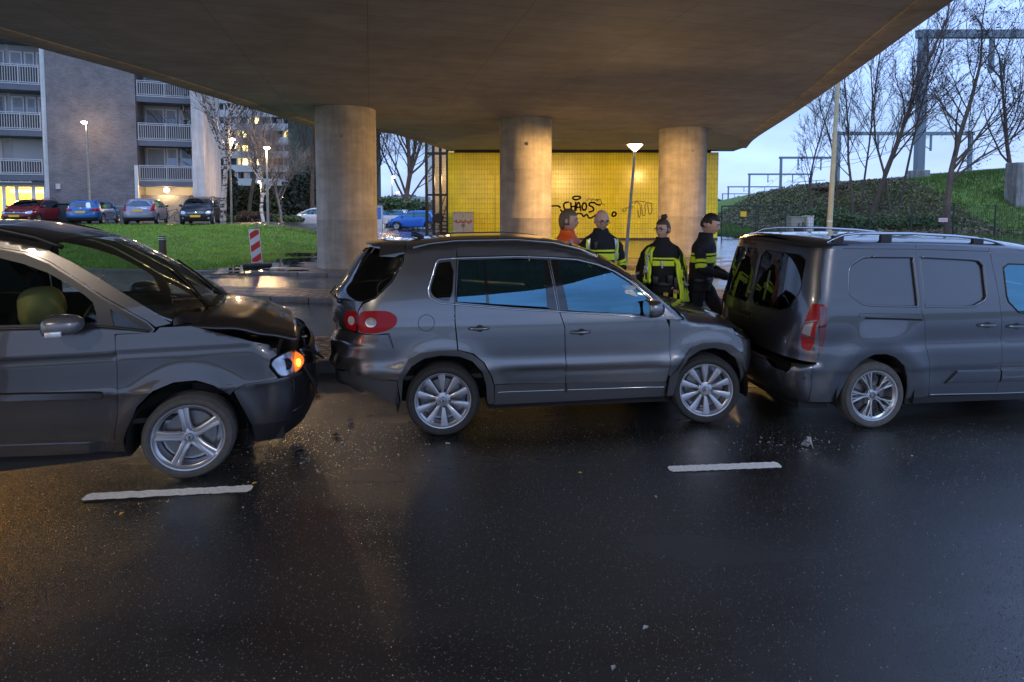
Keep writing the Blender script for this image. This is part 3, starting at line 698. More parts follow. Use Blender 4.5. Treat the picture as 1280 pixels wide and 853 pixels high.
def handle(B,parent,x0,x1,z,pm,dz=0,sides=(1,-1)):
    cx=x0+(x1-x0)*.55
    for sd in sides:
        V=circ(cx,z,.037,20,.034); 
        p=panel(B,'handle_recess','side',V,BLK,parent,off=.001,depth=0,sp=.03,sides=(sd,))
        m=MB(); rings=[]
        n=9
        for i in range(n):
            u=i/(n-1); x=x0+(x1-x0)*u; bump=.028*math.sin(PI*u)**.5+.004; hh=.011+.004*math.sin(PI*u)
            y=B.Y(x,z)+bump
            rings.append([(x,-sd*(y+.006*math.cos(t)),z+dz+hh*math.sin(t)) for t in [2*PI*k/8 for k in range(8)]])
        m.loft(rings); m.build('door_handle',pm,parent,smooth=60)
def mirror(B,parent,x,z,pm,w=.11,l=.20,h=.17,sides=(1,-1),ind=False):
    for sd in sides:
        y0=B.Y(x,z-.05); m=MB(); 
        m.M=Matrix.Translation((x,-sd*(y0+.12),z))
        rings=[]
        for u,s_ in ((-.5,.80),(-.47,.93),(-.3,1),(0,.98),(.3,.82),(.45,.55),(.52,.2)):
            rings.append([(u*w*1.3,l*.5*s_*math.copysign(abs(math.cos(t))**.7,math.cos(t)),h*.5*s_*math.copysign(abs(math.sin(t))**.7,math.sin(t))) for t in [2*PI*k/20 for k in range(20)]])
        m.loft(rings); o=m.build('wing_mirror',pm,parent,smooth=60)
        m=MB(); m.M=Matrix.Translation((x-w*.655,-sd*(y0+.12),z)); m.add([(0,l*.42*math.copysign(abs(math.cos(t))**.7,math.cos(t)),h*.42*math.copysign(abs(math.sin(t))**.7,math.sin(t))) for t in [2*PI*k/20 for k in range(20)]],[tuple(range(20))])
        m.build('mirror_glass',mat('mirror_glass',(.8,.8,.82),.02,1),o)
        m=MB(); m.tube([(x+.01,-sd*(y0-.02),z-h*.42),(x,-sd*(y0+.08),z-h*.40)],.028,8); m.build('mirror_arm',BLK,o,smooth=60)
        if ind and sd==1:
            m=MB(); yy=-sd*(y0+.12+l*.47); m.M=Matrix.Translation((x-.03,yy,z-h*.30)); m.bbox(-.05,.05,-.012,.012,-.02,.02,.006); m.build('mirror_indicator',mat('clear_indicator',(.75,.75,.75),.1,.6,coat=1),o,smooth=40)
def lipfeat(cx,cz,r,amp,w=.10):    # flare round a wheel arch
    def f(x,z):
        d=math.hypot(x-cx,z-cz)-r
        if d<-.2 or z<cz-.2: return 0
        return amp*math.exp(-(d/w)**2)*ss(cz-.2,cz+.15,z)
    return f
def plate(parent,x,y,z,rz,text,front=True,w=.52):
    m=MB(); m.bbox(-.006,.006,-w/2,w/2,-.055,.055,.004); o=m.build('number_plate',YPL,parent,smooth=40,loc=(x,y,z)); o.rotation_euler=(0,0,rz)
    return o
# ---- silver-grey SUV -------------------------------------------------
SO=(-.6488,5.2563); ST=R(6.8); SW=.905
def car_root(name,label,o,th,W,group=None):
    return thing(name,label,'car',(o[0]-math.sin(th)*W,o[1]+math.cos(th)*W,0),th,group)
SUVP=paint('suv_paint',(.155,.158,.166),.85,.29)
def build_suv():
    W=SW; root=car_root('suv','grey SUV with tinted windows and crumpled tail wedged between the people carrier and the van',SO,ST,W)
    S=[(.15,.90),(.3,.945),(.45,.962),(.52,.972),(.58,.986),(.63,1.0),(.655,1.0),(.715,.984),(.75,.981),(.85,.984),(.95,.984),(1.05,.978),(1.15,.955),(1.25,.93),(1.5,.845),(1.7,.765),(1.8,.725),(1.9,.69)]
    T=[(-1.3,1.80),(-.7,1.80),(-.3,1.83),(.2,1.865),(.7,1.87),(1.05,1.845),(1.35,1.79),(1.6,1.70),(1.85,1.56),(2.1,1.37),(2.3,1.22),(2.42,1.135),(2.6,1.10),(2.8,1.065),(3.0,1.00),(3.12,.93),(3.2,.88)]
    Xr=[(.2,-.95),(.4,-1.06),(.5,-1.13),(.65,-1.17),(.85,-1.17),(.9,-1.12),(1.15,-1.13),(1.28,-1.12),(1.45,-1.02),(1.6,-.92),(1.76,-.80),(1.80,-.78),(1.9,-.75)]
    Xf=[(.2,3.10),(.35,3.17),(.5,3.28),(.75,3.29),(.85,3.25),(.95,3.15),(1.1,3.05)]
    B=Body(W,S,T,Xr,Xf,rr=.55,rf=.30,hT=[(-1.2,.07),(.5,.10),(1.6,.12),(2.3,.14),(2.6,.12),(3.2,.12)],n=2.7,m=2.0,mr=2.0,
      feats=(lipfeat(2.62,.35,.46,.022),lipfeat(0,.35,.46,.022),lambda x,z:-.012*math.exp(-((z-.60)/.035)**2)*ss(.4,.8,x)*ss(2.3,2.0,x)))
    pm=SUVP; NS=(1,-1)
    clad=mat('dark_grey_cladding',(.05,.052,.056),.55)
    ra_o=[(-.42,.54),(-.38,.64),(-.32,.75),(-.2,.81),(-.05,.83),(.13,.83),(.28,.78),(.38,.70),(.45,.57),(.48,.48)]
    ra_i=[(-.39,.33),(-.37,.57),(-.29,.69),(-.17,.76),(-.02,.785),(.16,.77),(.28,.72),(.37,.62),(.41,.47),(.42,.29)]
    fa_o=[(2.26,.48),(2.31,.56),(2.35,.66),(2.44,.77),(2.57,.82),(2.74,.82),(2.87,.79),(2.98,.71),(3.03,.59),(3.06,.35)]
    fa_i=[(2.28,.29),(2.33,.53),(2.41,.68),(2.54,.75),(2.67,.77),(2.8,.74),(2.91,.66),(2.98,.52),(3.01,.35)]
    q_in=[(.115,1.265),(.14,1.68)]
    qwin=chaik([(-.035,1.635),(.115,1.648),(.09,1.275),(-.02,1.285),(-.09,1.33),(-.115,1.39),(-.075,1.51),(-.05,1.60)],1)
    # quarter panel with roof side up to the roof seam, bumper line and arch
    quarter=[(.14,1.79),(.135,1.62),(.112,1.25),(.112,1.10),(.135,.835)]+ra_o[::-1][4:]+[(-.46,.86),(-.50,1.0),(-.62,.985),(-.78,1.0),(-.78,1.02),(-.78,1.197),(-.738,1.258),(-.622,1.308),(-.467,1.46),(-.368,1.635),(-.352,1.725),(-.34,1.75)]
    panel(B,'quarter_panel','side',quarter,pm,root,holes=[qwin],sides=NS,sp=.04)
    bump=[(-.425,.56)]+[(-.46,.845),(-.505,.98),(-.62,.975),(-1.00,.985),(-1.03,.80),(-1.03,.62),(-.84,.60),(-.6,.56)]
    def dentr(p):
        if p.x<-.60:
            k=ss(-.60,-1.1,p.x); s=math.sin(p.z*31+p.y*7)*.010+math.sin(p.z*15+p.y*19+1)*.014+.010*abs(math.sin(p.z*22+2))
            return Vector((p.x+k*s+.02*k,p.y+k*.6*s,p.z+k*s*.5))
        return p
    panel(B,'rear_bumper','side',bump,pm,root,sides=NS,sp=.025,dent=dentr,label='crumpled rear bumper')
    yq=lambda z:B.Y(-1.03,z)-.003
    panel(B,'rear_bumper','rear',[(-yq(.62),.62),(yq(.62),.62),(yq(.80),.80),(B.Y(-1.0,.985)-.003,.985),(-B.Y(-1.0,.985)+.003,.985),(-yq(.80),.80)],pm,root,sp=.035,dent=dentr,label='crumpled rear bumper')
    # lower cladding at the back
    panel(B,'lower_cladding','side',[(-.425,.545),(-.60,.55),(-.80,.59),(-.87,.68),(-.90,.60),(-.85,.50),(-.62,.42),(-.41,.31)],clad,root,off=.004,sides=NS,sp=.05,dent=dentr)
    panel(B,'lower_cladding','rear',[(-.78,.42),(.78,.42),(.82,.59),(-.82,.59)],clad,root,off=.01,sp=.06,dent=dentr)
    panel(B,'arch_trim','side',ra_o[:]+[(.485,.29)]+ra_i[::-1],clad,root,off=.012,sides=NS,sp=.03)
    panel(B,'arch_trim','side',[(2.21,.29)]+[(2.23,.48)]+fa_o[1:]+fa_i[::-1],clad,root,off=.012,sides=NS,sp=.03)
    # tail lamps
    tl=chaik([(-.78,1.195),(-.62,1.205),(-.50,1.20),(-.42,1.15),(-.425,1.075),(-.50,1.025),(-.61,1.0),(-.78,1.0)],2,f=.2)
    panel(B,'tail_lamp','side',tl,REDL,root,off=.012,sides=NS,sp=.03)
    for sd in NS:
        for (c,r,m_) in (((-.66,1.10),.052,REFL),((-.66,1.10),.033,mat('white_lens',(.5,.5,.5),.1,.2,coat=1))):
            panel(B,'lamp_ring','side',circ(c[0],c[1],r,20,r*.85),m_,root,off=.018+ (.004 if r<.05 else 0),depth=.01,sp=.025,sides=(sd,))
    tl2=chaik([(-.795,1.195),(-.90,1.185),(-.925,1.11),(-.90,1.03),(-.795,1.005)],1,f=.15)
    panel(B,'tail_lamp','side',tl2,REDL,root,off=.012,sides=NS,sp=.03)
    panel(B,'lamp_ring','side',circ(-.85,1.105,.034,18,.042),mat('white_lens',(.5,.5,.5),.1,.2,coat=1),root,off=.018,depth=.01,sp=.025,sides=NS)
    # tailgate and wrap-round rear window
    seam=[(-.787,.995),(-.787,1.20),(-.745,1.265),(-.63,1.315),(-.475,1.465),(-.378,1.635),(-.362,1.72)]
    spl=lambda z:B.Xr(z)+.13
    zs_=[1.285,1.40,1.55,1.715]
    panel(B,'rear_window','side',[(-.735,1.285),(-.625,1.325),(-.48,1.47),(-.385,1.635),(-.375,1.715)]+[(spl(z),z) for z in zs_[::-1]],DGLASS,root,off=-.002,depth=0,sides=NS,sp=.04)
    panel(B,'rear_window','rear',[(-B.Y(spl(z),z),z) for z in zs_]+[(B.Y(spl(z),z),z) for z in zs_[::-1]],DGLASS,root,off=-.002,depth=0,sp=.05)
    tz=[.995,1.1,1.2,1.28]
    panel(B,'tailgate','side',[(-.79,.995),(-.79,1.20),(-.75,1.268),(-.74,1.28)]+[(spl(z),z) for z in tz[::-1]],pm,root,sides=NS,sp=.03,dent=lambda p:dentr(p) if p.z<1.08 else p)
    panel(B,'tailgate','rear',[(-B.Y(spl(z),z),z) for z in tz]+[(B.Y(spl(z),z),z) for z in tz[::-1]],pm,root,sp=.04,depth=0,dent=lambda p:dentr(p) if p.z<1.08 else p)
    strip(B,'rear_window_seal','side',[(-.735,1.283),(-.625,1.322),(-.478,1.468),(-.382,1.635),(-.37,1.715)],.006,BLK,root,off=0,sides=NS)
    m=MB(); m.tube([B.P('rear',-.62,1.27,.03),B.P('rear',-.3,1.30,.035),B.P('rear',.05,1.33,.03)],[.012,.010,.006],6); m.sph(B.P('rear',-.62,1.27,.02),.03,8); m.build('rear_wiper',BLK,root,smooth=60)
    # spoiler
    m=MB(); rings=[]
    for k in range(17):
        y=-.66+1.32*k/16; xs_=B.XR(min(abs(y),.64),1.76); tip=.10*(1-abs(y/.66)**4)
        zt=B.Z(-.45,y)
        rings.append([(-.36,y,B.Z(-.36,y)+.004),(-.60,y,zt+.006),(xs_-tip*.6+.06,y,zt-.018),(xs_-tip*.6+.055,y,zt-.035),(xs_+.10,y,zt-.055),(-.40,y,zt-.05)])
    m.loft(rings); sp_=m.build('roof_spoiler',pm,root,smooth=45)
    m=MB(); m.bbox(B.Xr(1.74)+.01,B.Xr(1.74)+.04,-.16,.16,1.722,1.745,.005); m.build('brake_light',REDD,sp_)
    # doors
    g1=[(.165,1.645),(.39,1.655),(.415,1.255),(.14,1.272)]; g2=[(.415,1.656),(.99,1.648),(1.0,1.205),(.445,1.25)]
    rwin=[(.16,1.655),(.72,1.665),(1.03,1.652),(1.10,1.175),(.66,1.21),(.128,1.265)]
    rdoor=[(.145,1.685),(.14,1.62),(.122,1.25),(.122,1.10),(.148,.832),(.29,.79),(.395,.70),(.462,.57),(.488,.485),(.81,.475),(1.175,.462),(1.178,.60),(1.166,.84),(1.162,1.02),(1.112,1.17),(1.035,1.675),(.72,1.69)]
    panel(B,'rear_door','side',rdoor,pm,root,holes=[rwin],sides=NS,sp=.04)
    fwin=[(1.125,1.645),(1.31,1.632),(1.51,1.583),(1.66,1.528),(1.83,1.42),(2.02,1.26),(2.14,1.10),(1.21,1.172)]
    fwh=[(1.058,1.655),(1.32,1.64),(1.52,1.59),(1.67,1.535),(1.845,1.425),(2.035,1.265),(2.155,1.093),(1.125,1.168)]
    fdoor=[(1.045,1.675),(1.122,1.17),(1.172,1.02),(1.176,.84),(1.188,.60),(1.185,.46),(2.195,.44),(2.205,.50),(2.222,.67),(2.222,.98),(2.19,1.06),(2.17,1.105),(2.05,1.28),(1.88,1.43),(1.71,1.545),(1.54,1.61),(1.33,1.66)]
    panel(B,'front_door','side',fdoor,pm,root,holes=[fwh],sides=NS,sp=.04)
    panel(B,'quarter_window','side',qwin,DGLASS,root,off=-.006,depth=0,sides=NS)
    panel(B,'side_window','side',g1,SGLASS,root,off=-.006,depth=0,sides=NS); panel(B,'side_window','side',g2,SGLASS,root,off=-.006,depth=0,sides=NS)
    panel(B,'side_window','side',fwin,SGLASS,root,off=-.006,depth=0,sides=NS)
    panel(B,'window_bar','side',[(.39,1.655),(.415,1.656),(.445,1.25),(.415,1.255)],GBLK,root,off=.0,sides=NS,depth=.012)
    panel(B,'window_pillar','side',[(.99,1.65),(1.035,1.651),(1.105,1.176),(1.0,1.20)],GBLK,root,sides=NS,depth=.012)
    panel(B,'window_pillar','side',[(1.055,1.65),(1.125,1.645),(1.21,1.172),(1.125,1.17)],GBLK,root,sides=NS,depth=.012)
    cf=[(.15,1.675),(-.03,1.665),(-.06,1.635),(-.085,1.555),(-.135,1.39),(-.12,1.32),(-.03,1.265),(.12,1.25),(.66,1.195),(1.12,1.165),(2.17,1.075),(2.05,1.27),(1.88,1.415),(1.71,1.525),(1.54,1.595),(1.32,1.65),(1.06,1.672),(.73,1.685)]
    strip(B,'window_trim','side',chaik(cf,1,f=.12),.008,CHR,root,off=.004,sides=NS,closed=True)
    # sills and lower cladding
    for a,b in ((.49,1.178),(1.190,2.20)):
        panel(B,'door_cladding','side',[(a,.475),(b,.455 if b<2 else .43),(b,.37),(a,.37)],clad,root,off=.010,sides=NS,sp=.06)
    panel(B,'sill','side',[(.49,.362),(2.20,.362),(2.20,.285),(.49,.275)],clad,root,off=.002,sides=NS,sp=.08)
    strip(B,'door_trim','side',[(.52,.405),(1.17,.40)],.005,CHR,root,off=.012,sides=NS); strip(B,'door_trim','side',[(1.2,.40),(2.19,.39)],.005,CHR,root,off=.012,sides=NS)
    # front fender, bumper, hood, roof
    fen=[(2.232,1.055),(2.232,.67),(2.215,.50),(2.26,.50)]+fa_o[1:8]+[(3.03,.73),(3.05,.82),(2.93,.88),(2.88,.955),(2.74,.985),(2.41,1.04)]
    panel(B,'front_fender','side',fen,pm,root,sides=NS,sp=.04)
    panel(B,'front_bumper','side',[(3.0,.72),(3.06,.82),(3.14,.80),(3.14,.35),(3.065,.35),(3.045,.60)],pm,root,sides=NS,sp=.04)
    yb=B.Y(3.135,.6)
    panel(B,'front_bumper','front',[(-yb,.36),(yb,.36),(yb,.80),(.55,.80),(.5,.62),(-.5,.62),(-.55,.80),(-yb,.80)],pm,root,sp=.05)
    panel(B,'grille','front',[(-.54,.63),(.54,.63),(.56,.90),(-.56,.90)],BLK,root,sp=.08,off=-.01)
    for s in NS:
        panel(B,'headlamp','front',[(s*.57,.82),(s*(B.Y(3.05,.86)-.0),.82),(s*(B.Y(3.05,.86)-.0),.90),(s*.57,.93)],REFL,root,sp=.05,off=-.01)
    panel(B,'headlamp','side',[(2.94,.885),(3.05,.83),(3.07,.90),(2.89,.955)],REFL,root,off=-.004,sides=NS,sp=.03)
    hz=lambda x,z:B.Y(x,z)
    hl=[(2.38,1.055),(2.55,1.02),(2.74,.995),(2.9,.965),(3.03,.925)]
    hood=[(2.33,0)]+[(2.36,-.45)]+[(x,-hz(x,z)) for x,z in hl]+[(3.11,-.5),(3.15,0),(3.11,.5)]+[(x,hz(x,z)) for x,z in hl[::-1]]+[(2.36,.45)]
    panel(B,'hood','top',hood,pm,root,sp=.06)
    # A pillar / roof side rail, roof and windscreen
    ap=[(2.19,1.065),(2.175,1.11),(2.06,1.285),(1.89,1.437),(1.72,1.552),(1.545,1.618),(1.33,1.668),(1.05,1.683),(.73,1.696),(.145,1.693),(.145,1.79),(.73,1.80),(1.05,1.785),(1.35,1.735),(1.6,1.65),(1.85,1.50),(2.08,1.32),(2.27,1.155),(2.37,1.06),(2.3,1.055)]
    panel(B,'roof_side_rail','side',ap,pm,root,sides=NS,sp=.035)
    re=[(-.35,1.748),(.145,1.793),(.73,1.803),(1.05,1.788),(1.28,1.753)]
    roof=[(x,-hz(x,z)) for x,z in re]+[(1.33,-.3),(1.35,0),(1.33,.3)]+[(x,hz(x,z)) for x,z in re[::-1]]+[(-.37,0)]
    panel(B,'roof','top',roof,pm,root,sp=.07)
    we=[(1.30,1.748),(1.6,1.655),(1.85,1.505),(2.08,1.325),(2.26,1.165)]
    ws=[(x,-hz(x,z)) for x,z in we]+[(2.33,-.4),(2.36,0),(2.33,.4)]+[(x,hz(x,z)) for x,z in we[::-1]]+[(1.355,.3),(1.37,0),(1.355,-.3)]
    panel(B,'windscreen','top',ws,WGLASS,root,depth=0,sp=.07,off=-.004)
    # roof rails
    for s in NS:
        pts=[(-.28,.0),(-.12,.035),(.13,.05),(.73,.055),(1.1,.05),(1.38,.03),(1.55,.0)]
        P_=[]
        for x,dz in pts:
            y=.60; P_.append((x,-s*(y+.035 if x<1.2 else y+.02),B.Z(x,y)+dz*.75-.01))
        m=MB(); m.tube(P_,.017,8); r_=m.build('roof_rail',mat('satin_rail',(.30,.31,.32),.3,1),root,smooth=60)
        m=MB()
        for x in (-.2,): m.box(x-.03,x+.03,-s*.625-.01,-s*.625+.01,B.Z(x,.6)-.01,B.Z(x,.6)+.02)
        m.build('rail_foot',BLK,r_)

    # aerial
    m=MB(); m.tube([(-.20,0,1.835),(-.29,0,1.87),(-.31,0,1.875),(-.33,0,1.85)],[.02,.028,.02,.01],8); a_=m.build('aerial_base',BLK,root,smooth=60)
    m=MB(); m.tube([(-.30,0,1.87),(-.48,0,2.02)],.004,6); m.build('aerial_rod',BLK,a_)
    # fuel flap ring, handles, mirrors
    strip(B,'fuel_flap_seam','side',circ(-.15,1.085,.075,28),.0028,BLK,root,off=.0005,closed=True)
    handle(B,root,.24,.44,1.025,pm); handle(B,root,1.22,1.42,.965,pm)
    mirror(B,root,2.03,1.195,pm,w=.13,l=.22,h=.17)
    strip(B,'bumper_seam','side',[(-.49,1.0),(-.455,.86)],.003,BLK,root,off=.001)
    # wheels
    for x,st in ((0,0),(2.62,-R(7))):
        for s in (1,-1):
            wheel(root,x,-s*(W-.125),.345,.345,.235,.262,'ten',st,s)
            arcliner(B,root,x,.36,.43,-s*(W-.02),-s*(W-.34))
    underbody(B,root,-.446,2.95,.20,.55,[(0,.44),(2.62,.32)],hw=.85)
    interior(B,root,-.8,2.25,.56,1.1,[(.55,.36,.60,.62),(.55,-.36,.60,.62),(.55,0,.60,.55),(1.42,.38,.62,.62),(1.42,-.38,.62,.62)],dash=(1.95,1.12))
    m=MB(); m.box(-.8,.1,-.75,.75,.9,1.12); m.build('parcel_shelf',LEATH,root)
    m=MB(); m.box(3.02,3.06,-.4,.4,.35,.75); m.build('radiator',BLK,root)
    return root,B
suv,BS=build_suv()
# ---- grey panel van ---------------------------------------------------
def build_van():
    W=.925; root=thing('panel_van','grey panel van with glazed rear doors and roof rails, struck from behind','van',(3.542-math.sin(R(7))*W,5.427+math.cos(R(7))*W,0),R(7))
    pm=paint('van_paint',(.090,.092,.102),.85,.29); NS=(1,-1)
    S=[(.15,.93),(.28,.95),(.42,.975),(.55,.985),(.62,1.0),(.75,1.0),(.86,.985),(1.0,.992),(1.1,.985),(1.25,.965),(1.45,.925),(1.65,.885),(1.8,.86),(1.95,.82)]
    T=[(-1,1.85),(-.4,1.88),(.3,1.885),(1.0,1.87),(1.6,1.835),(2.0,1.78),(2.25,1.66),(2.5,1.47),(2.75,1.27),(2.9,1.17),(3.2,1.12),(3.5,1.04),(3.68,.95)]
    Xr=[(.2,-.80),(.3,-.90),(.42,-.96),(.56,-.98),(.64,-.95),(.68,-.84),(.8,-.83),(1.1,-.80),(1.4,-.745),(1.7,-.68),(1.8,-.65),(1.9,-.60)]
    Xf=[(.2,3.62),(.5,3.74),(.75,3.74),(.95,3.68),(1.1,3.58)]
    B=Body(W,S,T,Xr,Xf,rr=.30,rf=.5,hT=[(-1,.10),(1.6,.13),(2.5,.16),(3.6,.14)],n=3.4,m=2.0,mr=2.2,plan=.008,feats=(
        lipfeat(0,.33,.50,.020,.11),lipfeat(2.9,.33,.48,.02,.1),
        lambda x,z:.016*math.exp(-((z-.90)/.09)**2)*ss(-.35,-.12,x)*ss(.55,.25,x)))
    ar=[(-.385,.28),(-.35,.42),(-.28,.58),(-.18,.69),(-.05,.75),(.08,.75),(.19,.71),(.29,.62),(.34,.50),(.355,.39),(.34,.27)]
    pan=chaik([(-.09,1.685),(.55,1.675),(1.15,1.64),(1.205,1.58),(1.195,1.25),(1.03,1.175),(.5,1.19),(-.14,1.215),(-.295,1.33),(-.255,1.59)],1,f=.12)
    panR=[p for p in pan]
    def clip(poly,x,keep_low):
        out=[];n=len(poly)
        for i in range(n):
            a=poly[i];b=poly[(i+1)%n]; ia=(a[0]<=x)==keep_low; ib=(b[0]<=x)==keep_low
            if ia: out.append(a)
            if ia!=ib: t=(x-a[0])/(b[0]-a[0]); out.append((x,a[1]+(b[1]-a[1])*t))
        return out
    rp=clip(pan,.44,True); fp=clip(pan,.505,False)
    top=lambda x:lerp([(-.6,1.785),(-.07,1.80),(.5,1.79),(1.3,1.755),(1.7,1.73),(2.0,1.68)],x)
    side=[(.47,top(.47)),(.455,1.16),(.485,1.06),(.505,.80),(.54,.67),(.565,.43),(.585,.30),(.36,.285)]+ar[::-1][1:-1]+[(-.40,.28),(-.66,.285),(-.665,.66),(-.62,.66),(-.585,.80),(-.56,1.22),(-.50,1.70),(-.475,top(-.475))]
    panel(B,'side_panel','side',side,pm,root,holes=[rp],sides=NS,sp=.045)
    panel(B,'inset_panel','side',rp,pm,root,off=-.024,depth=0,sides=NS,sp=.05)
    strip(B,'inset_edge','side',rp,.016,pm,root,off=-.012,sides=NS,closed=True)
    sd=[(.478,top(.478)),(1.28,top(1.28)),(1.315,1.36),(1.33,1.05),(1.345,.64),(1.34,.295),(.593,.30),(.573,.43),(.548,.67),(.513,.80),(.493,1.06),(.463,1.16)]
    panel(B,'sliding_door','side',sd,pm,root,holes=[fp],sides=NS,sp=.05)
    panel(B,'inset_panel','side',fp,pm,root,off=-.024,depth=0,sides=NS,sp=.05)
    strip(B,'inset_edge','side',fp,.016,pm,root,off=-.012,sides=NS,closed=True)
    fw=chaik([(1.42,1.60),(1.95,1.575),(2.25,1.42),(2.47,1.17),(2.45,1.08),(1.55,1.10),(1.41,1.24)],1,f=.12)
    fd=[(1.288,top(1.288)),(2.0,1.68),(2.3,1.50),(2.55,1.20),(2.58,1.0),(2.55,.6),(2.45,.5),(2.42,.29),(1.348,.295),(1.353,.64),(1.338,1.05),(1.323,1.36)]
    panel(B,'front_door','side',fd,pm,root,holes=[fw],sides=NS,sp=.06)
    panel(B,'side_window','side',fw,SGLASS,root,off=-.006,depth=0,sides=NS,sp=.06)
    strip(B,'window_seal','side',fw,.008,BLK,root,off=.0,sides=NS,closed=True)
    strip(B,'roof_seam','side',[(-.3,1.765),(.5,1.752),(1.3,1.722)],.0025,BLK,root,off=0,sides=(1,))
    # sliding rail
    strip(B,'rail_cover_seam','side',[(.46,1.125),(-.19,1.145),(-.205,1.10)],.0022,BLK,root,off=0,sides=NS)
    m=MB(); [m.add([B.P('side',x,1.10-.03*(x+.14)/.6+dz,.001,1)+Vector((0,oy,0)) for x,dz in ((-.14,.009),(.465,.009),(.465,-.009),(-.14,-.009))],[(0,1,2,3)]) for oy in (-.001,)]
    m.build('door_rail_slot',mat('void',(.003,.003,.003),.9),root)
    # side moulding
    for sdd in NS:
        m=MB()
        for x0,x1,tap in ((.74,1.335,True),(1.352,2.4,False)):
            rings=[]; n=10
            for k in range(n+1):
                x=x0+(x1-x0)*k/n; t=ss(0,.25,(k/n)) if tap else 1
                zt=.43+.13*min(1,(x-.74)/.12+.05) if tap else .56; zt=zt-.02*(x-.8); zb=.425-.02*(x-.8)
                rings.append([B.P('side',x,zb,.0,sdd),B.P('side',x,zb+.01,.016,sdd),B.P('side',x,zb+(zt-zb)*.35,.024,sdd),B.P('side',x,zt-.012,.022,sdd),B.P('side',x,zt,.002,sdd)])
            m2=MB(); m2.loft(rings); m2.build('side_moulding',pm,root,smooth=25)
    strip(B,'sill_trim','side',[(.60,.315),(1.34,.295),(2.4,.28)],.006,mat('satin_rail',(.30,.31,.32),.3,1),root,off=.003,sides=NS)
    panel(B,'sill','side',[(.36,.283),(2.42,.262),(2.42,.21),(.36,.225)],BLK,root,off=-.01,sides=NS,sp=.1)
    # front end
    far=[(2.9+.43*math.cos(a),.33+.44*math.sin(a)) for a in [PI*(k/12) for k in range(13)]]
    fen=[(2.47,.33),(2.46,.5),(2.56,.6),(2.59,1.0),(2.565,1.19),(2.75,1.14),(3.0,1.06),(3.3,1.0),(3.40,.98),(3.45,.62),(3.45,.3),(3.33,.3)]+far
    panel(B,'front_fender','side',fen,pm,root,sides=NS,sp=.06)
    yb=B.Y(3.45,.6)-.002; panel(B,'front_bumper','front',[(-yb,.3),(yb,.3),(yb,.72),(-yb,.72)],BLK,root,sp=.08)
    yb=B.Y(3.42,.85); panel(B,'grille','front',[(-yb,.73),(yb,.73),(yb*.98,.96),(-yb*.98,.96)],GBLK,root,sp=.08)
    for s in NS: panel(B,'headlamp','front',[(s*.5,.78),(s*(yb-.01),.78),(s*(yb-.02),.93),(s*.5,.90)],REFL,root,off=.01,sp=.06)
    he=[(2.6,1.165),(2.75,1.13),(3.0,1.05),(3.3,.99),(3.42,.96)]
    hz=lambda x,z:B.Y(x,z)
    panel(B,'hood','top',[(x,-hz(x,z)) for x,z in he]+[(3.58,-.4),(3.62,0),(3.58,.4)]+[(x,hz(x,z)) for x,z in he[::-1]]+[(2.78,.4),(2.85,0),(2.78,-.4)],pm,root,sp=.09)
    re=[(-.475,1.79),(-.07,1.805),(.5,1.795),(1.3,1.76),(1.7,1.735),(2.0,1.685)]
    panel(B,'roof','top',[(x,-hz(x,z)) for x,z in re]+[(2.06,-.3),(2.08,0),(2.06,.3)]+[(x,hz(x,z)) for x,z in re[::-1]]+[(-.515,.72),(-.565,.60),(-.60,.40),(-.615,0),(-.60,-.40),(-.565,-.60),(-.515,-.72)],pm,root,sp=.09)
    we=[(2.02,1.68),(2.31,1.49),(2.56,1.20),(2.60,1.17)]
    panel(B,'windscreen','top',[(x,-hz(x,z)) for x,z in we]+[(2.76,-.4),(2.83,0),(2.76,.4)]+[(x,hz(x,z)) for x,z in we[::-1]]+[(2.08,.3),(2.10,0),(2.08,-.3)],WGLASS,root,depth=0,sp=.1)
    # rear doors: outlines from the side seam
    es=[(-.63,.68),(-.60,.80),(-.575,1.22),(-.515,1.70),(-.50,1.765)]
    outer=[(hz(x,z)-.004,z) for x,z in es]
    topz=1.83
    def door(s,name):
        o=[(s*a,b) for a,b in outer]; i_=[(s*.004,topz),(s*.004,.69)] if s>0 else [(s*.004,topz),(s*.004,.69)]
        if s<0: return o+[(s*.55,topz-.012)]+i_
        return o+[(s*.55,topz-.012)]+i_
    Rw=chaik([(-.03,1.70),(-.60,1.695),(-.675,1.64),(-.70,1.35),(-.64,1.17),(-.52,1.115),(-.03,1.105)],1,f=.12)
    Lw=[(-a,b) for a,b in Rw]
    dd=mat('van_rear_dark',(.02,.02,.02),.5)  # near-black material for the rear doors, assigned to no panel
    for s,wn in ((-1,Rw),(1,Lw)):
        panel(B,'rear_door','rear',door(s,''),pm,root,holes=[wn],sp=.045)
        panel(B,'rear_window','rear',wn,DGLASS,root,off=-.004,depth=0,sp=.05)
        strip(B,'window_seal','rear',wn,.005,BLK,root,off=.001,closed=True)
    # number plate recess, handle, lamps, bumper
    panel(B,'plate_recess','rear',[(.04,.69),(.60,.69),(.60,.84),(.04,.84)],BLK,root,off=.003,depth=.0,sp=.1)
    panel(B,'number_plate','rear',[(.08,.70),(.56,.70),(.56,.79),(.08,.79)],YPL,root,off=.008,depth=.004,sp=.1)
    m=MB(); p=B.P('rear',.02,.99); m.bbox(p.x-.03,p.x,-.10,.14,.97,1.005,.008); m.build('rear_handle',BLK,root)
    panel(B,'brake_light','rear',[(.16,1.742),(.42,1.742),(.42,1.768),(.16,1.768)],REDD,root,off=.010,sp=.06)
    panel(B,'rear_spoiler_lip','rear',[(-.72,1.775),(-.3,1.80),(.3,1.80),(.72,1.775),(.70,1.80),(.3,1.815),(-.3,1.815),(-.70,1.80)],pm,root,off=.02,depth=.03,sp=.06)
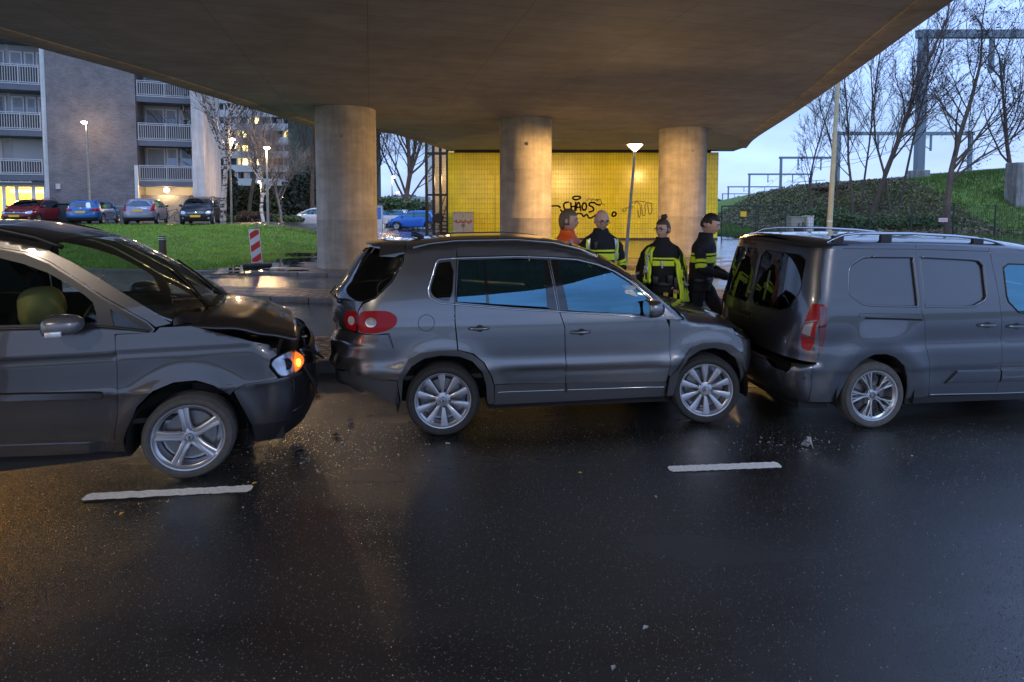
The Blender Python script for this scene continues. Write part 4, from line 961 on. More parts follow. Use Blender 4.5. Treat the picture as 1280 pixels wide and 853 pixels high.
    for s in NS:
        y1=hz(-.60,1.0)-.004
        tl=chaik([(s*y1*1.0,1.235),(s*(y1-.055),1.24),(s*(y1-.07),1.10),(s*(y1-.095),.92),(s*(y1-.075),.80),(s*(y1-.02),.78)],1,f=.12)
        panel(B,'tail_lamp','rear',tl,REDL,root,off=.014,sp=.035)
        panel(B,'tail_lamp_side','side',[(-.60,.79),(-.57,.79),(-.525,1.21),(-.585,1.22)],REDD,root,off=.012,sides=(-s,),sp=.03)
        panel(B,'reversing_lens','rear',[(s*(y1-.02),1.06),(s*(y1-.068),1.03),(s*(y1-.084),.945),(s*(y1-.03),.925)],mat('clear_lens_grey',(.22,.22,.22),.15,.2,coat=.4),root,off=.020,depth=.008,sp=.035)
        panel(B,'lamp_divider','rear',[(s*(y1-.005),1.09),(s*(y1-.075),1.055),(s*(y1-.075),1.040),(s*(y1-.005),1.075)],GBLK,root,off=.022,depth=.01,sp=.035)
        panel(B,'lamp_divider','rear',[(s*(y1-.005),.90),(s*(y1-.088),.92),(s*(y1-.088),.932),(s*(y1-.005),.915)],GBLK,root,off=.022,depth=.01,sp=.035)
    panel(B,'rear_bumper','side',[(-.66,.65),(-.62,.65),(-.79,.655),(-.80,.30),(-.672,.285)] if False else [(-.672,.29),(-.672,.655),(-.80,.655),(-.86,.55),(-.86,.36),(-.80,.29)],pm,root,sides=NS,sp=.035)
    yb=hz(-.86,.45)-.003
    panel(B,'rear_bumper','rear',[(-yb,.34),(yb,.34),(yb,.56),(.62,.58),(.5,.645),(-.5,.645),(-.62,.58),(-yb,.56)],pm,root,sp=.05,label='grey rear bumper with parking sensors')
    panel(B,'bumper_skirt','rear',[(-yb+.02,.24),(yb-.02,.24),(yb,.34),(-yb,.34)],BLK,root,off=-.01,sp=.08)
    for y in (-.55,-.25,.25,.55): 
        panel(B,'parking_sensor','rear',circ(y,.47,.014,10),BLK,root,off=.003,depth=0)
    panel(B,'parking_sensor','side',circ(-.74,.53,.014,10),BLK,root,off=.003,depth=0,sides=NS)
    strip(B,'bumper_seam','side',[(-.665,.53),(-.675,.30)],.0025,BLK,root,off=.0)
    handle(B,root,1.06,1.27,1.0,pm); handle(B,root,1.39,1.60,.98,pm)
    for s in NS:
        P_=[]
        for x,dz in ((-.42,-.01),(-.36,.02),(-.25,.065),(-.07,.08),(.5,.075),(1.0,.06),(1.3,.045),(1.45,.02),(1.56,-.01)):
            P_.append((x,-s*.70,B.Z(x,.70)+dz*.9))
        rings=[]
        for x,y,z in P_: rings.append([(x,y+.022*math.cos(t),z+.014*math.sin(t)) for t in [2*PI*k/10 for k in range(10)]])
        m=MB(); m.loft(rings); r_=m.build('roof_rail',mat('bright_rail',(.62,.63,.66),.25,1),root,smooth=60)
        for x in (-.30,.22,1.25):
            m=MB(); m.bbox(x-.06,x+.06,-s*.70-.02,-s*.70+.02,B.Z(x,.7)-.02,B.Z(x,.7)+.055,.01); m.build('rail_foot',BLK,r_)
    for x,st in ((0,0),(2.9,0)):
        for s in (1,-1):
            wheel(root,x,-s*(W-.135),.328,.328,.215,.246,'ysplit',st,s,tyremat=mat('dusty_tyre',(.07,.068,.065),.85,noise=(25,.3)))
            arcliner(B,root,x,.34,.415,-s*(W-.02),-s*(W-.36))
    underbody(B,root,-.72,3.4,.19,.56,[(0,.42),(2.9,.44)],hw=.88)
    interior(B,root,-.6,2.6,.56,1.1,[(1.9,.4,.66,.65),(1.9,-.4,.66,.65)],dash=(2.45,1.15))
    m=MB(); m.box(1.42,1.44,-.80,.80,.57,1.72); m.build('bulkhead',mat('bulkhead',(.04,.04,.042),.6),root)
    mirror(B,root,2.3,1.22,BLK,w=.13,l=.2,h=.26)
    return root,B
van,BV=build_van()
# ---- dark people carrier with burst bonnet ----------------------------
def build_mpv():
    W=.90; th=R(18); root=car_root('people_carrier','dark grey people carrier at the left with buckled bonnet and lit indicator',(-2.5685,4.4179),th,W)
    pm=paint('mpv_paint',(.075,.068,.066),.85,.30); NS=(1,-1)
    S=[(.15,.92),(.28,.945),(.40,.965),(.55,.985),(.70,1.0),(.74,1.008),(.78,1.0),(.95,.99),(1.05,.985),(1.1,.975),(1.25,.945),(1.35,.92),(1.6,.845),(1.85,.765),(1.95,.735),(2.1,.68)]
    T=[(-4,1.98),(-3.0,2.03),(-2.0,2.07),(-1.5,2.06),(-1.1,1.985),(-.85,1.91),(-.6,1.78),(-.4,1.655),(-.2,1.52),(0,1.385),(.12,1.315),(.3,1.265),(.5,1.20),(.7,1.11),(.85,1.02),(1.0,.93)]
    Xf=[(.15,.80),(.24,.88),(.4,.95),(.55,.975),(.75,.975),(.85,.955),(.95,.93),(1.05,.86)]
    Xr=[(.2,-3.5),(.6,-3.6),(1.2,-3.55),(2.0,-3.25)]
    B=Body(W,S,T,Xr,Xf,rr=.4,rf=.42,hT=[(-3,.13),(-1,.13),(0,.12),(.3,.14),(.9,.12)],n=2.6,m=2.0,plan=.008,xm=-1.2,feats=(lipfeat(0,.34,.46,.028,.09),lipfeat(-2.7,.34,.46,.02,.09),lambda x,z:-.006*math.exp(-((z-1.03)/.02)**2)))
    B.warp=lambda p:Vector((p.x*(.94 if p.x<0 else .995),p.y,p.z-p.x*.042*(1-p.z/2.1)))
    hz=lambda x,z:B.Y(x,z)
    ar=[(-.475,.30),(-.44,.46),(-.36,.63),(-.24,.75),(-.09,.805),(.07,.81),(.20,.76),(.31,.67),(.40,.54),(.455,.42),(.48,.30)]
    # front door (left part of the picture)
    gl=[(-1.52,1.84),(-1.33,1.80),(-1.16,1.75),(-.99,1.68),(-.84,1.59),(-.72,1.505),(-.655,1.45),(-.60,1.27),(-1.55,1.285)]
    tri=[(-.575,1.42),(-.44,1.33),(-.30,1.225),(-.525,1.22)]
    door=[(-1.60,1.90),(-1.33,1.862),(-1.17,1.83),(-1.0,1.75),(-.77,1.59),(-.60,1.465),(-.42,1.355),(-.29,1.275),(-.235,1.215),(-.25,1.195),(-.52,1.195),(-.512,1.12),(-.502,.94),(-.502,.75),(-.512,.56),(-.55,.352),(-1.29,.395),(-1.62,.41)]
    panel(B,'front_door','side',door,pm,root,holes=[gl,tri],sides=NS,sp=.045)
    # black upper frame
    fr=[(-1.59,1.892),(-1.33,1.853),(-1.17,1.818),(-1.0,1.738),(-.77,1.578),(-.60,1.453),(-.42,1.345),(-.29,1.265),(-.245,1.218),(-.26,1.20),(-.60,1.235),(-1.59,1.262)]
    trh=[(-.555,1.385),(-.44,1.315),(-.325,1.232),(-.515,1.232)]
    panel(B,'window_frame','side',fr,BLK,root,off=.004,sides=NS,sp=.04,depth=.01,holes=[[(-1.50,1.83),(-1.33,1.792),(-1.165,1.742),(-.995,1.67),(-.85,1.58),(-.74,1.50),(-.675,1.44),(-.625,1.285),(-1.53,1.297)],trh])
    strip(B,'window_seal','side',[(-1.6,1.275),(-.60,1.255),(-.27,1.205)],.012,BLK,root,off=.0,sides=NS)
    panel(B,'side_window','side',gl,glass('clear_side_window',(.82,.90,.86),1.5),root,off=-.008,depth=0,sides=NS,sp=.06)
    panel(B,'quarter_window','side',tri,glass('clear_side_window',(.82,.90,.86),1.5),root,off=-.008,depth=0,sides=NS,sp=.06)
    # rear body, mostly outside the frame
    rg=[(-2.55,1.80),(-1.68,1.86),(-1.68,1.30),(-2.55,1.32)]
    panel(B,'rear_door','side',[(-2.62,1.89),(-1.61,1.90),(-1.63,.41),(-2.2,.42),(-2.3,.7),(-2.62,.9)],pm,root,holes=[rg],sides=NS,sp=.08)
    panel(B,'side_window','side',rg,SGLASS,root,off=-.006,depth=0,sides=NS,sp=.1)
    rar=[(-2.7+.46*math.cos(a),.34+.47*math.sin(a)) for a in [PI*(k/10) for k in range(11)]]
    rq=[(-3.2,1.75),(-2.72,1.80),(-2.70,1.33),(-3.25,1.38)]
    panel(B,'quarter_panel','side',[(-3.16,1.86),(-2.63,1.89),(-2.63,.92),(-2.31,.70)]+rar[1:]+[(-3.3,.4),(-3.45,.9),(-3.38,1.3)],pm,root,holes=[rq],sides=NS,sp=.08)
    panel(B,'quarter_window','side',rq,DGLASS,root,off=-.006,depth=0,sides=NS,sp=.1)
    yb=hz(-3.3,.8); panel(B,'tailgate','rear',[(-yb,.4),(yb,.4),(hz(-3.3,1.4),1.4),(hz(-3.16,1.86),1.86),(-hz(-3.16,1.86),1.86),(-hz(-3.3,1.4),1.4)],pm,root,sp=.1)
    # sill with dent, moulding
    def sdent(p):
        d=math.exp(-((p.x+.60)/.06)**2)*.022+math.exp(-((p.x+.47)/.03)**2)*.012
        return Vector((p.x,p.y+d,p.z+d*.3))
    panel(B,'sill','side',[(-2.2,.43),(-1.3,.388),(-.56,.345),(-.485,.335),(-.47,.25),(-1.3,.295),(-2.2,.32)],pm,root,sides=(1,),sp=.03,dent=sdent,label='dented sill')
    panel(B,'sill','side',[(-2.2,.43),(-1.3,.388),(-.56,.345),(-.485,.335),(-.47,.25),(-1.3,.295),(-2.2,.32)],pm,root,sides=(-1,),sp=.08)
    for s in NS:
        rings=[]
        for k in range(15):
            x=-1.61+(1.61-.60)*k/14; zc=.735+.055*(-.6-x)/.66*.6; hh=.032*(1-.15*(k==14)); 
            rings.append([B.P('side',x,zc-hh,0,s),B.P('side',x,zc-hh+.008,.015,s),B.P('side',x,zc+hh-.01,.018,s),B.P('side',x,zc+hh,0,s)])
        m=MB(); m.loft(rings); m.build('side_moulding',pm,root,smooth=30)
    # fender
    fen=[(-.508,1.185),(-.505,1.12),(-.494,.94),(-.494,.75),(-.504,.56),(-.545,.35),(-.485,.34)]+ar[1:8]+[(.335,.70),(.42,.748),(.665,.765),(.60,.86),(.615,.93),(.66,.95),(.60,1.035),(.40,1.105),(.03,1.225),(-.20,1.225),(-.23,1.19)]
    panel(B,'front_fender','side',fen,pm,root,sides=NS,sp=.035)
    bum=[(.405,.54),(.342,.695),(.425,.74),(.67,.757),(.73,.75),(.86,.775),(.895,.80),(.90,.38),(.80,.40),(.46,.40)]
    bum=[(.46,.41),(.405,.545),(.342,.692),(.425,.74),(.68,.757),(.84,.76),(.88,.80),(.905,.79),(.905,.375),(.8,.385)]
    def fdent(p): return p
    grl=[(.77,.49),(.90,.505),(.90,.41),(.78,.39)]
    panel(B,'front_bumper','side',bum,pm,root,sides=NS,sp=.03)
    yb=hz(.905,.6)-.002
    panel(B,'front_bumper','front',[(-yb,.38),(yb,.38),(yb,.79),(.45,.74),(-.45,.74),(-yb,.79)],pm,root,sp=.04)
    panel(B,'bumper_grille','side',[(.77,.50),(.895,.52),(.895,.40),(.78,.385)],BLK,root,off=.004,sides=NS,depth=.01,sp=.03)
    strip(B,'grille_bar','side',[(.775,.445),(.895,.46)],.006,pm,root,off=.008,sides=NS)
    panel(B,'bumper_grille','front',[(-yb+.01,.40),(yb-.01,.40),(yb-.01,.52),(-yb+.01,.52)],BLK,root,off=.004,depth=.01,sp=.06)
    panel(B,'grille','front',[(-.42,.70),(.42,.70),(.48,.90),(-.48,.90)],BLK,root,off=-.02,sp=.08)
    panel(B,'bumper_skirt','side',[(.465,.40),(.90,.375),(.80,.26),(.72,.235),(.485,.235)],BLK,root,off=-.004,sides=NS,sp=.04)
    yk=hz(.80,.3); panel(B,'bumper_skirt','front',[(-yk,.25),(yk,.25),(yb,.375),(-yb,.375)],BLK,root,off=-.004,sp=.06)
    strip(B,'washer_flap_seam','side',chaik([(.75,.665),(.79,.695),(.90,.70),(.90,.615),(.79,.615)],1),.0028,BLK,root,off=.0,sides=(1,),closed=True)
    # head lamps
    hl=chaik([(.615,.885),(.64,.925),(.72,.955),(.80,.95),(.865,.88),(.875,.82),(.83,.775),(.74,.762),(.68,.78)],1,f=.2)
    for s in NS:
        panel(B,'headlamp_bowl','side',hl,REFL,root,off=-.03,depth=0,sides=(s,),sp=.04)
        panel(B,'headlamp','side',hl,LENS,root,off=.006,depth=.0,sides=(s,),sp=.03,label='headlamp with lit orange indicator' if s==1 else None)
        strip(B,'headlamp_seal','side',hl,.006,BLK,root,off=.0,closed=True,sides=(s,))
        p=B.P('side',.73,.86,-.02,s); m=MB(); m.lathe([(.052,-.01),(.05,.012),(.03,.02),(0,.022)],24,'y',tuple(p)); m.build('projector_lens',mat('projector',(.10,.11,.13),.05,.6,coat=1),root,smooth=50)
        p=B.P('side',.822,.84,-.012,s); m=MB(); m.sph(p,.022,10,(1,.6,1.6)); m.build('indicator_bulb',ORL if s==1 else mat('clear_indicator',(.75,.75,.75),.1,.6,coat=1),root)
        if s==1:
            panel(B,'indicator_reflector','side',[(.80,.775),(.868,.80),(.868,.875),(.80,.945),(.785,.86)],mat('amber',(.8,.22,.03),.2,emit=(1,.22,.02),es=.45),root,off=-.022,depth=0,sp=.03,sides=(s,))
        ye=hz(.87,.85)
        panel(B,'headlamp_front','front',[(s*(ye-.002),.80),(s*(ye-.22),.77),(s*(ye-.25),.90),(s*(ye-.03),.93)],REFL,root,off=-.01,sp=.04)
    # broken parts hanging at the nose
    m=MB(); m.tube([B.P('side',.86,.95,.0),B.P('front',-.55,.93,.05),B.P('front',-.40,.80,.09)],[.012,.025,.01],6); m.build('broken_trim',BLK,root,smooth=60)
    m=MB(); m.tube([B.P('front',-.66,.80,.02),B.P('front',-.6,.66,.05),B.P('front',-.55,.52,.07)],[.008,.018,.008],6); m.build('broken_trim',BLK,root,smooth=60)
    # A pillar, roof, windscreen
    ap=[(-1.6,1.91),(-1.33,1.868),(-1.165,1.838),(-.995,1.76),(-.765,1.60),(-.595,1.475),(-.415,1.365),(-.285,1.285),(-.225,1.235),(-.12,1.255),(-.20,1.315),(-.54,1.545),(-.86,1.755),(-1.01,1.835),(-1.25,1.915),(-1.6,1.965)]
    panel(B,'roof_pillar','side',ap,pm,root,sides=NS,sp=.03)
    panel(B,'roof_pillar','side',[(-3.15,1.86),(-2.6,1.895),(-1.61,1.91),(-1.61,1.965),(-3.1,1.93)],pm,root,sides=NS,sp=.06)
    re=[(-3.1,1.935),(-2.2,1.965),(-1.6,1.97),(-1.25,1.92),(-1.02,1.84)]
    panel(B,'roof','top',[(x,-hz(x,z)) for x,z in re]+[(-.90,-.3),(-.86,0),(-.90,.3)]+[(x,hz(x,z)) for x,z in re[::-1]],pm,root,sp=.07)
    we=[(-1.0,1.832),(-.855,1.755),(-.535,1.545),(-.20,1.31),(-.11,1.27)]
    panel(B,'windscreen','top',[(x,-hz(x,z)) for x,z in we]+[(.02,-.62),(.12,-.35),(.15,0),(.12,.35),(.02,.62)]+[(x,hz(x,z)) for x,z in we[::-1]]+[(-.88,.3),(-.84,0),(-.88,-.3)],glass('mpv_windscreen_glass',(.50,.56,.50),2.1),root,depth=0,sp=.07)
    panel(B,'scuttle','top',[(-.10,-hz(-.11,1.27)+.01),(.04,-.62),(.14,-.35),(.17,0),(.14,.35),(.04,.62),(-.10,hz(-.11,1.27)-.01),(.10,.70),(.27,0),(.10,-.70)],BLK,root,off=-.03,depth=.05,sp=.07)
    m=MB(); m.tube([B.P('top',.08,-.45,.01),B.P('top',-.15,-.1,.02),B.P('top',-.40,.10,.02)],.009,6); m.tube([B.P('top',.10,.15,.01),B.P('top',-.15,.4,.02),B.P('top',-.38,.55,.02)],.009,6); m.build('wiper',BLK,root,smooth=60)
    # far side wing mirror seen past the windscreen, near one with indicator
    mirror(B,root,-.76,1.315,mat('mirror_grey',(.16,.16,.17),.3,.4,coat=1),w=.17,l=.24,h=.15,ind=True)
    for s in NS:   # rails
        P_=[]
        for x,dz in ((-3.0,-.01),(-2.8,.05),(-1.9,.065),(-1.35,.06),(-1.05,.035),(-.88,.0)): P_.append((x,-s*.62,B.Z(x,.62)+dz))
        m=MB(); m.tube(P_,.018,8); m.build('roof_rail',BLK,root,smooth=60)
    # burst bonnet: a sheet lifted at its front edge and pushed back, near corner raised
    m=MB(); nx,ny=22,26; vs=[]; 
    for i in range(nx+1):
        for j in range(ny+1):
            v=-1+2*j/ny; u=i/nx
            yw=.78-.03*u
            x1=.81-.16*(v+1)/2+.02*(1-v*v)      # skewed leading edge
            x0=.10-.20*abs(v)**2.4
            x=x0+(x1-x0)*u; y=v*(yw)
            z=B.Z(min(x,.78),min(abs(y),.70))+.004
            z=1.262-.035*v*v-.185*u**1.2+.018*math.sin(PI*u)
            z+=.012*math.exp(-((u-.60-.12*v)/.10)**2)-.010*math.exp(-((u-.80-.12*v)/.07)**2)
            z+=-.035*ss(.82,1,abs(v))*(1-u*.3)+.006*math.sin(8*v+5*u)*u
            vs.append((x,y,z))
    fs=[(i*(ny+1)+j,i*(ny+1)+j+1,(i+1)*(ny+1)+j+1,(i+1)*(ny+1)+j) for i in range(nx) for j in range(ny)]
    m.add(vs,fs); bo=m.build('bonnet',pm,root,smooth=180,label='buckled bonnet')
    sm_=bo.modifiers.new('thick','SOLIDIFY'); sm_.thickness=.03; sm_.offset=-1
    m=MB(); # engine bay
    m.bbox(.0,.66,-.72,.72,.62,.98,.03); m.bbox(.62,.80,-.60,.60,.55,.90,.03); m.build('engine_bay',BLK,root,smooth=40)
    for x in (0,-2.7):
        for s in (1,-1):
            wheel(root,x,-s*(W-.125),.338,.338,.225,.262,'five',0,s,tyremat=mat('dusty_tyre',(.07,.068,.065),.85,noise=(25,.3)))
            arcliner(B,root,x,.35,.43,-s*(W-.02),-s*(W-.34))
    underbody(B,root,-3.2,.70,.20,.55,[(-2.7,.43),(0,.43)],hw=.86)
    interior(B,root,-3.2,.05,.5,1.1,[(-1.85,.40,.72,.68),(-1.85,-.40,.72,.68),(-2.6,.4,.72,.66),(-2.6,-.4,.72,.66)],dash=(-.62,1.18))
    # deflated airbag hanging in the driver's place
    m=MB(); rings=[]
    for k in range(12):
        a=PI*k/11; r=.17*math.sin(a)**.6+.005; z=1.38-.19*(1-math.cos(a))+.19
        rings.append([(-1.40+r*math.cos(t)*(1+.06*math.sin(5*t+k)),.30+r*math.sin(t)*(1+.05*math.cos(7*t)),z-.12) for t in [2*PI*q/20 for q in range(20)]])
    m.loft(rings); m.build('airbag',mat('airbag_fabric',(.95,.72,.20),.7),root,smooth=180,label='yellowish inflated airbag')
    return root,B
mpv,BM=build_mpv()
# ================= STREET FURNITURE, LAMPS =================
LAMPW=mat('lamp_glow',(1,.8,.6),.5,emit=(1,.62,.34),es=30); GALV=mat('galvanised_pole',(.26,.28,.27),.45,.6,noise=(6,.25)); DGREY=mat('dark_grey_paint',(.06,.065,.065),.5)
def glowglass(name,col,es,mixf=.5):
    if name in MATS: return MATS[name]
    m=bpy.data.materials.new(name); m.use_nodes=True; t=m.node_tree; t.nodes.clear(); o=N(t,'ShaderNodeOutputMaterial'); tr=N(t,'ShaderNodeBsdfTransparent'); e=N(t,'ShaderNodeEmission'); e.inputs[0].default_value=(*col,1); e.inputs[1].default_value=es
    mx=N(t,'ShaderNodeMixShader'); mx.inputs[0].default_value=mixf; t.links.new(tr.outputs[0],mx.inputs[1]); t.links.new(e.outputs[0],mx.inputs[2]); t.links.new(mx.outputs[0],o.inputs[0]); MATS[name]=m; return m
def ptlight(name,loc,e,col,r=.12,parent=None):
    l=bpy.data.lights.new(name,'POINT'); l.energy=e; l.color=col; l.shadow_soft_size=r; o=bpy.data.objects.new(name,l); C.objects.link(o); o.location=loc
    if parent: o.parent=parent
    return o
def bowl_lamp(lab,x,y,z0,h,e,lean=(0,0),group=None,col=(1,.58,.20)):
    t=thing('street_lamp',lab,'street lamp',(x,y,z0),0,group)
    m=MB(); m.tube([(0,0,0),(lean[0]*.3,lean[1]*.3,h*.3),(lean[0],lean[1],h)],[.062,.05,.038],12); m.build('pole',GALV,t,smooth=50)
    lx,ly=lean; m=MB(); m.lathe([(.04,h-.02),(.06,h+.01),(.16,h+.10),(.225,h+.17),(.23,h+.19)],24,'z',(lx,ly,0)); m.build('lamp_bowl',glowglass('lamp_glass_lit',(1,.72,.50),14,.45),t,smooth=50)
    m=MB(); m.lathe([(.232,h+.185),(.245,h+.20),(.12,h+.235),(0,h+.24)],24,'z',(lx,ly,0)); m.build('lamp_cap',DGREY,t,smooth=50)
    ptlight('lamp_light',(lx,ly,h+.155),e,col,.035,t)
    return t
bowl_lamp('lit street lamp with cone shaped bowl in front of the yellow tiled wall',3.50,17.55,.205,3.62,1500,(.27,0))
bowl_lamp('lit street lamp hidden behind the right hand column',7.95,27.3,.205,3.6,330,(0,0))
bowl_lamp('lit street lamp hidden behind the middle column',.62,27.0,.205,3.6,280,(0,0))
# lamps under the viaduct on the photographer's side of the road
bowl_lamp('lit street lamp under the viaduct behind the photographer to the right',5.6,-1.6,.0,4.4,330,(0,0),col=(1,.90,.76))
bowl_lamp('lit street lamp under the viaduct behind the photographer to the left',-4.2,-1.0,.0,4.4,330,(0,0),col=(1,.87,.70))
def post_lamp(lab,px,ytop,Y,hz0,e,arm=0,r=.06):
    p=at(px,ytop,Y); z0=height(p.x,Y); t=thing('street_lamp',lab,'street lamp',(p.x,Y,z0),0,'tall street lamps by the flats'); h=p.z-z0
    m=MB(); m.tube([(0,0,0),(0,0,h*.5),(0,0,h-.05)],[.08,.065,.045],10); m.build('pole',GALV,t,smooth=50)
    m=MB(); m.tube([(0,0,h-.06),(arm*.5,-.02,h+.03),(arm,-.05,h+.06)],.035,8); m.build('arm',GALV,t,smooth=50)
    m=MB(); m.lathe([(.05,.04),(.13,.02),(.17,-.03),(.13,-.09),(0,-.12)],18,'z',(arm,-.05,h+.06)); m.build('lamp_head',LAMPW,t,smooth=50)
    if e: ptlight('lamp_light',(arm,-.1,h-.25),e,(1,.62,.30),.2,t)
    return t
post_lamp('slim lit lamp post in front of the dark brick stair tower',108,154,36.5,0,45,-.1)
post_lamp('lit lamp post with pale pole beside the leaning birch trunks',287,175,40,0,110,.25)
post_lamp('brightest lit lamp post with dark pole right of the birch trees',333,186,33,0,260,.05)
post_lamp('short lit lamp behind the pale forked tree',326,228,44,0,140,0)
post_lamp('small lit lamp far behind the hedge near the second building',300,234,60,0,0,0)
post_lamp('small lit lamp in front of the ivy covered tower',378,250,62,0,0,0)
post_lamp('small lit lamp far away behind the pale birches',352,247,64,0,0,0)
post_lamp('lit lamp post rising from the hedge behind the bright blue car',490,222,52,0,150,.15)
post_lamp('dim lit lamp far away behind the blue car',497,241,66,0,0,0)
# tall yellowish pole at the right
p=at(1036,293,30.5); q=at(1048,98,30.5); z0=height(p.x,30.5)
t=thing('tall_pole','tall pale yellow lamp pole standing left of the tree group beside the viaduct','pole',(p.x,30.5,z0))
m=MB(); m.tube([(0,0,0),((q.x-p.x)*.5,0,(q.z-z0)*.5),((q.x-p.x)*1.1,0,(q.z-z0)*1.15)],[.14,.12,.09],12); m.build('pole',mat('cream_pole',(.50,.42,.24),.5,noise=(3,.2)),t,smooth=50)
m=MB(); m.lathe([(.143,1.1),(.143,1.2)],12,'z',(.03,0,0)); m.build('pole_band',mat('pale_band',(.6,.6,.55),.5),t)
# red and white barrier board
p=at(322,331,17.9); 
t=thing('barrier_board','red and white striped barrier board on a black rubber foot beside the puddle','barrier',(p.x,17.9,.205),R(8))
m=MB(); m.bbox(-.40,.40,-.20,.20,0,.11,.04); m.build('rubber_foot',mat('foot_rubber',(.03,.03,.028),.8,noise=(9,.3)),t,smooth=50)
m=MB(); m.bbox(-.02,.02,-.02,.02,.1,1.38,.006); m.build('post',GALV,t)
T0=Matrix.Translation((0,-.03,.14))@Matrix.Rotation(R(-4),4,'Y')
m=MB(); m.M=T0; m.bbox(-.165,.165,-.018,.012,0,1.06,.008); m.build('board',mat('barrier_white',(.72,.72,.70),.35),t,smooth=40)
RED=mat('barrier_red',(.60,.02,.02),.35)
def cliprect(poly,x0,x1,z0,z1):
    for ax,lim,keep in ((0,x0,1),(0,x1,-1),(1,z0,1),(1,z1,-1)):
        out=[]
        for i in range(len(poly)):
            a=poly[i];b=poly[(i+1)%len(poly)]; ia=(a[ax]-lim)*keep>=0; ib=(b[ax]-lim)*keep>=0
            if ia: out.append(a)
            if ia!=ib: u=(lim-a[ax])/(b[ax]-a[ax]); out.append((a[0]+(b[0]-a[0])*u,a[1]+(b[1]-a[1])*u))
        poly=out
        if not poly: return poly
    return poly
for k in range(5):
    z=-.12+k*.40-.02; po=cliprect([(-.3,z-.02),(.3,z+.34),(.3,z+.54),(-.3,z+.18)],-.14,.14,.03,1.03)
    if len(po)>2:
        m=MB(); m.M=T0; m.prism(po,-.0225,-.0185,'y'); m.build('red_stripe',RED,t)
m=MB(); m.bbox(-.04,.04,-.05,.04,1.24,1.40,.015); m.build('lamp_mount',mat('mount_grey',(.35,.35,.34),.5),t)
# bollard on the lawn
p=at(204,330,19.5); t=thing('bollard','dark wooden bollard with two thin pale bands standing on the lawn','bollard',(p.x,19.5,height(p.x,19.5)-.03))
m=MB(); m.bbox(-.085,.085,-.085,.085,0,.98,.012); m.build('post',mat('bollard_wood',(.045,.03,.025),.7,noise=(12,.3)),t,smooth=40)
for z in (.86,.92): m=MB(); m.box(-.088,.088,-.088,.088,z,z+.02); m.build('reflective_band',mat('pale_band',(.6,.6,.55),.5),t)
# utility cabinet against the tiles
a_=at(567,296,30.9); b_=at(592,266,30.9); t=thing('utility_cabinet','grey electricity cabinet with red scribble against the yellow tiles','cabinet',((a_.x+b_.x)/2,30.9,.2))
w2=(b_.x-a_.x)/2; hh=b_.z-.2
m=MB(); m.bbox(-w2,w2,-.25,.25,0,hh,.02); m.build('housing',mat('cabinet_grey',(.30,.31,.31),.5,noise=(3,.15)),t,smooth=40)
for s in (-1,1): m=MB(); m.bbox(min(s*.02,s*(w2-.05)),max(s*.02,s*(w2-.05)),-.268,-.25,.1,hh-.08,.004); d=m.build('door',mat('cabinet_grey',(.30,.31,.31),.5),t); m=MB(); m.box(min(s*.03,s*.07),max(s*.03,s*.07),-.285,-.268,hh*.5,hh*.5+.14); m.build('handle',BLK,d)
m=MB(); m.box(-w2-.03,w2+.03,-.28,.27,hh,hh+.04); m.build('cabinet_lid',mat('cabinet_grey',(.30,.31,.31),.5),t)
m=MB(); pts=[(-w2+.06+i*(2*w2-.12)/24,-.271,hh*.68+.09*math.sin(i*2.6)+.05*math.sin(i*.9)) for i in range(25)]; m.tube(pts,.022,4); m.build('scribble',mat('red_spray',(.35,.03,.06),.6),t)
# ---- stair tower with louvres at the left of the abutment ----
t=thing('stair_tower','glazed stair tower with lit louvres and metal stairs beside the tiled wall','stair tower',(0,32.5,0))
x0=at(533,200,32.5).x; x1=-3.62; DM=mat('anthracite_frame',(.03,.032,.035),.4,.4)
for k in range(4):
    x=x0+(x1-.05-x0)*k/3; m=MB(); m.box(x-.07,x+.07,-.12,.12,.15,7.5); m.build('mullion',DM,t)
for z in (.2,2.65,5.0): m=MB(); m.box(x0,x1,-.10,.10,z,z+.12); m.build('transom',DM,t)
m=MB()
for k in range(58): m.box(x0+.05,x1-.05,.02,.07,2.85+k*.085,2.87+k*.085)
m.build('louvres',mat('louvre_metal',(.45,.40,.32),.35,.8),t,kind='stuff')
m=MB(); m.box(x0+.07,x1-.07,.09,.10,.3,7.4); m.build('glazing',glass('stair_glass',(.8,.8,.75),1.4),t)
m=MB(); m.box(x0,x1,2.6,2.7,.15,7.5); m.build('back_wall',mat('stair_wall',(.45,.38,.26),.8),t)
YR=mat('yellow_rail',(.75,.55,.05),.4)
for (ax,az,bx,bz) in ((x1-.9,.3,x1-.1,2.6),(x1-.6,.3,x1-.0,2.1)):
    m=MB(); m.tube([(ax,.3,az+.5),(bx,.3,bz+.4)],.035,8); m.build('stair_rail',YR,t)
for k in range(10): m=MB(); m.box(x1-1.0+k*.09,x1-.15,.4,1.5,.25+k*.22,.30+k*.22); m.build('stair_tread',mat('tread_metal',(.25,.20,.12),.5,.5),t)
m=MB(); c=at(548,273,32.3); m.lathe([(0,-.03),(.27,-.03),(.29,-.01),(.29,.01)],24,'y',(c.x,-.2,c.z)); m.build('round_sign',mat('black_sign',(.01,.01,.01),.5),t)
m=MB(); m.M=Matrix.Translation((x0+1.6,.35,6.0)); m.box(-.5,.5,-.05,.05,0,.06); m.build('strip_light',mat('strip_lit',(1,.8,.6),.5,emit=(1,.72,.42),es=12),t)
ptlight('stair_light',(x0+1.0,1.2,3.6),70,(1,.68,.36),.3,t)
ptlight('stair_light_upper',(x0+1.0,1.2,6.6),60,(1,.68,.36),.3,t)
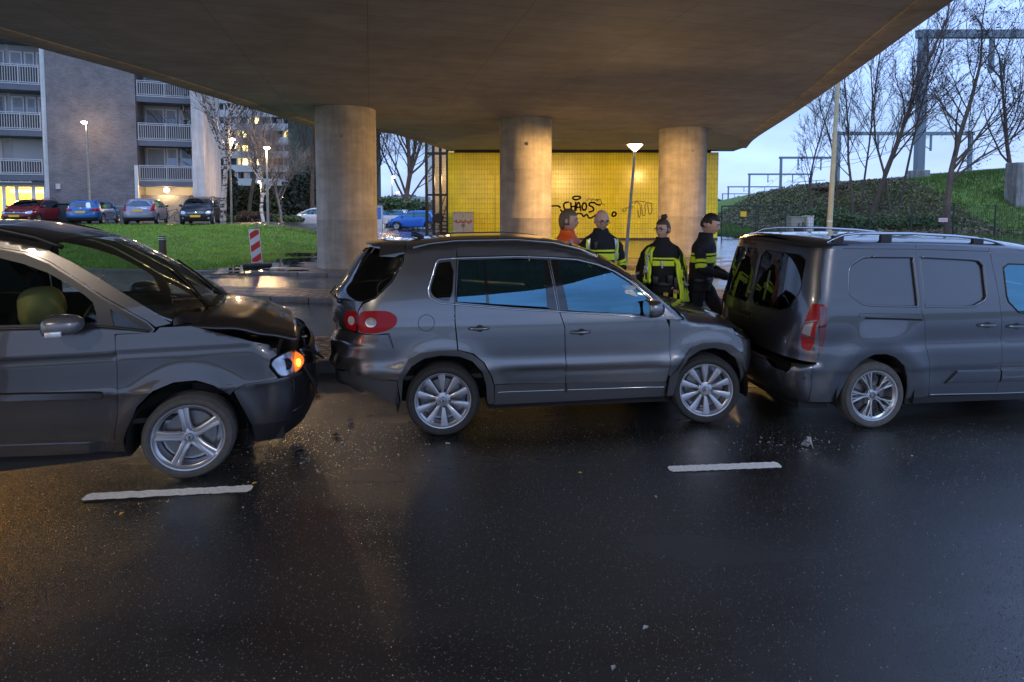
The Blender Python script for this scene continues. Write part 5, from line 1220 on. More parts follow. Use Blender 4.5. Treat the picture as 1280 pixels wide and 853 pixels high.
# ---- fence and gate at the right ----
FM=mat('green_fence_metal',(.03,.04,.035),.5,.3)
def fence(lab,x0,x1,Y,z0,z1,name='fence',cat='fence',step=2.5,frame=False):
    t=thing(name,lab,cat,(x0,Y,0)); L=x1-x0; n=max(1,int(round(L/step)))
    for k in range(n+1): m=MB(); m.box(L*k/n-.03,L*k/n+.03,-.03,.03,z0-.1,z1+.05); m.build('post',FM,t)
    m=MB(); nx=int(L/.12)
    for k in range(nx): m.box(L*k/nx-.004,L*k/nx+.004,-.004,.004,z0,z1)
    for k in range(10): z=z0+(z1-z0)*k/9; m.box(0,L,-.005,.005,z-.005,z+.005)
    m.build('wire_mesh',FM,t,kind='stuff')
    if frame:
        for z in (z0+.06,z1-.02): m=MB(); m.box(0,L,-.035,.035,z,z+.07); m.build('frame_rail',FM,t)
    return t
gx0=at(902,280,33).x; gx1=at(946,280,33).x; gx2=at(982,280,33).x
g1=fence('left leaf of the dark mesh gate with a small yellow sign beside the tiled wall',gx0,gx1-.06,33,.25,2.05,'gate','gate',5,True)
p=at(929,268,33); m=MB(); m.box(-.17,.17,-.045,-.036,p.z-.14,p.z+.16); o=m.build('sign_plate',YPL,g1); o.location=(p.x-gx0,0,0)
fence('right leaf of the dark mesh gate beside the tall pale pole',gx1+.06,gx2,33,.25,2.05,'gate','gate',5,True)
fence('dark green mesh fence running along the foot of the embankment',gx2+.1,gx2+27,33.2,.2,2.1)
p=at(943,305,31); 
# cabinets behind the fence
def cab(lab,px0,px1,py0,py1,Y,col,marks=False):
    a=at(px0,py1,Y); b=at(px1,py0,Y); z0=min(a.z,height(a.x,Y)+.1); t=thing('relay_cabinet',lab,'cabinet',((a.x+b.x)/2,Y,z0)); w_=(b.x-a.x)/2; h=b.z-z0
    m=MB(); m.bbox(-w_,w_,-.3,.3,0,h,.02); m.build('housing',col,t,smooth=40); m=MB(); m.box(-w_-.03,w_+.03,-.33,.33,h,h+.05); m.build('cabinet_lid',col,t)
    if marks:
        for sgn in ([(-.3,.35),(-.1,.75),(.0,.4),(.15,.8),(.3,.5)],[(-.35,.55),(.0,.6),(.3,.62)],[(-.2,.3),(.1,.3),(.25,.38)]):
            m=MB(); m.tube([(u*w_*1.7,-.31,v*h) for u,v in sgn],.035,5); m.build('spray_mark',GRAF,t)
cab('white trackside cabinet with black spray marks behind the fence',985,1010,272,300,34.5,mat('cab_beige',(.28,.28,.23),.6),True)
cab('plain white cabinet end beside the sprayed cabinet',1006,1014,271,300,34.3,mat('cab_white',(.6,.62,.62),.5))
p=at(1174,275,33.4); t=thing('small_sign','small pink and white warning plate fixed to the mesh fence by the right tree','sign',(p.x,33.1,p.z)); m=MB(); m.bbox(-.26,.26,-.01,.01,-.11,.11,.004); m.build('plate',mat('sign_pink',(.65,.5,.52),.5),t); m=MB(); m.box(-.22,.22,-.0115,-.0102,-.02,.02); m.build('print_line',mat('sign_red',(.5,.06,.06),.5),t)
# concrete block at the embankment top right
p=at(1265,236,40); q=at(1300,203,40); t=thing('concrete_block','pale concrete abutment block at the top of the embankment','wall',(p.x,40,0)); m=MB(); m.bbox(.3,9,0,1.0,p.z-4.0,q.z,.05); m.build('block',concrete('block_concrete',(.33,.33,.33),.8),t)
# ---- overhead line portals ----
STEEL=mat('portal_steel',(.20,.24,.28),.5,.4)
def portal(lab,Y,xl,xr,yb,yt,r,legs=True,big=False):
    a=at(xl,yb,Y); b=at(xr,yb,Y); c=at(xl,yt,Y); zt=c.z; z0=a.z
    t=thing('catenary_portal',lab,'railway portal',(a.x,Y,z0),0,'overhead line portals along the railway'); W=b.x-a.x; h=zt-z0
    for x in (0,W):
        m=MB(); m.box(x-r,x+r,-r,r,-.5,h); m.build('mast',STEEL,t)
        if big:
            m=MB(); m.bbox(x-r*2,x+r*2,-r*2,r*2,-1,.9,.05); m.build('mast_foot',concrete('block_concrete',(.33,.33,.33),.8),t)
    m=MB(); m.box(-r*2,W+r*2,-r*.8,r*.8,h-r*2.2,h); m.build('beam',STEEL,t)
    for u in (.3,.7):
        m=MB(); m.box(W*u-r*.5,W*u+r*.5,-r*.5,r*.5,h-h*.28,h-r*2); m.build('dropper',STEEL,t); m=MB(); m.tube([(W*u,0,h*.74),(W*u+.9*(1 if u<.5 else -1),0,h*.80),(W*u+1.1*(1 if u<.5 else -1),0,h*.72)],r*.3,5); m.build('bracket',STEEL,t)
    return t
portal('nearest large portal whose grey beam crosses the sky at the upper right',50,1148,1430,226,38,.30,big=True)
portal('portal with thin beam behind the row of tree trunks',74,1046,1210,250,165,.20)
portal('portal left of the tree group beside the steps',92,975,1046,257,196,.16)
portal('portal third from the viaduct in the distance',120,936,1013,258,217,.16)
portal('small portal far down the line',165,910,975,258,233,.16)
portal('smallest portal farthest down the line',220,903,952,258,242,.16)
m=MB()
def wire(pts): m.tube(pts,.03,4)
A=[at(1000,196,92),at(975,217,120),at(945,233,165)]
for dx,dz in ((0,-.6),(1.5,-1.8),(4,-.8)):
    P_=[]
    for a,b in zip([at(1250,60,50),at(1120,165,74)]+A,[at(1120,165,74)]+A+[at(925,243,220)]):
        for k in range(6): u=k/6; v=a.lerp(b,u); P_.append((v.x+dx,v.y,v.z+dz-.8*math.sin(PI*u)))
    wire(P_)
o=m.build('catenary_wires',STEEL,None); tag(o,'thin overhead wires strung between the railway portals','wires',kind='stuff')
# ---- steps with handrails up the bank ----
t=thing('access_steps','pale blue grey metal steps with handrails climbing the embankment','steps',(0,0,0)); SM=mat('pale_steel',(.34,.42,.46),.5,.3)
Y=62; a=at(945,278,Y); b=at(1000,240,Y); c=at(1020,238,Y)
for k in range(14):
    u=k/14; m=MB(); p=a.lerp(b,u); m.box(p.x-.3,p.x+.5,Y,Y+1.2,p.z-.04,p.z+.04); m.build('step',SM,t)
for yy in (Y,Y+1.2):
    for dz in (.5,1.1): 
        m=MB(); m.tube([(a.x,yy,a.z+dz),(b.x,yy,b.z+dz),(c.x+1,yy,c.z+dz)],.05,6); m.build('handrail',SM,t)
    for k in range(8):
        p=a.lerp(b,k/7) if k<7 else c; m=MB(); m.box(p.x-.04,p.x+.04,yy-.04,yy+.04,p.z-2 if k<7 else p.z-1,p.z+1.1); m.build('baluster',SM,t)
m=MB(); m.box(b.x,c.x+1,Y,Y+1.2,c.z-.1,c.z+.04); m.build('landing',SM,t)
# ================= BUILDINGS =================
BRK=brickmat('dark_brick',(.17,.155,.155),(.105,.097,.10),(.25,.24,.25),.22,.0685,.010,.85,.5,rot=(R(90),0,0),nz=.18)
WHT=concrete('white_render',(.60,.60,.60),.7,amt=.12); SLAB=mat('grey_blue_fascia',(.10,.115,.15),.6,noise=(2,.15)); FRW=mat('white_window_frame',(.66,.67,.68),.4)
RAILM=mat('white_rail',(.40,.41,.43),.4); RDARK=mat('railing_panel_dark',(.055,.05,.05),.7); CURT=mat('curtain',(.34,.36,.38),.85,noise=(4,.2,(6,6,.3)))
WG=mat('window_reflecting',(.10,.13,.17),.04,spec=1.0,coat=1); SHUT=mat('roller_shutter',(.50,.50,.50),.6)
LIT=mat('lit_interior',(1,.6,.1),.6,emit=(1,.50,.05),es=2.2); LITW=mat('lit_interior_bright',(1,.8,.3),.6,emit=(1,.78,.30),es=5)
bA=Vector((-33.8,36.4)); bB=Vector((-21.6,40.4)); bd=(bB-bA).normalized(); bang=math.atan2(bd.y,bd.x)
bl=thing('apartment_building','dark brick and white apartment block with balconies behind the parked cars at the left','building',(bA.x,bA.y,.8),bang)
def bx(px,py,inset=0):   # pixel -> (u along facade, z local) on the facade plane
    p=at(px,py,10)-Vector((0,0,CH)); n=Vector((-bd.y,bd.x)); o=bA+n*inset
    t=(o.x*n.x+o.y*n.y)/(p.x*n.x+p.y*n.y); X=p.x*t; Y=p.y*t; return (Vector((X,Y))-bA).dot(bd), CH+p.z*t-.8
u1=bx(64,200)[0]; u2=bx(174,200)[0]; u3=bx(243,200)[0]; u4=bx(252,240)[0]
def bpart(name,mt,x0,x1,y0,y1,z0,z1,b=0,parent=None,**k):
    m=MB(); (m.bbox(x0,x1,y0,y1,z0,z1,b) if b else m.box(x0,x1,y0,y1,z0,z1)); return m.build(name,mt,parent or bl,**k)
bpart('brick_stair_tower',BRK,u1,u2,-.45,3,-.8,16)
bpart('end_wall_slab',WHT,u3+.0,u4+.35,-.7,6,1.9,16)
bpart('facade_wall',mat('pale_panel_wall',(.42,.42,.43),.8,noise=(1,.12)),u1-14,u1,1.35,6,2.9,16); bpart('facade_wall',MATS['pale_panel_wall'],u2,u3,1.35,6,1.9,16)
bpart('ground_floor_brick',BRK,u2,u4+.3,.2,6,-.8,2.0)
bpart('white_pilaster',WHT,u1-.28,u1-.002,-.35,1.35,-.8,16)
bpart('roof',SLAB,u1-14,u4+.3,-.6,6.2,16.01,16.3)
def bay(ua,ub,rows,side):
    for (ytop,yslab,kind) in rows:
        zt=bx((40 if side=='l' else 208),ytop)[1]; zs=bx((40 if side=='l' else 208),yslab)[1]
        # balcony slab with fascia
        bpart('balcony_slab',SLAB,ua,ub,-.35,1.35,zs-.42,zs-.02)
        bpart('slab_edge',RAILM,ua,ub,-.37,-.352,zs-.06,zs+.0)
        # railing
        H_=zt-zs
        m=MB(); n=int((ub-ua-.2)/.13)
        for k in range(n+1): x=ua+.1+(ub-ua-.2)*k/n; m.box(x-.017,x+.017,-.33,-.30,zs+.06,zt-.12)
        ra=m.build('railing_bars',RAILM,bl,kind='stuff')
        for z in (zs+.06,zt-.13,zt-.02): m=MB(); m.box(ua+.05,ub-.05,-.345,-.295,z,z+.05); m.build('rail',RAILM,ra)
        for x in (ua+.05,(ua+ub)/2,ub-.1): m=MB(); m.box(x,x+.06,-.36,-.29,zs,zt+.04); m.build('rail_post',RAILM,ra)
        m=MB(); m.box(ua+.1,ub-.1,-.28,-.27,zs+.05,zt-.14); m.build('railing_panel',RDARK,bl)  # dark sheet as background behind the white bars
        # window wall
        zw0=zs+.75 if kind!='shutter' else zs; zw1=zs+2.35; W_=ub-ua
        if kind=='shutter':
            bpart('roller_shutter',SHUT,ua+.1,ub-.4,1.28,1.345,zs+.7,zw1)
            continue
        panes=[(0.03,.38,CURT),(.40,.62,WG),(.66,.97,WG)] if side=='r' else [(-.9,-.1,WG),(.04,.34,WG),(.38,.62,WG),(.66,.97,WG)]
        for a,b,mt in panes:
            fx0=ua+W_*a; fx1=ua+W_*b
            dz0=zw0 if mt is not WG or kind!='door' else zw0
            fr=bpart('window',FRW,fx0,fx1,1.27,1.345,zw0-.05,zw1); 
            m=MB(); m.box(fx0+.09,fx1-.09,1.255,1.268,zw0+.06,zw1-.1); m.build('pane',mt,fr)
            if mt is WG: m=MB(); m.box(fx0+.12,fx1-.12,1.245,1.253,zw0+.9,zw1-.12); m.build('net_curtain',CURT,fr)
lrows=[(83,106,'w'),(142,163,'w'),(200,218,'shutter'),(18,44,'w')]
rrows=[(104,122,'w'),(156,176,'w'),(208,226,'w'),(50,68,'w')]
ul=bx(-60,200)[0]
bay(bx(2,200)[0],u1-.3,lrows,'l'); bay(ul,bx(2,200)[0]-.1,lrows,'l'); bay(u2+.02,u3-.02,rrows,'r')
# entrance hall, lit
z0=-.05; z1=min(bx(40,231)[1],2.86)
bpart('fascia_above_entrance',SLAB,u1-12,u1-.29,-.2,1.34,z1,z1+.42)
sg=bpart('name_board',mat('sign_white',(.6,.6,.6),.4),bx(1,222)[0],bx(42,222)[0],-.26,-.205,z1+.12,z1+.40)
m=MB(); 
for k in range(26):
    if k in (5,14,20): continue
    x=bx(4,222)[0]+k*.075; m.box(x,x+.05,-.268,-.262,z1+.20,z1+.31)
m.build('board_lettering',GRAF,sg,kind='stuff')
ix0=u1-12; ix1=u1-.3
m=MB(); m.box(ix0,ix1,4.0,4.1,z0,z1); m.build('hall_back_wall',LIT,bl)
m=MB(); m.box(ix1-.9,ix1-.35,2.6,3.2,.5,2.0); m.build('hall_furniture',mat('orange_glow',(.7,.12,.01),.6,emit=(1,.16,.01),es=.7),bl)  # furniture emits an orange glow itself, standing in for the hall's lamp light
m=MB(); m.box(ix1-7.2,ix1-6.2,3.6,3.9,.9,2.0); m.build('hall_furniture',MATS['orange_glow'],bl)
m=MB(); m.box(ix1-2.9,ix1-1.2,2.2,2.6,z1-.5,z1-.3); m.build('hall_lamp',LITW,bl)
bpart('hall_floor',mat('hall_floor',(.4,.3,.15),.3),ix0,ix1,.2,4,-.12,-.05); bpart('hall_ceiling',WHT,ix0,ix1,.2,4.1,z1-.001,z1+.05)
for px in (-30,4,20,41,56): 
    u=bx(px,255)[0]; bpart('door_frame',FRW,u-.09,u+.09,.12,.24,z0,z1)
bpart('door_frame',FRW,ix0,ix1,.13,.23,z1-.16,z1); bpart('door_frame',FRW,ix0,ix1,.13,.23,z0,z0+.1)
bpart('entrance_glazing',glass('hall_glass',(.93,.93,.9),1.35),ix0,ix1,.16,.17,z0,z1)
q=bx(77,234); bpart('intercom_box',WHT,q[0]-.12,q[0]+.12,-.56,-.452,q[1]-.15,q[1]+.2,b=.01)
q=bx(175,260); bpart('downpipe',WHT,q[0]-.1,q[0]+.1,-.6,-.44,-.8,4.0)
q=bx(208,238); m=MB(); m.sph((q[0],.05,q[1]),.16,12); m.build('wall_lamp',LAMPW,bl,smooth=60)
ptlight('wall_lamp_light',(q[0],-.3,q[1]-.1),90,(1,.70,.28),.15,bl)
ptlight('hall_light',(ix1-3,1.8,z1-.5),120,(1,.62,.16),.4,bl)
# ---- second block, far ----
b2=thing('apartment_building','pale long apartment block with stacked white balconies and small lights far behind the birches','building',(0,82,0)); Y=82
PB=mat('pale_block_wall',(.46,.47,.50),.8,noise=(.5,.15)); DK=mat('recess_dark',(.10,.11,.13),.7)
a=at(247,262,Y); b=at(366,120,Y); W2=b.x-a.x
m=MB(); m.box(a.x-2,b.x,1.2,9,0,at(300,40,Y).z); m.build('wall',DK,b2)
for i in range(9):
    zc=at(300,128+i*17.2-40,Y).z
    m=MB(); m.box(a.x-2,b.x-.3,0,1.3,zc-.75,zc+.25); m.build('balcony_front',PB,b2)
    for k in range(9):
        x=a.x-1+k*(W2+1)/9; 
        m=MB(); m.box(x,x+.16,.2,1.2,zc+.25,zc+1.3); m.build('party_wall',PB,b2)
        if rnd.random()<.5: fr=None; m=MB(); m.box(x+.5,x+1.2,1.1,1.19,zc+.3,zc+1.15); m.build('window',LITW if rnd.random()<.22 else WG,b2)
    if i%1==0:
        m=MB(); x=a.x+1.0+rnd.random(); m.sph((x,-.05,zc+1.0),.16,8); m.build('balcony_lamp',LAMPW,b2)
m=MB(); m.box(b.x-.3,b.x+.3,-.2,9,0,at(300,40,Y).z); m.build('end_wall',WHT,b2)
IVY=mat('ivy_green',(.055,.075,.06),.9,noise=(1.2,.4),bump=(9,.8,.1))
t=thing('ivy_tower','tall tower block end wall dulled green like ivy beside the left column','building',(0,70,0)); a=at(362,262,70); b=at(398,60,70)
m=MB(); m.box(a.x,b.x+6,0,6,0,b.z); m.build('wall',IVY,t)
b3=thing('apartment_building','low pale building seen between the left column and the hedge','building',(0,95,0)); a=at(380,262,95); b=at(470,246,95)
m=MB(); m.box(a.x,b.x+8,0,8,0,b.z); m.build('wall',PB,b3)
for k in range(10): m=MB(); x=a.x+1+k*1.9; m.box(x,x+1,-.05,0,b.z-1.6,b.z-.6); m.build('window',LITW if k in(2,6) else WG,b3)
# ---- kiosk with blue board left of the blue car ----
p=at(474,287,44); t=thing('notice_pillar','small white pillar with blue notice board beside the left column','pillar',(p.x,44,.12)); m=MB(); m.bbox(-.28,.28,-.2,.2,0,2.0,.02); m.build('pillar',WHT,t); m=MB(); m.box(-.2,.2,-.215,-.201,.9,1.8); m.build('notice_board',mat('blue_board',(.04,.16,.5),.4),t)
m=MB(); m.bbox(-.4,.4,-.3,.3,2.0,2.12,.02); m.build('cap',DGREY,t)
# ================= PARKED CARS =================
LOW={}
def lowcar(name,lab,px,py,Y,rz,col,L=4.3,H_=1.5,W_=1.78,estate=False,zoff=0,end='rear',mpv=False,rails=False,metal=.4,plates=True):
    k=(L,H_,W_,estate)
    tail=[(.2,-L/2+.06),(.5,-L/2),(.9,-L/2+.02),(H_*.64,-L/2+.08),(H_*.94,-L/2+(.42 if not estate else .34)),(H_,-L/2+.5)]
    Xf=[(.2,L/2-.08),(.5,L/2),(.8,L/2-.06),(1.0,L/2-.35)]
    hood=H_*.60
    T=[(-L/2,H_-.03),(-L/2+.5,H_-.02),(-.3,H_),(.25,H_-.03),(.65,H_-.16),(1.0,H_-.34),(1.30,hood+.10),(L/2-.5,hood-.02),(L/2-.1,hood-.14)]
    S=[(.15,.92),(.4,.97),(.7,1),(.9,.985),(H_*.64,.95),(H_*.8,.86),(H_*.95,.76),(H_,.7)]
    B=Body(W_/2,S,T,tail,Xf,rr=.5,rf=.55,h=.10,n=2.7,m=2.1,plan=.01,xm=0,feats=(lipfeat(-L*.30,.32,.42,.02),lipfeat(L*.31,.32,.42,.02)))
    p=at(px,py,Y); z=height(p.x,Y)+.04
    root=thing(name,lab,'car',(p.x,Y,z),rz,'cars parked in front of the flats' if Y<40 else None)
    pm=paint('paint_'+name+str(int(px)),col,metal,.3); NS=(1,-1); sp=.13
    ra=lambda c,r,a0=0,a1=PI,n=10:[(c+r*math.cos(a0+(a1-a0)*q/n),.31+r*math.sin(a0+(a1-a0)*q/n)) for q in range(n+1)]
    hb=H_*.62
    xs0=-L/2+.42; xf0=L/2-.45; tb=B.T
    # window band
    win=[(-L*.345,hb+.03),(-L*.31,H_-.14),(.05,H_-.13),(.42,H_-.21),(.72,H_-.36),(1.02,hb+.02)]
    low=[(xs0,.28)]+ [(-L*.30-.38,.28)]+ra(-L*.30,.38)[::-1]+[(-L*.30+.38,.26),(L*.31-.38,.26)]+ra(L*.31,.38)[::-1]+[(L*.31+.38,.28),(xf0+.1,.28),(xf0+.12,.75),(xf0-.2,hood-.09),(1.25,hood+.00),(1.0,hood+.13),(.62,H_-.23),(.25,H_-.10),(-.3,H_-.065),(-L/2+.55,H_-.075),(xs0+.06,hb+.1),(xs0-.05,.9)]
    panel(B,'body_side','side',low,pm,root,holes=[win],sides=NS,sp=sp,depth=.03)
    panel(B,'side_window','side',win,SGLASS,root,off=-.006,depth=0,sides=NS,sp=.15)
    panel(B,'window_pillar','side',[(-.12,H_-.13),(-.04,H_-.13),(-.02,hb+.03),(-.10,hb+.03)],GBLK,root,off=.002,sides=NS,depth=.01,sp=.2)
    hz=B.Y
    re=[(-L/2+.55,H_-.078),(-.3,H_-.068),(.25,H_-.103)]
    panel(B,'roof','top',[(x,-hz(x,z_)) for x,z_ in re]+[(.36,0)]+[(x,hz(x,z_)) for x,z_ in re[::-1]]+[(-L/2+.5,0)],pm,root,sp=.2)
    we=[(.28,H_-.112),(.64,H_-.235),(1.0,hood+.125)]
    panel(B,'windscreen','top',[(x,-hz(x,z_)) for x,z_ in we]+[(1.24,0)]+[(x,hz(x,z_)) for x,z_ in we[::-1]]+[(.39,0)],WGLASS,root,depth=0,sp=.2)
    he=[(1.03,hood+.12),(1.27,hood-.01),(xf0-.2,hood-.095)]
    panel(B,'bonnet','top',[(x,-hz(x,z_)) for x,z_ in he]+[(L/2-.32,-.4),(L/2-.25,0),(L/2-.32,.4)]+[(x,hz(x,z_)) for x,z_ in he[::-1]]+[(1.27,0)],pm,root,sp=.15)
    # front end
    yf=hz(xf0+.10,.6)-.003; hf=hood-.12
    fo=[(-yf,.28),(yf,.28),(yf*.99,.70),(yf*.95,hf),(0,hf+.02),(-yf*.95,hf),(-yf*.99,.70)]
    panel(B,'front_bumper','front',fo,pm,root,sp=.12)
    panel(B,'air_intake','front',[(-.55,.26),(.55,.26),(.62,.44),(-.62,.44)],BLK,root,off=.012,depth=.01,sp=.15)
    panel(B,'grille','front',[(-.46,.62),(.46,.62),(.50,.76),(-.50,.76)],BLK,root,off=.012,depth=.01,sp=.15)
    panel(B,'grille_bar','front',[(-.46,.685),(.46,.685),(.46,.705),(-.46,.705)],CHR,root,off=.026,depth=.01,sp=.2)
    for s in NS:
        panel(B,'headlamp','front',chaik([(s*.50,.62),(s*(yf-.04),.64),(s*(yf-.06),.84),(s*.52,.78)],1),mat('headlamp_clear',(.55,.62,.72),.12,.5,coat=1),root,off=.02,depth=.02,sp=.08)
        panel(B,'fog_lamp','front',circ(s*.66,.40,.05,10),mat('headlamp_clear',(.55,.62,.72),.12,.5,coat=1),root,off=.02,depth=.01,sp=.08)
    # rear end
    yr=hz(xs0-.0,.6)-.003; yt=hz(xs0+.06,hb+.1)-.003; yu=hz(-L/2+.55,H_-.075)-.003
    yw=yt-.12
    rw=[(-yw,hb+.12),(-yu+.10,H_-.17),(0,H_-.13),(yu-.10,H_-.17),(yw,hb+.12),(0,hb+.08)]
    panel(B,'tailgate','rear',[(-yr,.30),(yr,.30),(hz(xs0-.05,.9)-.003,.9),(yt,hb+.1),(yu,H_-.078),(0,H_-.06),(-yu,H_-.078),(-yt,hb+.1),(-hz(xs0-.05,.9)+.003,.9)],pm,root,holes=[rw],sp=.12)
    panel(B,'rear_window','rear',rw,mat('rear_glass_blue',(.02,.05,.09),.03,coat=1,spec=1),root,off=-.006,depth=0,sp=.15)
    panel(B,'bumper_skirt','rear',[(-yr+.1,.27),(yr-.1,.27),(yr-.1,.42),(-yr+.1,.42)],BLK,root,off=.012,depth=.02,sp=.15)
    for s in NS:
        if mpv: tl=[(s*(yt+.02),.80),(s*(yt-.17),.80),(s*(yt-.13),1.0),(s*(yt-.08),1.22),(s*(yt-.01),1.22),(s*(yt+.01),1.0)]
        else: tl=[(s*(yr-.0),.78),(s*(yr-.42),.80),(s*(yr-.42),.90),(s*(yr-.02),.96)]
        panel(B,'tail_lamp','rear',tl,REDL,root,off=.02,depth=.03,sp=.08)
    if plates:
        zz=.74 if not mpv else .82
        m=MB(); xr_=B.Xr(zz); m.bbox(xr_-.022,xr_-.012,-.26,.26,zz-.06,zz+.06,.003); m.build('number_plate',YPL,root)
        m=MB(); xf_=B.Xf(.50); m.bbox(xf_+.016,xf_+.026,-.26,.26,.45,.57,.003); m.build('number_plate',YPL,root)
    m=MB(); m.sph((B.Xr(.95)-.01,0,.96),.05,8,(.3,1,1)); m.build('badge',CHR,root); m=MB(); m.sph((B.Xf(.7)+.03,0,.70),.06,8,(.3,1,1)); m.build('badge',CHR,root)
    mirror(B,root,.82,hb+.12,pm,w=.11,l=.18,h=.13)
    underbody(B,root,-L/2+.3,L/2-.25,.2,.5,[(-L*.30,.37),(L*.31,.37)])
    interior(B,root,-L*.3,1.0,.45,1,[(-.75,.36,.5,.6),(-.75,-.36,.5,.6),(.2,.36,.5,.6),(.2,-.36,.5,.6)])
    for x in (-L*.30,L*.31):
        for s in NS: wheel(root,x,-s*(W_/2-.11),.31,.31,.19,.20,'plain',0,s)
    if rails:
        for s in NS: m=MB(); m.tube([(-1.2,-s*.6,H_-.03),(-1.1,-s*.6,H_+.04),(.1,-s*.6,H_+.04),(.3,-s*.6,H_-.05)],.02,6); m.build('roof_rail',BLK,root)
    return root
lowcar('parked_car','dark red parked car facing the road in front of the lit entrance, yellow plate',43,278,35.3,R(-90)+R(14),(.22,.008,.02),4.1,1.53,rails=True)
lowcar('parked_car','bright blue parked estate car seen from behind beside the brick tower',119,280,35.3,R(90)+R(18),(.012,.13,.42),4.4,1.47,estate=True)
lowcar('parked_car','silver lilac parked hatchback seen from behind with tall red lamps',184,281,35.2,R(90)+R(20),(.25,.26,.36),4.1,1.55,mpv=True)
lowcar('parked_car','black parked car facing the road in front of the pale birch trunks, yellow plate',252,284,34.6,R(-90)+R(20),(.012,.016,.03),4.1,1.62,rails=True)
lowcar('parked_car','small white parked hatchback seen from the side left of the left column',396,286,45.5,R(-2)+PI,(.62,.62,.66),3.7,1.5,metal=0)
lowcar('parked_car','bright blue hatchback parked side on before the hedge beside the stair tower',518,288,45,R(2)+PI,(.008,.14,.62),4.1,1.52)
lowcar('parked_car','white parked car half hidden behind the nose of the bright blue hatchback',487,286,49.5,PI,(.62,.64,.68),4.2,1.5,metal=0)
# bicycles between the parked cars
def bike(lab,px,py,Y,rz):
    p=at(px,py,Y); t=thing('bicycle',lab,'bicycle',(p.x,Y,height(p.x,Y)+.04),rz); bm_=mat('bike_black',(.02,.02,.022),.4)
    for x in (-.52,.52):
        m=MB(); m.tube([(x+.33*math.cos(2*PI*k/20),0,.35+.33*math.sin(2*PI*k/20)) for k in range(21)],.018,5,False); w_=m.build('wheel',RUB,t,smooth=60)
        m=MB()
        for k in range(8): a=PI*k/8; m.tube([(x-.32*math.cos(a),0,.35-.32*math.sin(a)),(x+.32*math.cos(a),0,.35+.32*math.sin(a))],.004,3)
        m.build('spokes',CHR,w_,kind='stuff')
    m=MB()
    for a,b in (((-.52,.35),(-.1,.30)),((-.1,.30),(-.25,.85)),((-.52,.35),(-.22,.75)),((-.1,.30),(.36,.80)),((-.22,.72),(.34,.88)),((.52,.35),(.33,.95))): m.tube([(a[0],0,a[1]),(b[0],0,b[1])],.018,6)
    m.build('frame',bm_,t,smooth=60)
    m=MB(); m.tube([(.33,0,.93),(.30,0,1.05),(.18,-.26,1.08)],.014,6); m.tube([(.30,0,1.05),(.18,.26,1.08)],.014,6); m.build('handlebar',CHR,t)
    m=MB(); m.sph((-.27,0,.90),.11,8,(1.2,.7,.35)); m.build('saddle',BLK,t)
bike('dark bicycle parked between the blue and the silver car',150,281,35.8,R(70)); bike('pale bicycle parked between the silver and the black car',214,281,36.2,R(15))
p=at(77,279,36.6); t=thing('container_bin','dark wheeled container beside the brick tower behind the red car','bin',(p.x,37.0,height(p.x,37)),bang); m=MB(); m.bbox(-.7,.7,-.4,.4,.1,1.2,.05); m.build('bin_body',mat('bin_dark',(.03,.035,.04),.6),t,smooth=40); m=MB(); m.bbox(-.74,.74,-.44,.44,1.2,1.3,.03); m.build('bin_lid',BLK,t)
# ================= TREES =================
def tree_data(seed,h,r0,levels=4,spread=.55,twig=.55,up=.25,fork=.35,first=.3,nside=3,lean=(0,0),droop=0,leaf=0):
    r=random.Random(seed); T_=MB(); B_=MB(); L_=[]
    def grow(p,d,L,rad,lv):
        n=5 if lv<2 else 3; pts=[p]; q=p.copy(); dd=d.copy()
        for i in range(n):
            dd=(dd+Vector((r.gauss(0,.10),r.gauss(0,.10),r.gauss(0,.05)+(.06*up if lv else .0)-droop*(lv>1)*.12))).normalized(); q=q+dd*L/n; pts.append(q.copy())
        rr=[rad*(1-.62*i/n) for i in range(n+1)]
        (T_ if lv<2 else B_).tube(pts,rr,7 if lv==0 else (4 if lv==1 else 3),False)
        if lv>=levels:
            L_.append(q.copy()); return
        k=[int(7/first*.35)+5,6,5,4,3][lv] if lv<5 else 2
        for i in range(k):
            u=(first+(1-first)*(i+r.random()*.6)/k) if lv==0 else (.25+.75*(i+r.random()*.5)/k); u=min(u,1); idx=u*n; i0=min(int(idx),n-1); f=idx-i0
            pp=pts[i0].lerp(pts[i0+1],f); t_=(pts[i0+1]-pts[i0]).normalized()
            a=r.random()*2*PI; perp=t_.cross(Vector((math.cos(a),math.sin(a),.01))).normalized(); ang=spread*(.7+.5*r.random())
            nd=(t_*math.cos(ang)+perp*math.sin(ang)+Vector((0,0,up*.5))).normalized()
            ln=L*(twig*(1.15-.55*u) if lv==0 else twig*(1.1-.3*u))*(.8+.4*r.random())
            grow(pp,nd,ln,max(rad*(1-.62*u)*(.50 if lv==0 else .55),.009),lv+1)
        if lv<3 : grow(pts[-1],(dd+Vector((r.gauss(0,.2),r.gauss(0,.2),0))).normalized(),L*.35,rr[-1],lv+1)
    d0=Vector((lean[0],lean[1],1)).normalized(); grow(Vector((0,0,0)),d0,h*.8,r0,0)
    Lf=MB()
    if leaf:
        for q in L_:
            if r.random()>leaf: continue
            for _ in range(4):
                o=q+Vector((r.gauss(0,.12),r.gauss(0,.12),-abs(r.gauss(0,.15)))); s_=.035+.045*r.random(); a=Vector((r.gauss(0,1),r.gauss(0,1),r.gauss(0,1))).normalized()*s_; b=a.cross(Vector((r.random(),r.random(),r.random()))).normalized()*s_
                Lf.add([o-a,o-b*.6,o+a,o+b*.6],[(0,1,2,3)])
    return T_,B_,Lf
BARK=mat('bark_brown',(.10,.075,.055),.85,noise=(5,.35,(1,1,.3)),bump=(14,.6,.02)); BARKD=mat('twig_dark',(.045,.035,.035),.85); DEADL=mat('dead_seed_leaves',(.05,.032,.03),.85)
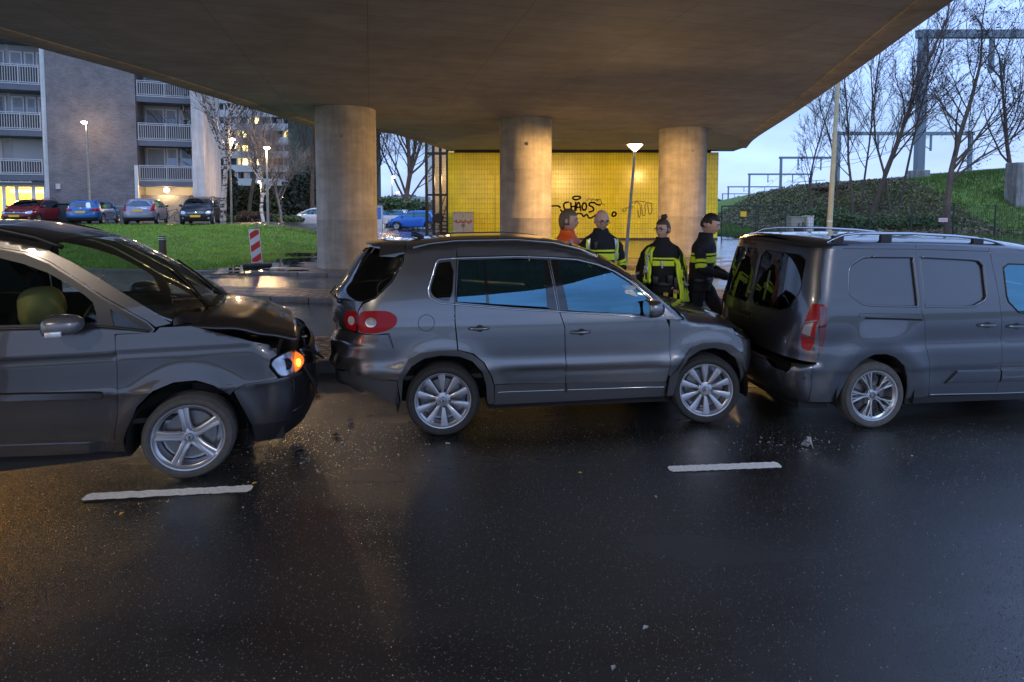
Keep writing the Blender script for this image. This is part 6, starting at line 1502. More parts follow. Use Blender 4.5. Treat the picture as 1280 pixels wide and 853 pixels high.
def birchmat():
    m=mat('birch_bark',(.50,.48,.46),.7); t=m.node_tree; b=t.nodes['Principled BSDF']; tc=N(t,'ShaderNodeTexCoord'); mp=N(t,'ShaderNodeMapping'); mp.inputs['Scale'].default_value=(2,2,7); nz=N(t,'ShaderNodeTexNoise'); nz.inputs['Scale'].default_value=1.2; cr=N(t,'ShaderNodeValToRGB')
    cr.color_ramp.elements[0].position=.42; cr.color_ramp.elements[0].color=(.05,.045,.04,1); cr.color_ramp.elements[1].position=.52; cr.color_ramp.elements[1].color=(.55,.52,.48,1)
    t.links.new(tc.outputs['Object'],mp.inputs[0]); t.links.new(mp.outputs[0],nz.inputs['Vector']); t.links.new(nz.outputs['Fac'],cr.inputs[0]); t.links.new(cr.outputs[0],b.inputs['Base Color']); return m
BIRCH=birchmat()
def tree(lab,px,pyb,Y,h,r0,seed,z0=None,barkm=None,twigm=None,group=None,name='bare_tree',rz=0,**k):
    p=at(px,pyb,Y); z=height(p.x,Y)-.1 if z0 is None else z0
    t=thing(name,lab,'tree',(p.x,Y,z),rz,group); T_,B_,L_=tree_data(seed,h,r0,**k)
    T_.build('trunk',barkm or BARK,t,smooth=180); B_.build('crown',twigm or BARKD,t)
    if L_.v: L_.build('hanging_seeds',DEADL,t,kind='stuff')
    return t
G1='bare trees growing on the railway embankment'
for i,(px,pyb,Y,h,r0,ln,lab) in enumerate([
 (1008,275,40,11,.08,(-.02,0),'thin bare tree nearest to the tall pale pole'),
 (1066,272,40,14,.10,(-.05,0),'bare tree second from the left with a trunk leaning left'),
 (1076,268,41,13,.08,(.02,0),'slender bare tree behind the leaning one'),
 (1088,272,40,17,.16,(.03,0),'thickest bare trunk in the middle of the embankment tree row'),
 (1100,270,41.5,15,.10,(.02,0),'thin bare trunk close beside the thickest one'),
 (1113,272,40,17,.09,(.10,0),'bare tree leaning right in front of the large portal'),
 (1124,270,41,16,.09,(.12,0),'slim bare tree leaning furthest right by the large portal'),
 (1046,268,42,12,.07,(.0,0),'small bare tree between the pale pole and the leaning trunk')]):
    tree(lab,px,pyb,Y,h,r0,20+i,lean=ln,levels=4,spread=.52,twig=.36,up=.15,first=.28,group=G1)
tree('wide bare tree with dark seed clusters standing alone at the right of the embankment',1185,288,34.5,13.5,.20,51,levels=4,spread=.70,twig=.50,up=.12,first=.26,leaf=.16,lean=(.03,0),group=G1)
tree('bare tree with seed clusters at the right edge above the bank',1262,250,41,13,.16,52,levels=3,spread=.6,twig=.5,up=.2,first=.25,leaf=.2,lean=(-.03,0),group=G1)
G2='bare trees and birches before the far flats'
tree('birch with straight pale trunk right beside the end of the brick block',263,286,41,13,.14,61,barkm=BIRCH,levels=3,spread=.5,twig=.42,droop=1,group=G2,name='birch_tree')
tree('pale birch leaning right beside the lamp post',274,287,39,14,.17,62,barkm=BIRCH,levels=3,lean=(.16,0),spread=.5,twig=.42,droop=1,group=G2,name='birch_tree')
tree('second pale birch leaning right close behind the first leaning one',280,286,39.6,15,.15,63,barkm=BIRCH,levels=3,lean=(.12,0),spread=.5,twig=.42,droop=1,group=G2,name='birch_tree')
PALEB=mat('pale_bark',(.20,.17,.15),.8,noise=(4,.3))
tree('forked small tree with pale spotted trunk behind the brightest lamp post',330,287,36.5,6.6,.12,64,barkm=BIRCH,twigm=PALEB,levels=4,spread=.62,twig=.55,up=.35,first=.28,group=G2)
tree('round small pale bare tree between the brightest lamp and the ivy tower',352,287,38,5.8,.09,65,barkm=PALEB,twigm=PALEB,levels=4,spread=.68,twig=.58,up=.3,first=.30,group=G2)
tree('tall thin bare tree in the background behind the flats lamp posts',310,282,52,16,.2,66,levels=4,spread=.5,twig=.45,group=G2)
tree('large bare tree with open crown between the left column and the stair tower',503,284,58,16,.30,67,levels=4,spread=.62,twig=.60,up=.2,first=.13,group=G2)
tree('bare tree half hidden behind the left column',474,284,60,15,.22,68,levels=4,spread=.6,twig=.58,up=.2,first=.13,group=G2)
tree('bare tree rising behind the ivy tower at the left column',392,284,50,17,.2,69,levels=4,spread=.5,twig=.5,up=.4,first=.3,group=G2)
# ---- hedges and bushes ----
def bush(name,lab,cx,cy,z0,rx,ry,rz_,n,mt,seed,leaf=.09,group=None,cat='bush'):
    r=random.Random(seed); v=[];f=[]
    lob=[(r.uniform(-.7,.7),r.uniform(-.5,.5),r.uniform(.25,.75),r.uniform(.35,.6)) for _ in range(9)]
    for i in range(n):
        l=lob[r.randrange(9)]; a=r.random()*2*PI; b=math.acos(r.uniform(-1,1)); q=l[3]*(.55+.5*r.random())
        x=(l[0]+q*math.sin(b)*math.cos(a))*rx; y=(l[1]+q*math.sin(b)*math.sin(a))*ry; z=max(.02,(l[2]+q*math.cos(b)*.8))*rz_
        s_=leaf*(.5+r.random()); o=Vector((x,y,z)); d=Vector((r.gauss(0,1),r.gauss(0,1),r.gauss(0,1))).normalized()*s_; e=d.cross(Vector((r.random()-.5,r.random()-.5,r.random()-.5))).normalized()*s_*.6
        k=len(v); v+=[o-d,o-e,o+d,o+e]; f.append((k,k+1,k+2,k+3))
    t=thing(name,lab,cat,(cx,cy,z0),0,group)
    m=MB(); m.v=[tuple(q) for q in v]; m.f=f; m.m=[0]*len(f); m.build('foliage',mt,t)
    m=MB()
    for _ in range(12): a=r.random()*2*PI; m.tube([(0+r.uniform(-.4,.4)*rx,r.uniform(-.3,.3)*ry,0),(math.cos(a)*rx*.6,math.sin(a)*ry*.6,rz_*.8)],[.03,.01],4)
    m.build('stems',BARKD,t,kind='stuff')
    return t
HG=mat('hedge_leaf',(.065,.11,.035),.7,noise=(3,.4)); HB=mat('brown_shrub',(.11,.075,.05),.8,noise=(3,.4)); HD=mat('dark_conifer',(.045,.06,.045),.8,noise=(3,.4))
def bpx(name,lab,px,pyb,pyt,wpx,Y,mt,n,seed,leaf=.1,ry=1.2):
    a=at(px,pyb,Y); b=at(px,pyt,Y); z0=height(a.x,Y); return bush(name,lab,a.x,Y,z0,wpx/2/FPX*Y,ry,(b.z-z0)*.9,n,mt,seed,leaf,'hedges and bushes in the background')
bpx('hedge','green hedge behind the bright blue hatchback',515,284,244,90,50,HG,9000,1,.13,1.5)
bpx('bush','low green bush left of the brown shrub',288,286,268,44,42,HG,3500,2)
bpx('bush','brown leafless looking shrub below the forked tree',318,286,264,44,41,HB,4500,3)
bpx('bush','dark green bush left of the white hatchback',352,285,268,50,43,HG,4500,4)
bpx('bush','tall dark conifer mass behind the leaning birches',268,286,205,55,52,HD,7000,5,.2,2)
bpx('bush','dark green shrubbery glowing under the short lamp',310,284,225,70,56,mat('olive_shrub',(.07,.075,.03),.8,noise=(3,.4)),7000,6,.2,2)
bpx('bush','dark ivy covered tree before the ivy tower',380,284,200,44,58,HD,7000,7,.2,2)
bpx('bush','dark green round bush on the near lawn edge behind the people carrier',60,294,278,56,33,HD,5000,8,.07)
for i,(px,w_,pt) in enumerate([(1020,60,262),(1075,70,268),(1135,70,270),(1050,60,232),(1110,60,240)]):
    bpx('bush',['low scrub left of the tree row','low scrub under the leaning trunk','low scrub under the thick trunk and portal','grey twiggy scrub on the crest behind the tree row','grey twiggy scrub on the crest by the portal foot'][i],px,300 if i<3 else 262,pt,w_,37.5 if i<3 else 46,HG if i<3 else HB,5000,30+i,.10)
# leaves of scrub covering the bank
def bank(name,n,fx,fy,leaf,mt,lab,seed):
    r=random.Random(seed); m=MB(); v=[];f=[]
    for i in range(n):
        x=fx(r);y=fy(r); z=height(x,y)+r.random()**2*.35; s_=leaf*(.5+r.random()); o=Vector((x,y,z)); d=Vector((r.gauss(0,1),r.gauss(0,1),r.gauss(0,1))).normalized()*s_; e=d.cross(Vector((r.random()-.5,.3,r.random()-.5))).normalized()*s_*.6
        k=len(v); v+=[o-d,o-e,o+d,o+e]; f.append((k,k+1,k+2,k+3))
    m.v=[tuple(q) for q in v]; m.f=f; m.m=[0]*len(f); o=m.build(name,mt,kind='stuff'); tag(o,lab,'ground cover')
bank('scrub',42000,lambda r:17.5+14*r.random(),lambda r:34.5+26*r.random()**1.5,.10,mat('scrub_leaf',(.16,.145,.08),.8,noise=(.8,.6)),'brambles and low scrub under the tree row',71)
# far wooded skyline
def skyline(lab,px0,px1,Y,hpx,mt,seed):
    r=random.Random(seed); a=at(px0,255,Y);b=at(px1,255,Y); m=MB(); v=[];f=[]
    for i in range(9000):
        u=r.random(); x=a.x+(b.x-a.x)*u; hh=(1.5+hpx/FPX*Y)*(.6+.25*math.sin(u*17+seed)+.15*math.sin(u*43)); z=r.random()**.8*hh; y=Y+r.uniform(-5,5); s_=Y*.004*(.5+r.random()); o=Vector((x,y,z)); d=Vector((r.gauss(0,1),r.gauss(0,1),r.gauss(0,1))).normalized()*s_; e=d.cross(Vector((.1,.3,r.random()-.5))).normalized()*s_*.6
        k=len(v); v+=[o-d,o-e,o+d,o+e]; f.append((k,k+1,k+2,k+3))
    m.v=[tuple(q) for q in v]; m.f=f; m.m=[0]*len(f); o=m.build('distant_trees',mt,kind='stuff'); tag(o,lab,'trees')
skyline('hazy line of trees on the horizon beyond the railway',890,1060,260,14,mat('far_trees',(.09,.11,.13),.9),3)
skyline('hazy line of trees and roofs on the horizon left of the viaduct',-60,560,150,14,mat('far_trees',(.09,.11,.13),.9),5)
# ================= PEOPLE =================
SKIN=mat('skin',(.62,.38,.28),.55,noise=(30,.12)); NAVY=mat('dark_navy_cloth',(.010,.011,.017),.8,noise=(14,.3),bump=(35,.3,.01)); BLKC=mat('black_cloth',(.007,.007,.008),.8,bump=(35,.3,.01))
HIV=mat('hivis_yellow',(.80,1.0,.04),.5,emit=(.5,.9,.02),es=.0); HIVG=mat('hivis_green',(.68,.95,.04),.5); SILV=mat('reflective_silver',(.55,.57,.58),.3,.4); ORJ=mat('hivis_orange',(.95,.13,.015),.55,noise=(10,.15)); GREYS=mat('grey_reflective',(.40,.36,.34),.4,.3)
EYEM=mat('eye_dark',(.02,.015,.012),.2)
def skin_mesh(name,verts,edges,rad,mt,parent,root=0,sub=2):
    me=bpy.data.meshes.new(name); me.from_pydata(verts,edges,[]); o=bpy.data.objects.new(name,me); C.objects.link(o)
    md=o.modifiers.new('skin','SKIN'); md.use_smooth_shade=True
    for i,r in enumerate(rad): me.skin_vertices[0].data[i].radius=(r,r) if not isinstance(r,tuple) else r
    for i in range(len(rad)): me.skin_vertices[0].data[i].use_root=(i==root)
    s=o.modifiers.new('sub','SUBSURF'); s.levels=sub; s.render_levels=sub
    dg=bpy.context.evaluated_depsgraph_get(); ev=o.evaluated_get(dg); m2=bpy.data.meshes.new_from_object(ev)
    vs=[v.co[:] for v in m2.vertices]; fs=[tuple(p.vertices) for p in m2.polygons]
    bpy.data.objects.remove(o); bpy.data.meshes.remove(me); bpy.data.meshes.remove(m2)
    return vs,fs
def head_geo(c,yaw,tilt,s=1):
    M_=Matrix.Translation(c)@Matrix.Rotation(yaw,4,'Z')@Matrix.Rotation(tilt,4,'X')
    m=MB(); n=28; k=22; rings=[]
    for i in range(1,k):
        a=PI*i/k; ring=[]
        for j in range(n):
            t=2*PI*j/n; x=math.sin(a)*math.cos(t); y=math.sin(a)*math.sin(t); z=math.cos(a)
            jw=1-.30*ss(.0,-.95,z); bk=1+.06*ss(0,1,y)
            X=x*.076*jw; Y=y*.098*bk*(1-.12*ss(-.2,-1,z)*(1 if y>0 else .2)); Z=z*.118
            f=max(0,-y)
            Y+=-.020*math.exp(-((x/.16)**2))*math.exp(-(((z+.16)/.16)**2))*(f>.5)     # nose
            Y+=.010*math.exp(-(((abs(x)-.36)/.16)**2))*math.exp(-(((z-.05)/.10)**2))*(f>.3)    # eye sockets
            Y+=-.006*math.exp(-((x/.25)**2))*math.exp(-(((z+.47)/.07)**2))*(f>.5)   # lips
            Y+=.004*math.exp(-((x/.3)**2))*math.exp(-(((z+.36)/.05)**2))*(f>.5)
            Y+=-.010*math.exp(-((x/.3)**2))*math.exp(-(((z+.78)/.14)**2))*(f>.3)    # chin
            Y+=-.004*math.exp(-(((z-.20)/.08)**2))*(f>.4)   # brow
            ring.append(M_@Vector((X*s,Y*s,Z*s)))
        rings.append(ring)
    m.loft(rings)
    for sx in (-1,1):
        e=MB(); e.M=M_; e.sph((sx*.078*s,.008*s,-.005*s),.03*s,10,(.35,.6,1)); m.add(e.v,e.f)
    return m,M_
def person(lab,px,pyh,Y,Hs,rz,J,head,style,lean=(0,0),zg=.15):
    """J: joints of a 1.80 m figure facing -y"""
    p=at(px,pyh,Y); root=thing('person',lab,'person',(p.x,Y,zg),rz,'emergency workers standing behind the cars'); s=Hs/1.80
    V=lambda a:Vector(a)*s
    def off(z): return Vector((lean[0]*(z-.95),lean[1]*(z-.95),0))
    names=['pelvis','waist','chest','neck','hb']; pos={'pelvis':(0,0,.95),'waist':(0,0,1.10),'chest':(0,.0,1.30),'neck':(0,.0,1.47),'hb':(0,-.01,1.56)}
    verts=[];rad=[];edges=[];idx={}
    def av(n,p_,r,par=None):
        idx[n]=len(verts); verts.append(tuple(V(p_))); rad.append(r*s); 
        if par: edges.append((idx[par],idx[n]))
    def T(p_): return Vector(p_)+off(p_[2])
    av('pelvis',T((0,0,.95)),.12); av('waist',T((0,0,1.1)),.115,'pelvis'); av('chest',T((0,0,1.32)),.13,'waist'); av('neck',T((0,0,1.46)),.055,'chest'); av('hb',T(head['base']) if 'base' in head else T((0,-.01,1.56)),.055,'neck')
    for sd,sg in (('l',1),('r',-1)):
        sh=J.get('sh'+sd,(sg*.19,0,1.42)); av('sh'+sd,T(sh),.055,'chest'); el=J['el'+sd]; wr=J['wr'+sd]
        av('el'+sd,el,.040,'sh'+sd); av('wr'+sd,wr,.026,'el'+sd)
        d=(Vector(wr)-Vector(el)).normalized(); pm_=Vector(wr)+d*.065; av('palm'+sd,pm_,.030,'wr'+sd)
        hp=(sg*.09,0,.90); av('hip'+sd,hp,.085,'pelvis'); av('kn'+sd,J['kn'+sd],.055,'hip'+sd); av('an'+sd,J['an'+sd],.038,'kn'+sd); 
        a_=Vector(J['an'+sd]); av('to'+sd,a_+Vector((0,-.15,-.055)) if 'to'+sd not in J else J['to'+sd],.035,'an'+sd)
    vs,fs=skin_mesh('b',verts,edges,rad,SKIN,root)
    body=MB(); body.add(vs,fs)
    # hands: five separate fingers each
    for sd,sg in (('l',1),('r',-1)):
        el=Vector(J['el'+sd])*s; wr=Vector(J['wr'+sd])*s; d=(wr-el).normalized(); side=d.cross(Vector((0,1,0))); side=side.normalized() if side.length>.1 else Vector((1,0,0)); nrm=d.cross(side)
        base=wr+d*.075*s
        for q,(o_,ln) in enumerate(((-.030,.062),(-.011,.074),(.009,.070),(.028,.054))):
            a0=base+side*o_*s; a1=a0+d*ln*.45*s+nrm*.006*s; a2=a1+d*ln*.35*s+nrm*.02*s; a3=a2+d*ln*.2*s+nrm*.02*s
            body.tube([a0-d*.02*s,a0,a1,a2,a3],[.010*s,.010*s,.009*s,.008*s,.005*s],7)
        a0=wr+d*.03*s+side*.026*s*-sg; body.tube([a0,a0+d*.03*s-side*sg*.03*s,a0+d*.06*s-side*sg*.035*s],[.011*s,.010*s,.007*s],7)
    hc=T(head.get('c',(0,-.02,1.665)))*s; hm,HM=head_geo(hc,head.get('yaw',0),head.get('tilt',0),s*head.get('k',1.0)); body.add(hm.v,hm.f)
    body.build('body',SKIN,root,smooth=180)
    S_=s*head.get('k',1.0)
    m=MB(); m.M=HM
    for sx in (-1,1): m.sph((sx*.028*S_,-.083*S_,.004*S_),.010*S_,8,(1.2,.6,.7))
    m.build('eyes',EYEM,root,kind='stuff')
    m=MB(); m.M=HM
    for sx in (-1,1): m.tube([(sx*.014*S_,-.098*S_,.024*S_),(sx*.030*S_,-.095*S_,.028*S_),(sx*.046*S_,-.086*S_,.022*S_)],.004*S_,5)
    m.build('eyebrows',head.get('hair',EYEM),root,kind='stuff')
    m=MB(); m.M=HM; m.tube([(-.022*S_,-.090*S_,-.054*S_),(0,-.098*S_,-.052*S_),(.022*S_,-.090*S_,-.054*S_)],.0045*S_,5); m.build('mouth',mat('lips',(.38,.14,.12),.5),root)
    if head.get('hair') and head.get('style')!='bald':
        m=MB(); n=30;k=16; rings=[]; r=random.Random(7)
        for i in range(1,k):
            a=PI*.66*i/k; ring=[]
            for j in range(n):
                t=2*PI*j/n; x=math.sin(a)*math.cos(t); y=math.sin(a)*math.sin(t); z=math.cos(a); 
                lift=1.09+.03*math.sin(j*3+i)+.02*r.random()
                if y<-.35 and z<.42: lift=.86     # leave the face free
                if abs(x)>.8 and z<.1 and head.get('style')=='short': lift=.9
                ring.append((x*.077*S_*lift,(y*.100+.004)*S_*lift,(z*.120+.002)*S_*(lift if lift>1 else 1)))
            rings.append(ring)
        m.M=HM; m.loft(rings)
        if head.get('style')=='bun':
            m.sph((0,.035*S_,.150*S_),.036*S_,12,(1.2,1,.85)); m.sph((.02*S_,.03*S_,.172*S_),.018*S_,8); m.sph((-.02*S_,.04*S_,.166*S_),.018*S_,8)
        if head.get('style')=='mid': m.sph((0,.06*S_,-.03*S_),.075*S_,14,(1,.65,1.05))
        m.build('hair',head['hair'],root,smooth=180)
    if head.get('glasses'):
        m=MB(); m.M=HM
        for sx in (-1,1): m.tube([(sx*.030*S_+.024*S_*math.cos(2*PI*q/14),-.103*S_,.002*S_+.018*S_*math.sin(2*PI*q/14)) for q in range(15)],.0028*S_,4,False); m.tube([(sx*.054*S_,-.100*S_,.006*S_),(sx*.076*S_,.0,.006*S_)],.0025*S_,4)
        m.tube([(-.008*S_,-.105*S_,.004*S_),(.008*S_,-.105*S_,.004*S_)],.0028*S_,4); m.build('glasses',GBLK,root)
    # torso clothing
    prof=style.get('prof',[(.80,.195,.145),(.88,.195,.145),(1.0,.19,.14),(1.12,.195,.142),(1.25,.215,.148),(1.36,.225,.142),(1.43,.218,.125),(1.47,.155,.105),(1.50,.105,.092),(1.56,.084,.086)])
    def ring_at(z,o_=0,n=44,a0=0,a1=2*PI,closed=True,wr_=1):
        rx=lerp([(q[0],q[1]) for q in prof],z)+o_; ry=lerp([(q[0],q[2]) for q in prof],z)+o_; c=off(z); out=[]
        cnt=n if closed else n+1
        for j in range(cnt):
            t=a0+(a1-a0)*j/n; cx,cy=math.cos(t),math.sin(t); e_=.86
            w_=.005*math.sin(5*t+z*21)+.004*math.sin(11*t-z*33) if wr_ and z<1.42 else 0
            out.append((Vector((c.x+math.copysign(abs(cx)**e_,cx)*(rx+w_),c.y+math.copysign(abs(cy)**e_,cy)*(ry+w_),z))*s))
        return out
    def patch(name,mt,z0,z1,o_,a0=0,a1=2*PI,parent=None):
        m=MB(); cl=abs(a1-a0)>6.2; nz=max(2,int((z1-z0)/.03)); zs=[z0+(z1-z0)*i/nz for i in range(nz+1)]; n=44 if cl else max(6,int(abs(a1-a0)/.12))
        rin=[ring_at(zs[0],o_-.008,n,a0,a1,cl)]+[ring_at(z,o_,n,a0,a1,cl) for z in zs]+[ring_at(zs[-1],o_-.008,n,a0,a1,cl)]
        m.loft(rin,False,cl); return m.build(name,mt,parent or root,smooth=60)
    jm=style['jacket']; zb=style.get('hem',.82)
    m=MB(); zs=[zb+(1.56-zb)*i/30 for i in range(31)]; m.loft([ring_at(zb+.01,-.03)]+[ring_at(z) for z in zs]+[ring_at(1.55,-.012)],False); jk=m.build('jacket',jm,root,smooth=180)
    for (nm,mt,z0,z1,a0,a1,o_) in style.get('bands',()): patch(nm,mt,z0,z1,o_,a0,a1,jk)
    # sleeves
    def limb(pts,rr,n=14,u0=0,u1=1,o_=0,wr_=.004):
        P_=[Vector(q)*s for q in pts]; segs=[(b-a).length for a,b in zip(P_,P_[1:])]; Lt=sum(segs); K=22; out=[];ro=[]
        for i in range(K+1):
            u=(u0+(u1-u0)*i/K); d=u*Lt; k=0
            while k<len(segs)-1 and d>segs[k]: d-=segs[k]; k+=1
            out.append(P_[k].lerp(P_[k+1],min(1,d/segs[k]))); f=u*(len(rr)-1); i0=min(int(f),len(rr)-2); ro.append((rr[i0]+(rr[i0+1]-rr[i0])*(f-i0))*s+o_*s+wr_*s*math.sin(i*1.9))
        # soften the joint
        for _ in range(2): out=[out[0]]+[(out[i-1]+out[i]*2+out[i+1])/4 for i in range(1,K)]+[out[-1]]
        m=MB(); m.tube(out,ro,n); return m
    for sd,sg in (('l',1),('r',-1)):
        sh=T(J.get('sh'+sd,(sg*.19,0,1.42))); pts=[(sh.x*.70,sh.y,sh.z-.045),(sh.x,sh.y,sh.z-.055),J['el'+sd],J['wr'+sd]]; rr=[.070,.074,.068,.062,.056,.052,.045]
        sm_=style.get('sleeve'+sd,style.get('sleeve',jm))
        m=limb(pts,rr); sv=m.build('sleeve',sm_,root,smooth=180)
        for (mt,u0,u1) in style.get('armbands',()): limb(pts,rr,u0=u0,u1=u1,o_=.006,wr_=.001).build('reflective_band',mt,sv,smooth=180)
        tr=[(sg*.085,0,.93),J['kn'+sd],(Vector(J['an'+sd])+Vector((0,0,.0)))]
        limb(tr,[.105,.10,.085,.075,.068,.065]).build('trouser_leg',style.get('trousers',NAVY),root,smooth=180)
        an=Vector(J['an'+sd])*s; to=Vector(verts[idx['to'+sd]]); dd=(to-an); dd.z=0; dd=dd.normalized() if dd.length>.001 else Vector((0,-1,0))
        m=MB(); z0=min(an.z-.09*s,to.z-.03*s); m.M=Matrix.Translation((an.x,an.y,an.z-.055*s))@Matrix.Rotation(math.atan2(dd.x,-dd.y)*-1 if False else math.atan2(dd.y,dd.x)+PI/2,4,'Z')
        m.loft([[( .045*s*f_*math.cos(t),(-.19+.27*i/8)*s,(.052*hf*math.sin(t) if math.sin(t)>0 else .040*math.sin(t))*s) for t in [2*PI*q/14 for q in range(14)]] for i,(f_,hf) in enumerate(((.5,.5),(.85,.75),(1,.9),(1,1.0),(.95,1.3),(.9,1.7),(.9,2.0),(.9,1.9),(.7,1.3)))]); m.build('boot',BLKC,root,smooth=180)
    m=MB(); m.loft([ring_at(.93,.004,wr_=0),ring_at(.94,.012,wr_=0),ring_at(.985,.012,wr_=0),ring_at(.995,.004,wr_=0)],False); bel=m.build('belt',BLK,root,smooth=60)
    for (bx_,by_,bz_,w1,w2,h1,mt,nm) in style.get('gear',()):
        m=MB(); m.bbox((bx_-w1)*s,(bx_+w1)*s,(by_-w2)*s,(by_+w2)*s,(bz_-h1)*s,(bz_+h1)*s,.006); m.build(nm,mt,root,smooth=50)
    return root,patch,s
stand=dict(ell=(.25,.03,1.13),wrl=(.24,-.06,.88),elr=(-.25,.03,1.13),wrr=(-.24,-.06,.88),knl=(.10,-.02,.50),knr=(-.10,-.02,.50),anl=(.11,.02,.09),anr=(-.11,.02,.09))
F=-PI/2
BR=mat('hair_brown',(.07,.04,.025),.6); LBR=mat('hair_light_brown',(.16,.10,.05),.6); DBR=mat('hair_dark',(.018,.013,.011),.6)
bands2=[('reflective_band',HIV,1.285,1.31,0,2*PI,.006),('reflective_band',HIV,1.19,1.265,0,2*PI,.006)]
# orange jacket
person('person in a bright orange reflective jacket turned to the right, light brown hair',709,300,7.75,1.97,R(62),dict(stand,ell=(.22,-.02,1.13),wrl=(.16,-.20,.98),elr=(-.22,-.02,1.13),wrr=(-.14,-.20,.98)),
 dict(yaw=R(10),tilt=R(4),hair=LBR,style='mid',k=1.12),
 dict(jacket=ORJ,sleeve=ORJ,trousers=ORJ,bands=[('reflective_band',GREYS,1.12,1.17,0,2*PI,.005),('shoulder_stripe',GREYS,1.2,1.44,-1.15,-.85,.006),('shoulder_stripe',GREYS,1.2,1.44,-2.3,-2.0,.006),('shoulder_stripe',GREYS,1.2,1.44,.85,1.15,.006),('shoulder_stripe',GREYS,1.2,1.44,2.0,2.3,.006)],armbands=[(GREYS,.30,.40)]))
# bald officer with vest
person('tall bald officer with glasses in a dark jacket and yellow reflective vest looking down',751,300,7.62,1.99,R(4),dict(stand,ell=(.27,.04,1.12),wrl=(.25,-.04,.88),elr=(-.27,.04,1.12),wrr=(-.25,-.04,.88)),
 dict(yaw=R(8),tilt=R(14),style='bald',glasses=True,k=1.10,c=(0,-.035,1.655)),
 dict(jacket=NAVY,bands=[('reflective_band',HIV,1.285,1.308,F-.75,F+.75,.007),('reflective_band',HIV,1.185,1.262,F-.78,F+.78,.007),('reflective_band',HIV,1.185,1.262,F+.95,F+2*PI-.95,.007),
   ('vest_strap',HIV,.98,1.43,F+.62,F+.98,.010),('vest_strap',HIV,.98,1.43,F-.98,F-.70,.010),('vest_silver',SILV,1.16,1.44,F+.62,F+.80,.014),('vest_silver',SILV,1.20,1.44,F-.84,F-.70,.014)],
   armbands=[(HIV,.44,.50),(HIV,.53,.60)],gear=[(-.10,-.165,1.36,.022,.016,.05,BLK,'radio'),(.0,-.15,1.0,.03,.02,.02,CHR,'buckle')]))
# woman with bun and open jacket
r_,patch_,s_=person('woman officer with hair bun and glasses in an open black jacket with yellow lining',828,300,7.60,1.85,R(-8),dict(stand,ell=(.28,.06,1.12),wrl=(.19,-.10,.94),elr=(-.28,.06,1.12),wrr=(-.26,.0,.88)),
 dict(yaw=R(-38),tilt=R(2),hair=BR,style='bun',glasses=True,k=1.06),
 dict(jacket=BLKC,sleeve=BLKC,sleevel=HIVG,trousers=BLKC,bands=[('reflective_band',HIV,1.285,1.305,F-.62,F+.62,.006),('reflective_band',HIV,1.20,1.265,F-.62,F+.62,.006)],armbands=[(SILV,.62,.68)],
  gear=[(-.10,-.16,1.02,.035,.03,.05,BLK,'belt_pouch'),(.08,-.165,1.04,.035,.03,.05,BLK,'belt_pouch'),(.16,-.13,.98,.03,.03,.08,BLK,'holster'),(-.02,-.165,1.22,.012,.01,.05,SILV,'microphone'),(.03,-.165,.82,.032,.008,.04,YPL,'yellow_patch'),(.15,-.145,.80,.022,.012,.09,HIV,'yellow_strap')]))
# loose jacket shell hanging open round her
def shell(root,mt,a0,a1,z0,z1,grow,s,name='open_jacket',c=(0,0)):
    m=MB(); rings=[]; nz=14;n=18
    for i in range(nz+1):
        z=z1+(z0-z1)*i/nz; u=i/nz; rr=.235+grow*u-.06*ss(.12,0,u); ry=.165+grow*.8*u-.04*ss(.12,0,u)
        rings.append([Vector((c[0]+math.cos(a0+(a1-a0)*j/n)*(rr+.010*math.sin(j*1.3+i*.7)),c[1]+math.sin(a0+(a1-a0)*j/n)*(ry+.010*math.sin(j*1.7)),z))*s for j in range(n+1)])
    m.loft(rings,False,False); o=m.build(name,mt,root,smooth=180); q=o.modifiers.new('t','SOLIDIFY'); q.thickness=.02; return o
sh_=shell(r_,BLKC,F+.95,F+2*PI-.80,.72,1.44,.09,s_)
shell(r_,HIV,F-1.05,F-.62,.98,1.43,.05,s_,'yellow_lining'); shell(r_,SILV,F-.92,F-.80,1.10,1.40,.055,s_,'silver_stripe')
shell(r_,HIV,F+.70,F+1.35,.74,1.30,.10,s_,'yellow_lining'); shell(r_,SILV,F+1.0,F+1.1,.95,1.05,.115,s_,'silver_stripe')
# striding officer
person('officer with short dark hair striding to the right with one hand stretched towards the van',876,300,7.70,1.92,R(62),
 dict(shl=(.17,-.03,1.40),shr=(-.17,.02,1.42),ell=(.20,-.10,1.10),wrl=(.12,-.36,.98),elr=(-.24,-.05,1.12),wrr=(-.10,-.34,1.02),knl=(.09,-.24,.52),anl=(.09,-.16,.10),knr=(-.09,.06,.50),anr=(-.09,.36,.16)),
 dict(yaw=R(-4),tilt=R(14),hair=DBR,style='short',k=1.10,c=(0,-.045,1.66)),
 dict(jacket=NAVY,bands=bands2,armbands=[(HIV,.30,.36),(HIV,.39,.47)],gear=[(.17,-.03,.92,.04,.04,.09,BLK,'holster'),(.18,.06,.86,.02,.03,.10,HIV,'yellow_strap')]),lean=(0,-.10))
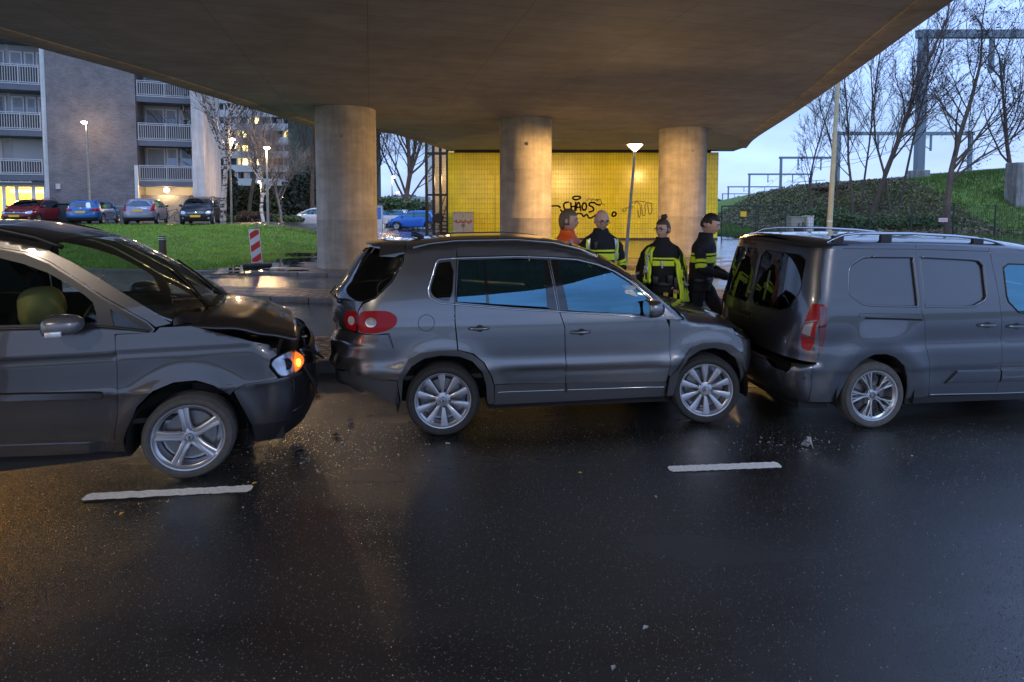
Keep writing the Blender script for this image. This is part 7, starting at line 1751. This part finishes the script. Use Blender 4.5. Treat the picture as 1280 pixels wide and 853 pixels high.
# ================= SMALL THINGS ON THE ROAD =================
def scrap(lab,px,py,seed,sz,mt,z=0,n=9,name='debris',cat='debris',hh=.6):
    p=at(px,py,10)-Vector((0,0,CH)); t_=(z-CH)/p.z; r=random.Random(seed); bm=bmesh.new()
    for _ in range(n): bm.verts.new((r.uniform(-1,1)*sz,r.uniform(-.6,.6)*sz,r.random()*sz*hh))
    bmesh.ops.convex_hull(bm,input=bm.verts[:]); m=MB(); m.bm(bm)
    for _ in range(2): bm=bmesh.new(); [bm.verts.new((r.uniform(-1,1)*sz,r.uniform(-.6,.6)*sz,r.random()*sz*hh*1.8)) for _ in range(4)]; bmesh.ops.convex_hull(bm,input=bm.verts[:]); m.bm(bm)
    o=m.build(name,mt,None,loc=(p.x*t_,p.y*t_,z+.002)); tag(o,lab,cat); return o
PLG=mat('grey_plastic_shard',(.32,.32,.33),.5); scrap('crumpled grey plastic shard on the road below the van wheel',1009,560,3,.05,PLG,hh=1.2)
LEAFY=mat('yellow_leaf',(.55,.38,.04),.7); GRIT=mat('glass_shard',(.35,.36,.36),.15)
rr_=random.Random(8)
for i,(px,py,lab) in enumerate(((152,643,'small yellow leaf below the left lane dash'),(725,592,'small yellow leaf on the road below the grey SUV'),(318,605,'tiny pale leaf beside the people carrier front wheel'),(767,836,'pale leaf at the bottom middle of the road'),(807,786,'pale pebble in the lower middle of the road'),(820,622,'tiny leaf left of the right lane dash'))):
    m=MB(); p=at(px,py,10)-Vector((0,0,CH)); t_=-CH/p.z; a=rr_.random()*6; c_,s2=math.cos(a)*.022,math.sin(a)*.022
    m.add([(-c_,-s2,.004),(s2*.6,-c_*.6,.010),(c_,s2,.006),(-s2*.6,c_*.6,.012)],[(0,1,2,3)]); o=m.build('fallen_leaf',LEAFY if i<3 else PLG,None,loc=(p.x*t_,p.y*t_,0)); tag(o,lab,'leaf',)
m=MB()
for i in range(420):
    if i<330: x=rr_.gauss(-1.75,.38); y=rr_.gauss(4.95,.28)
    else: x=rr_.gauss(2.6,.35); y=rr_.gauss(5.1,.15)
    s_=rr_.uniform(.003,.012); z=.003; a=rr_.random()*6; m.add([(x+s_*math.cos(a+k*2.1),y+s_*math.sin(a+k*2.1),z+s_*.3*(k==1)) for k in range(3)]+[(x,y,z+s_*rr_.random())],[(0,1,3),(1,2,3),(2,0,3)])
o=m.build('glass_splinters',GRIT); tag(o,'scattered splinters and grit on the asphalt under the crashed bumpers','debris',kind='stuff')
scrap('amber lamp fragment lying under the gap between people carrier and SUV',397,495,5,.035,mat('amber_shard',(.8,.35,.03),.3),z=.0)
scrap('dark plastic strip on the road behind the SUV rear wheel',420,545,6,.05,BLK,hh=.3)
scrap('jagged black bumper fragment lying on the road under the people carrier nose',372,566,15,.06,BLK,hh=.5)
scrap('curved grey trim piece on the asphalt between the first two cars',438,528,17,.045,PLG,hh=.4)
scrap('small dark splinter below the SUV rear wheel',560,555,9,.03,PLG,hh=.3)
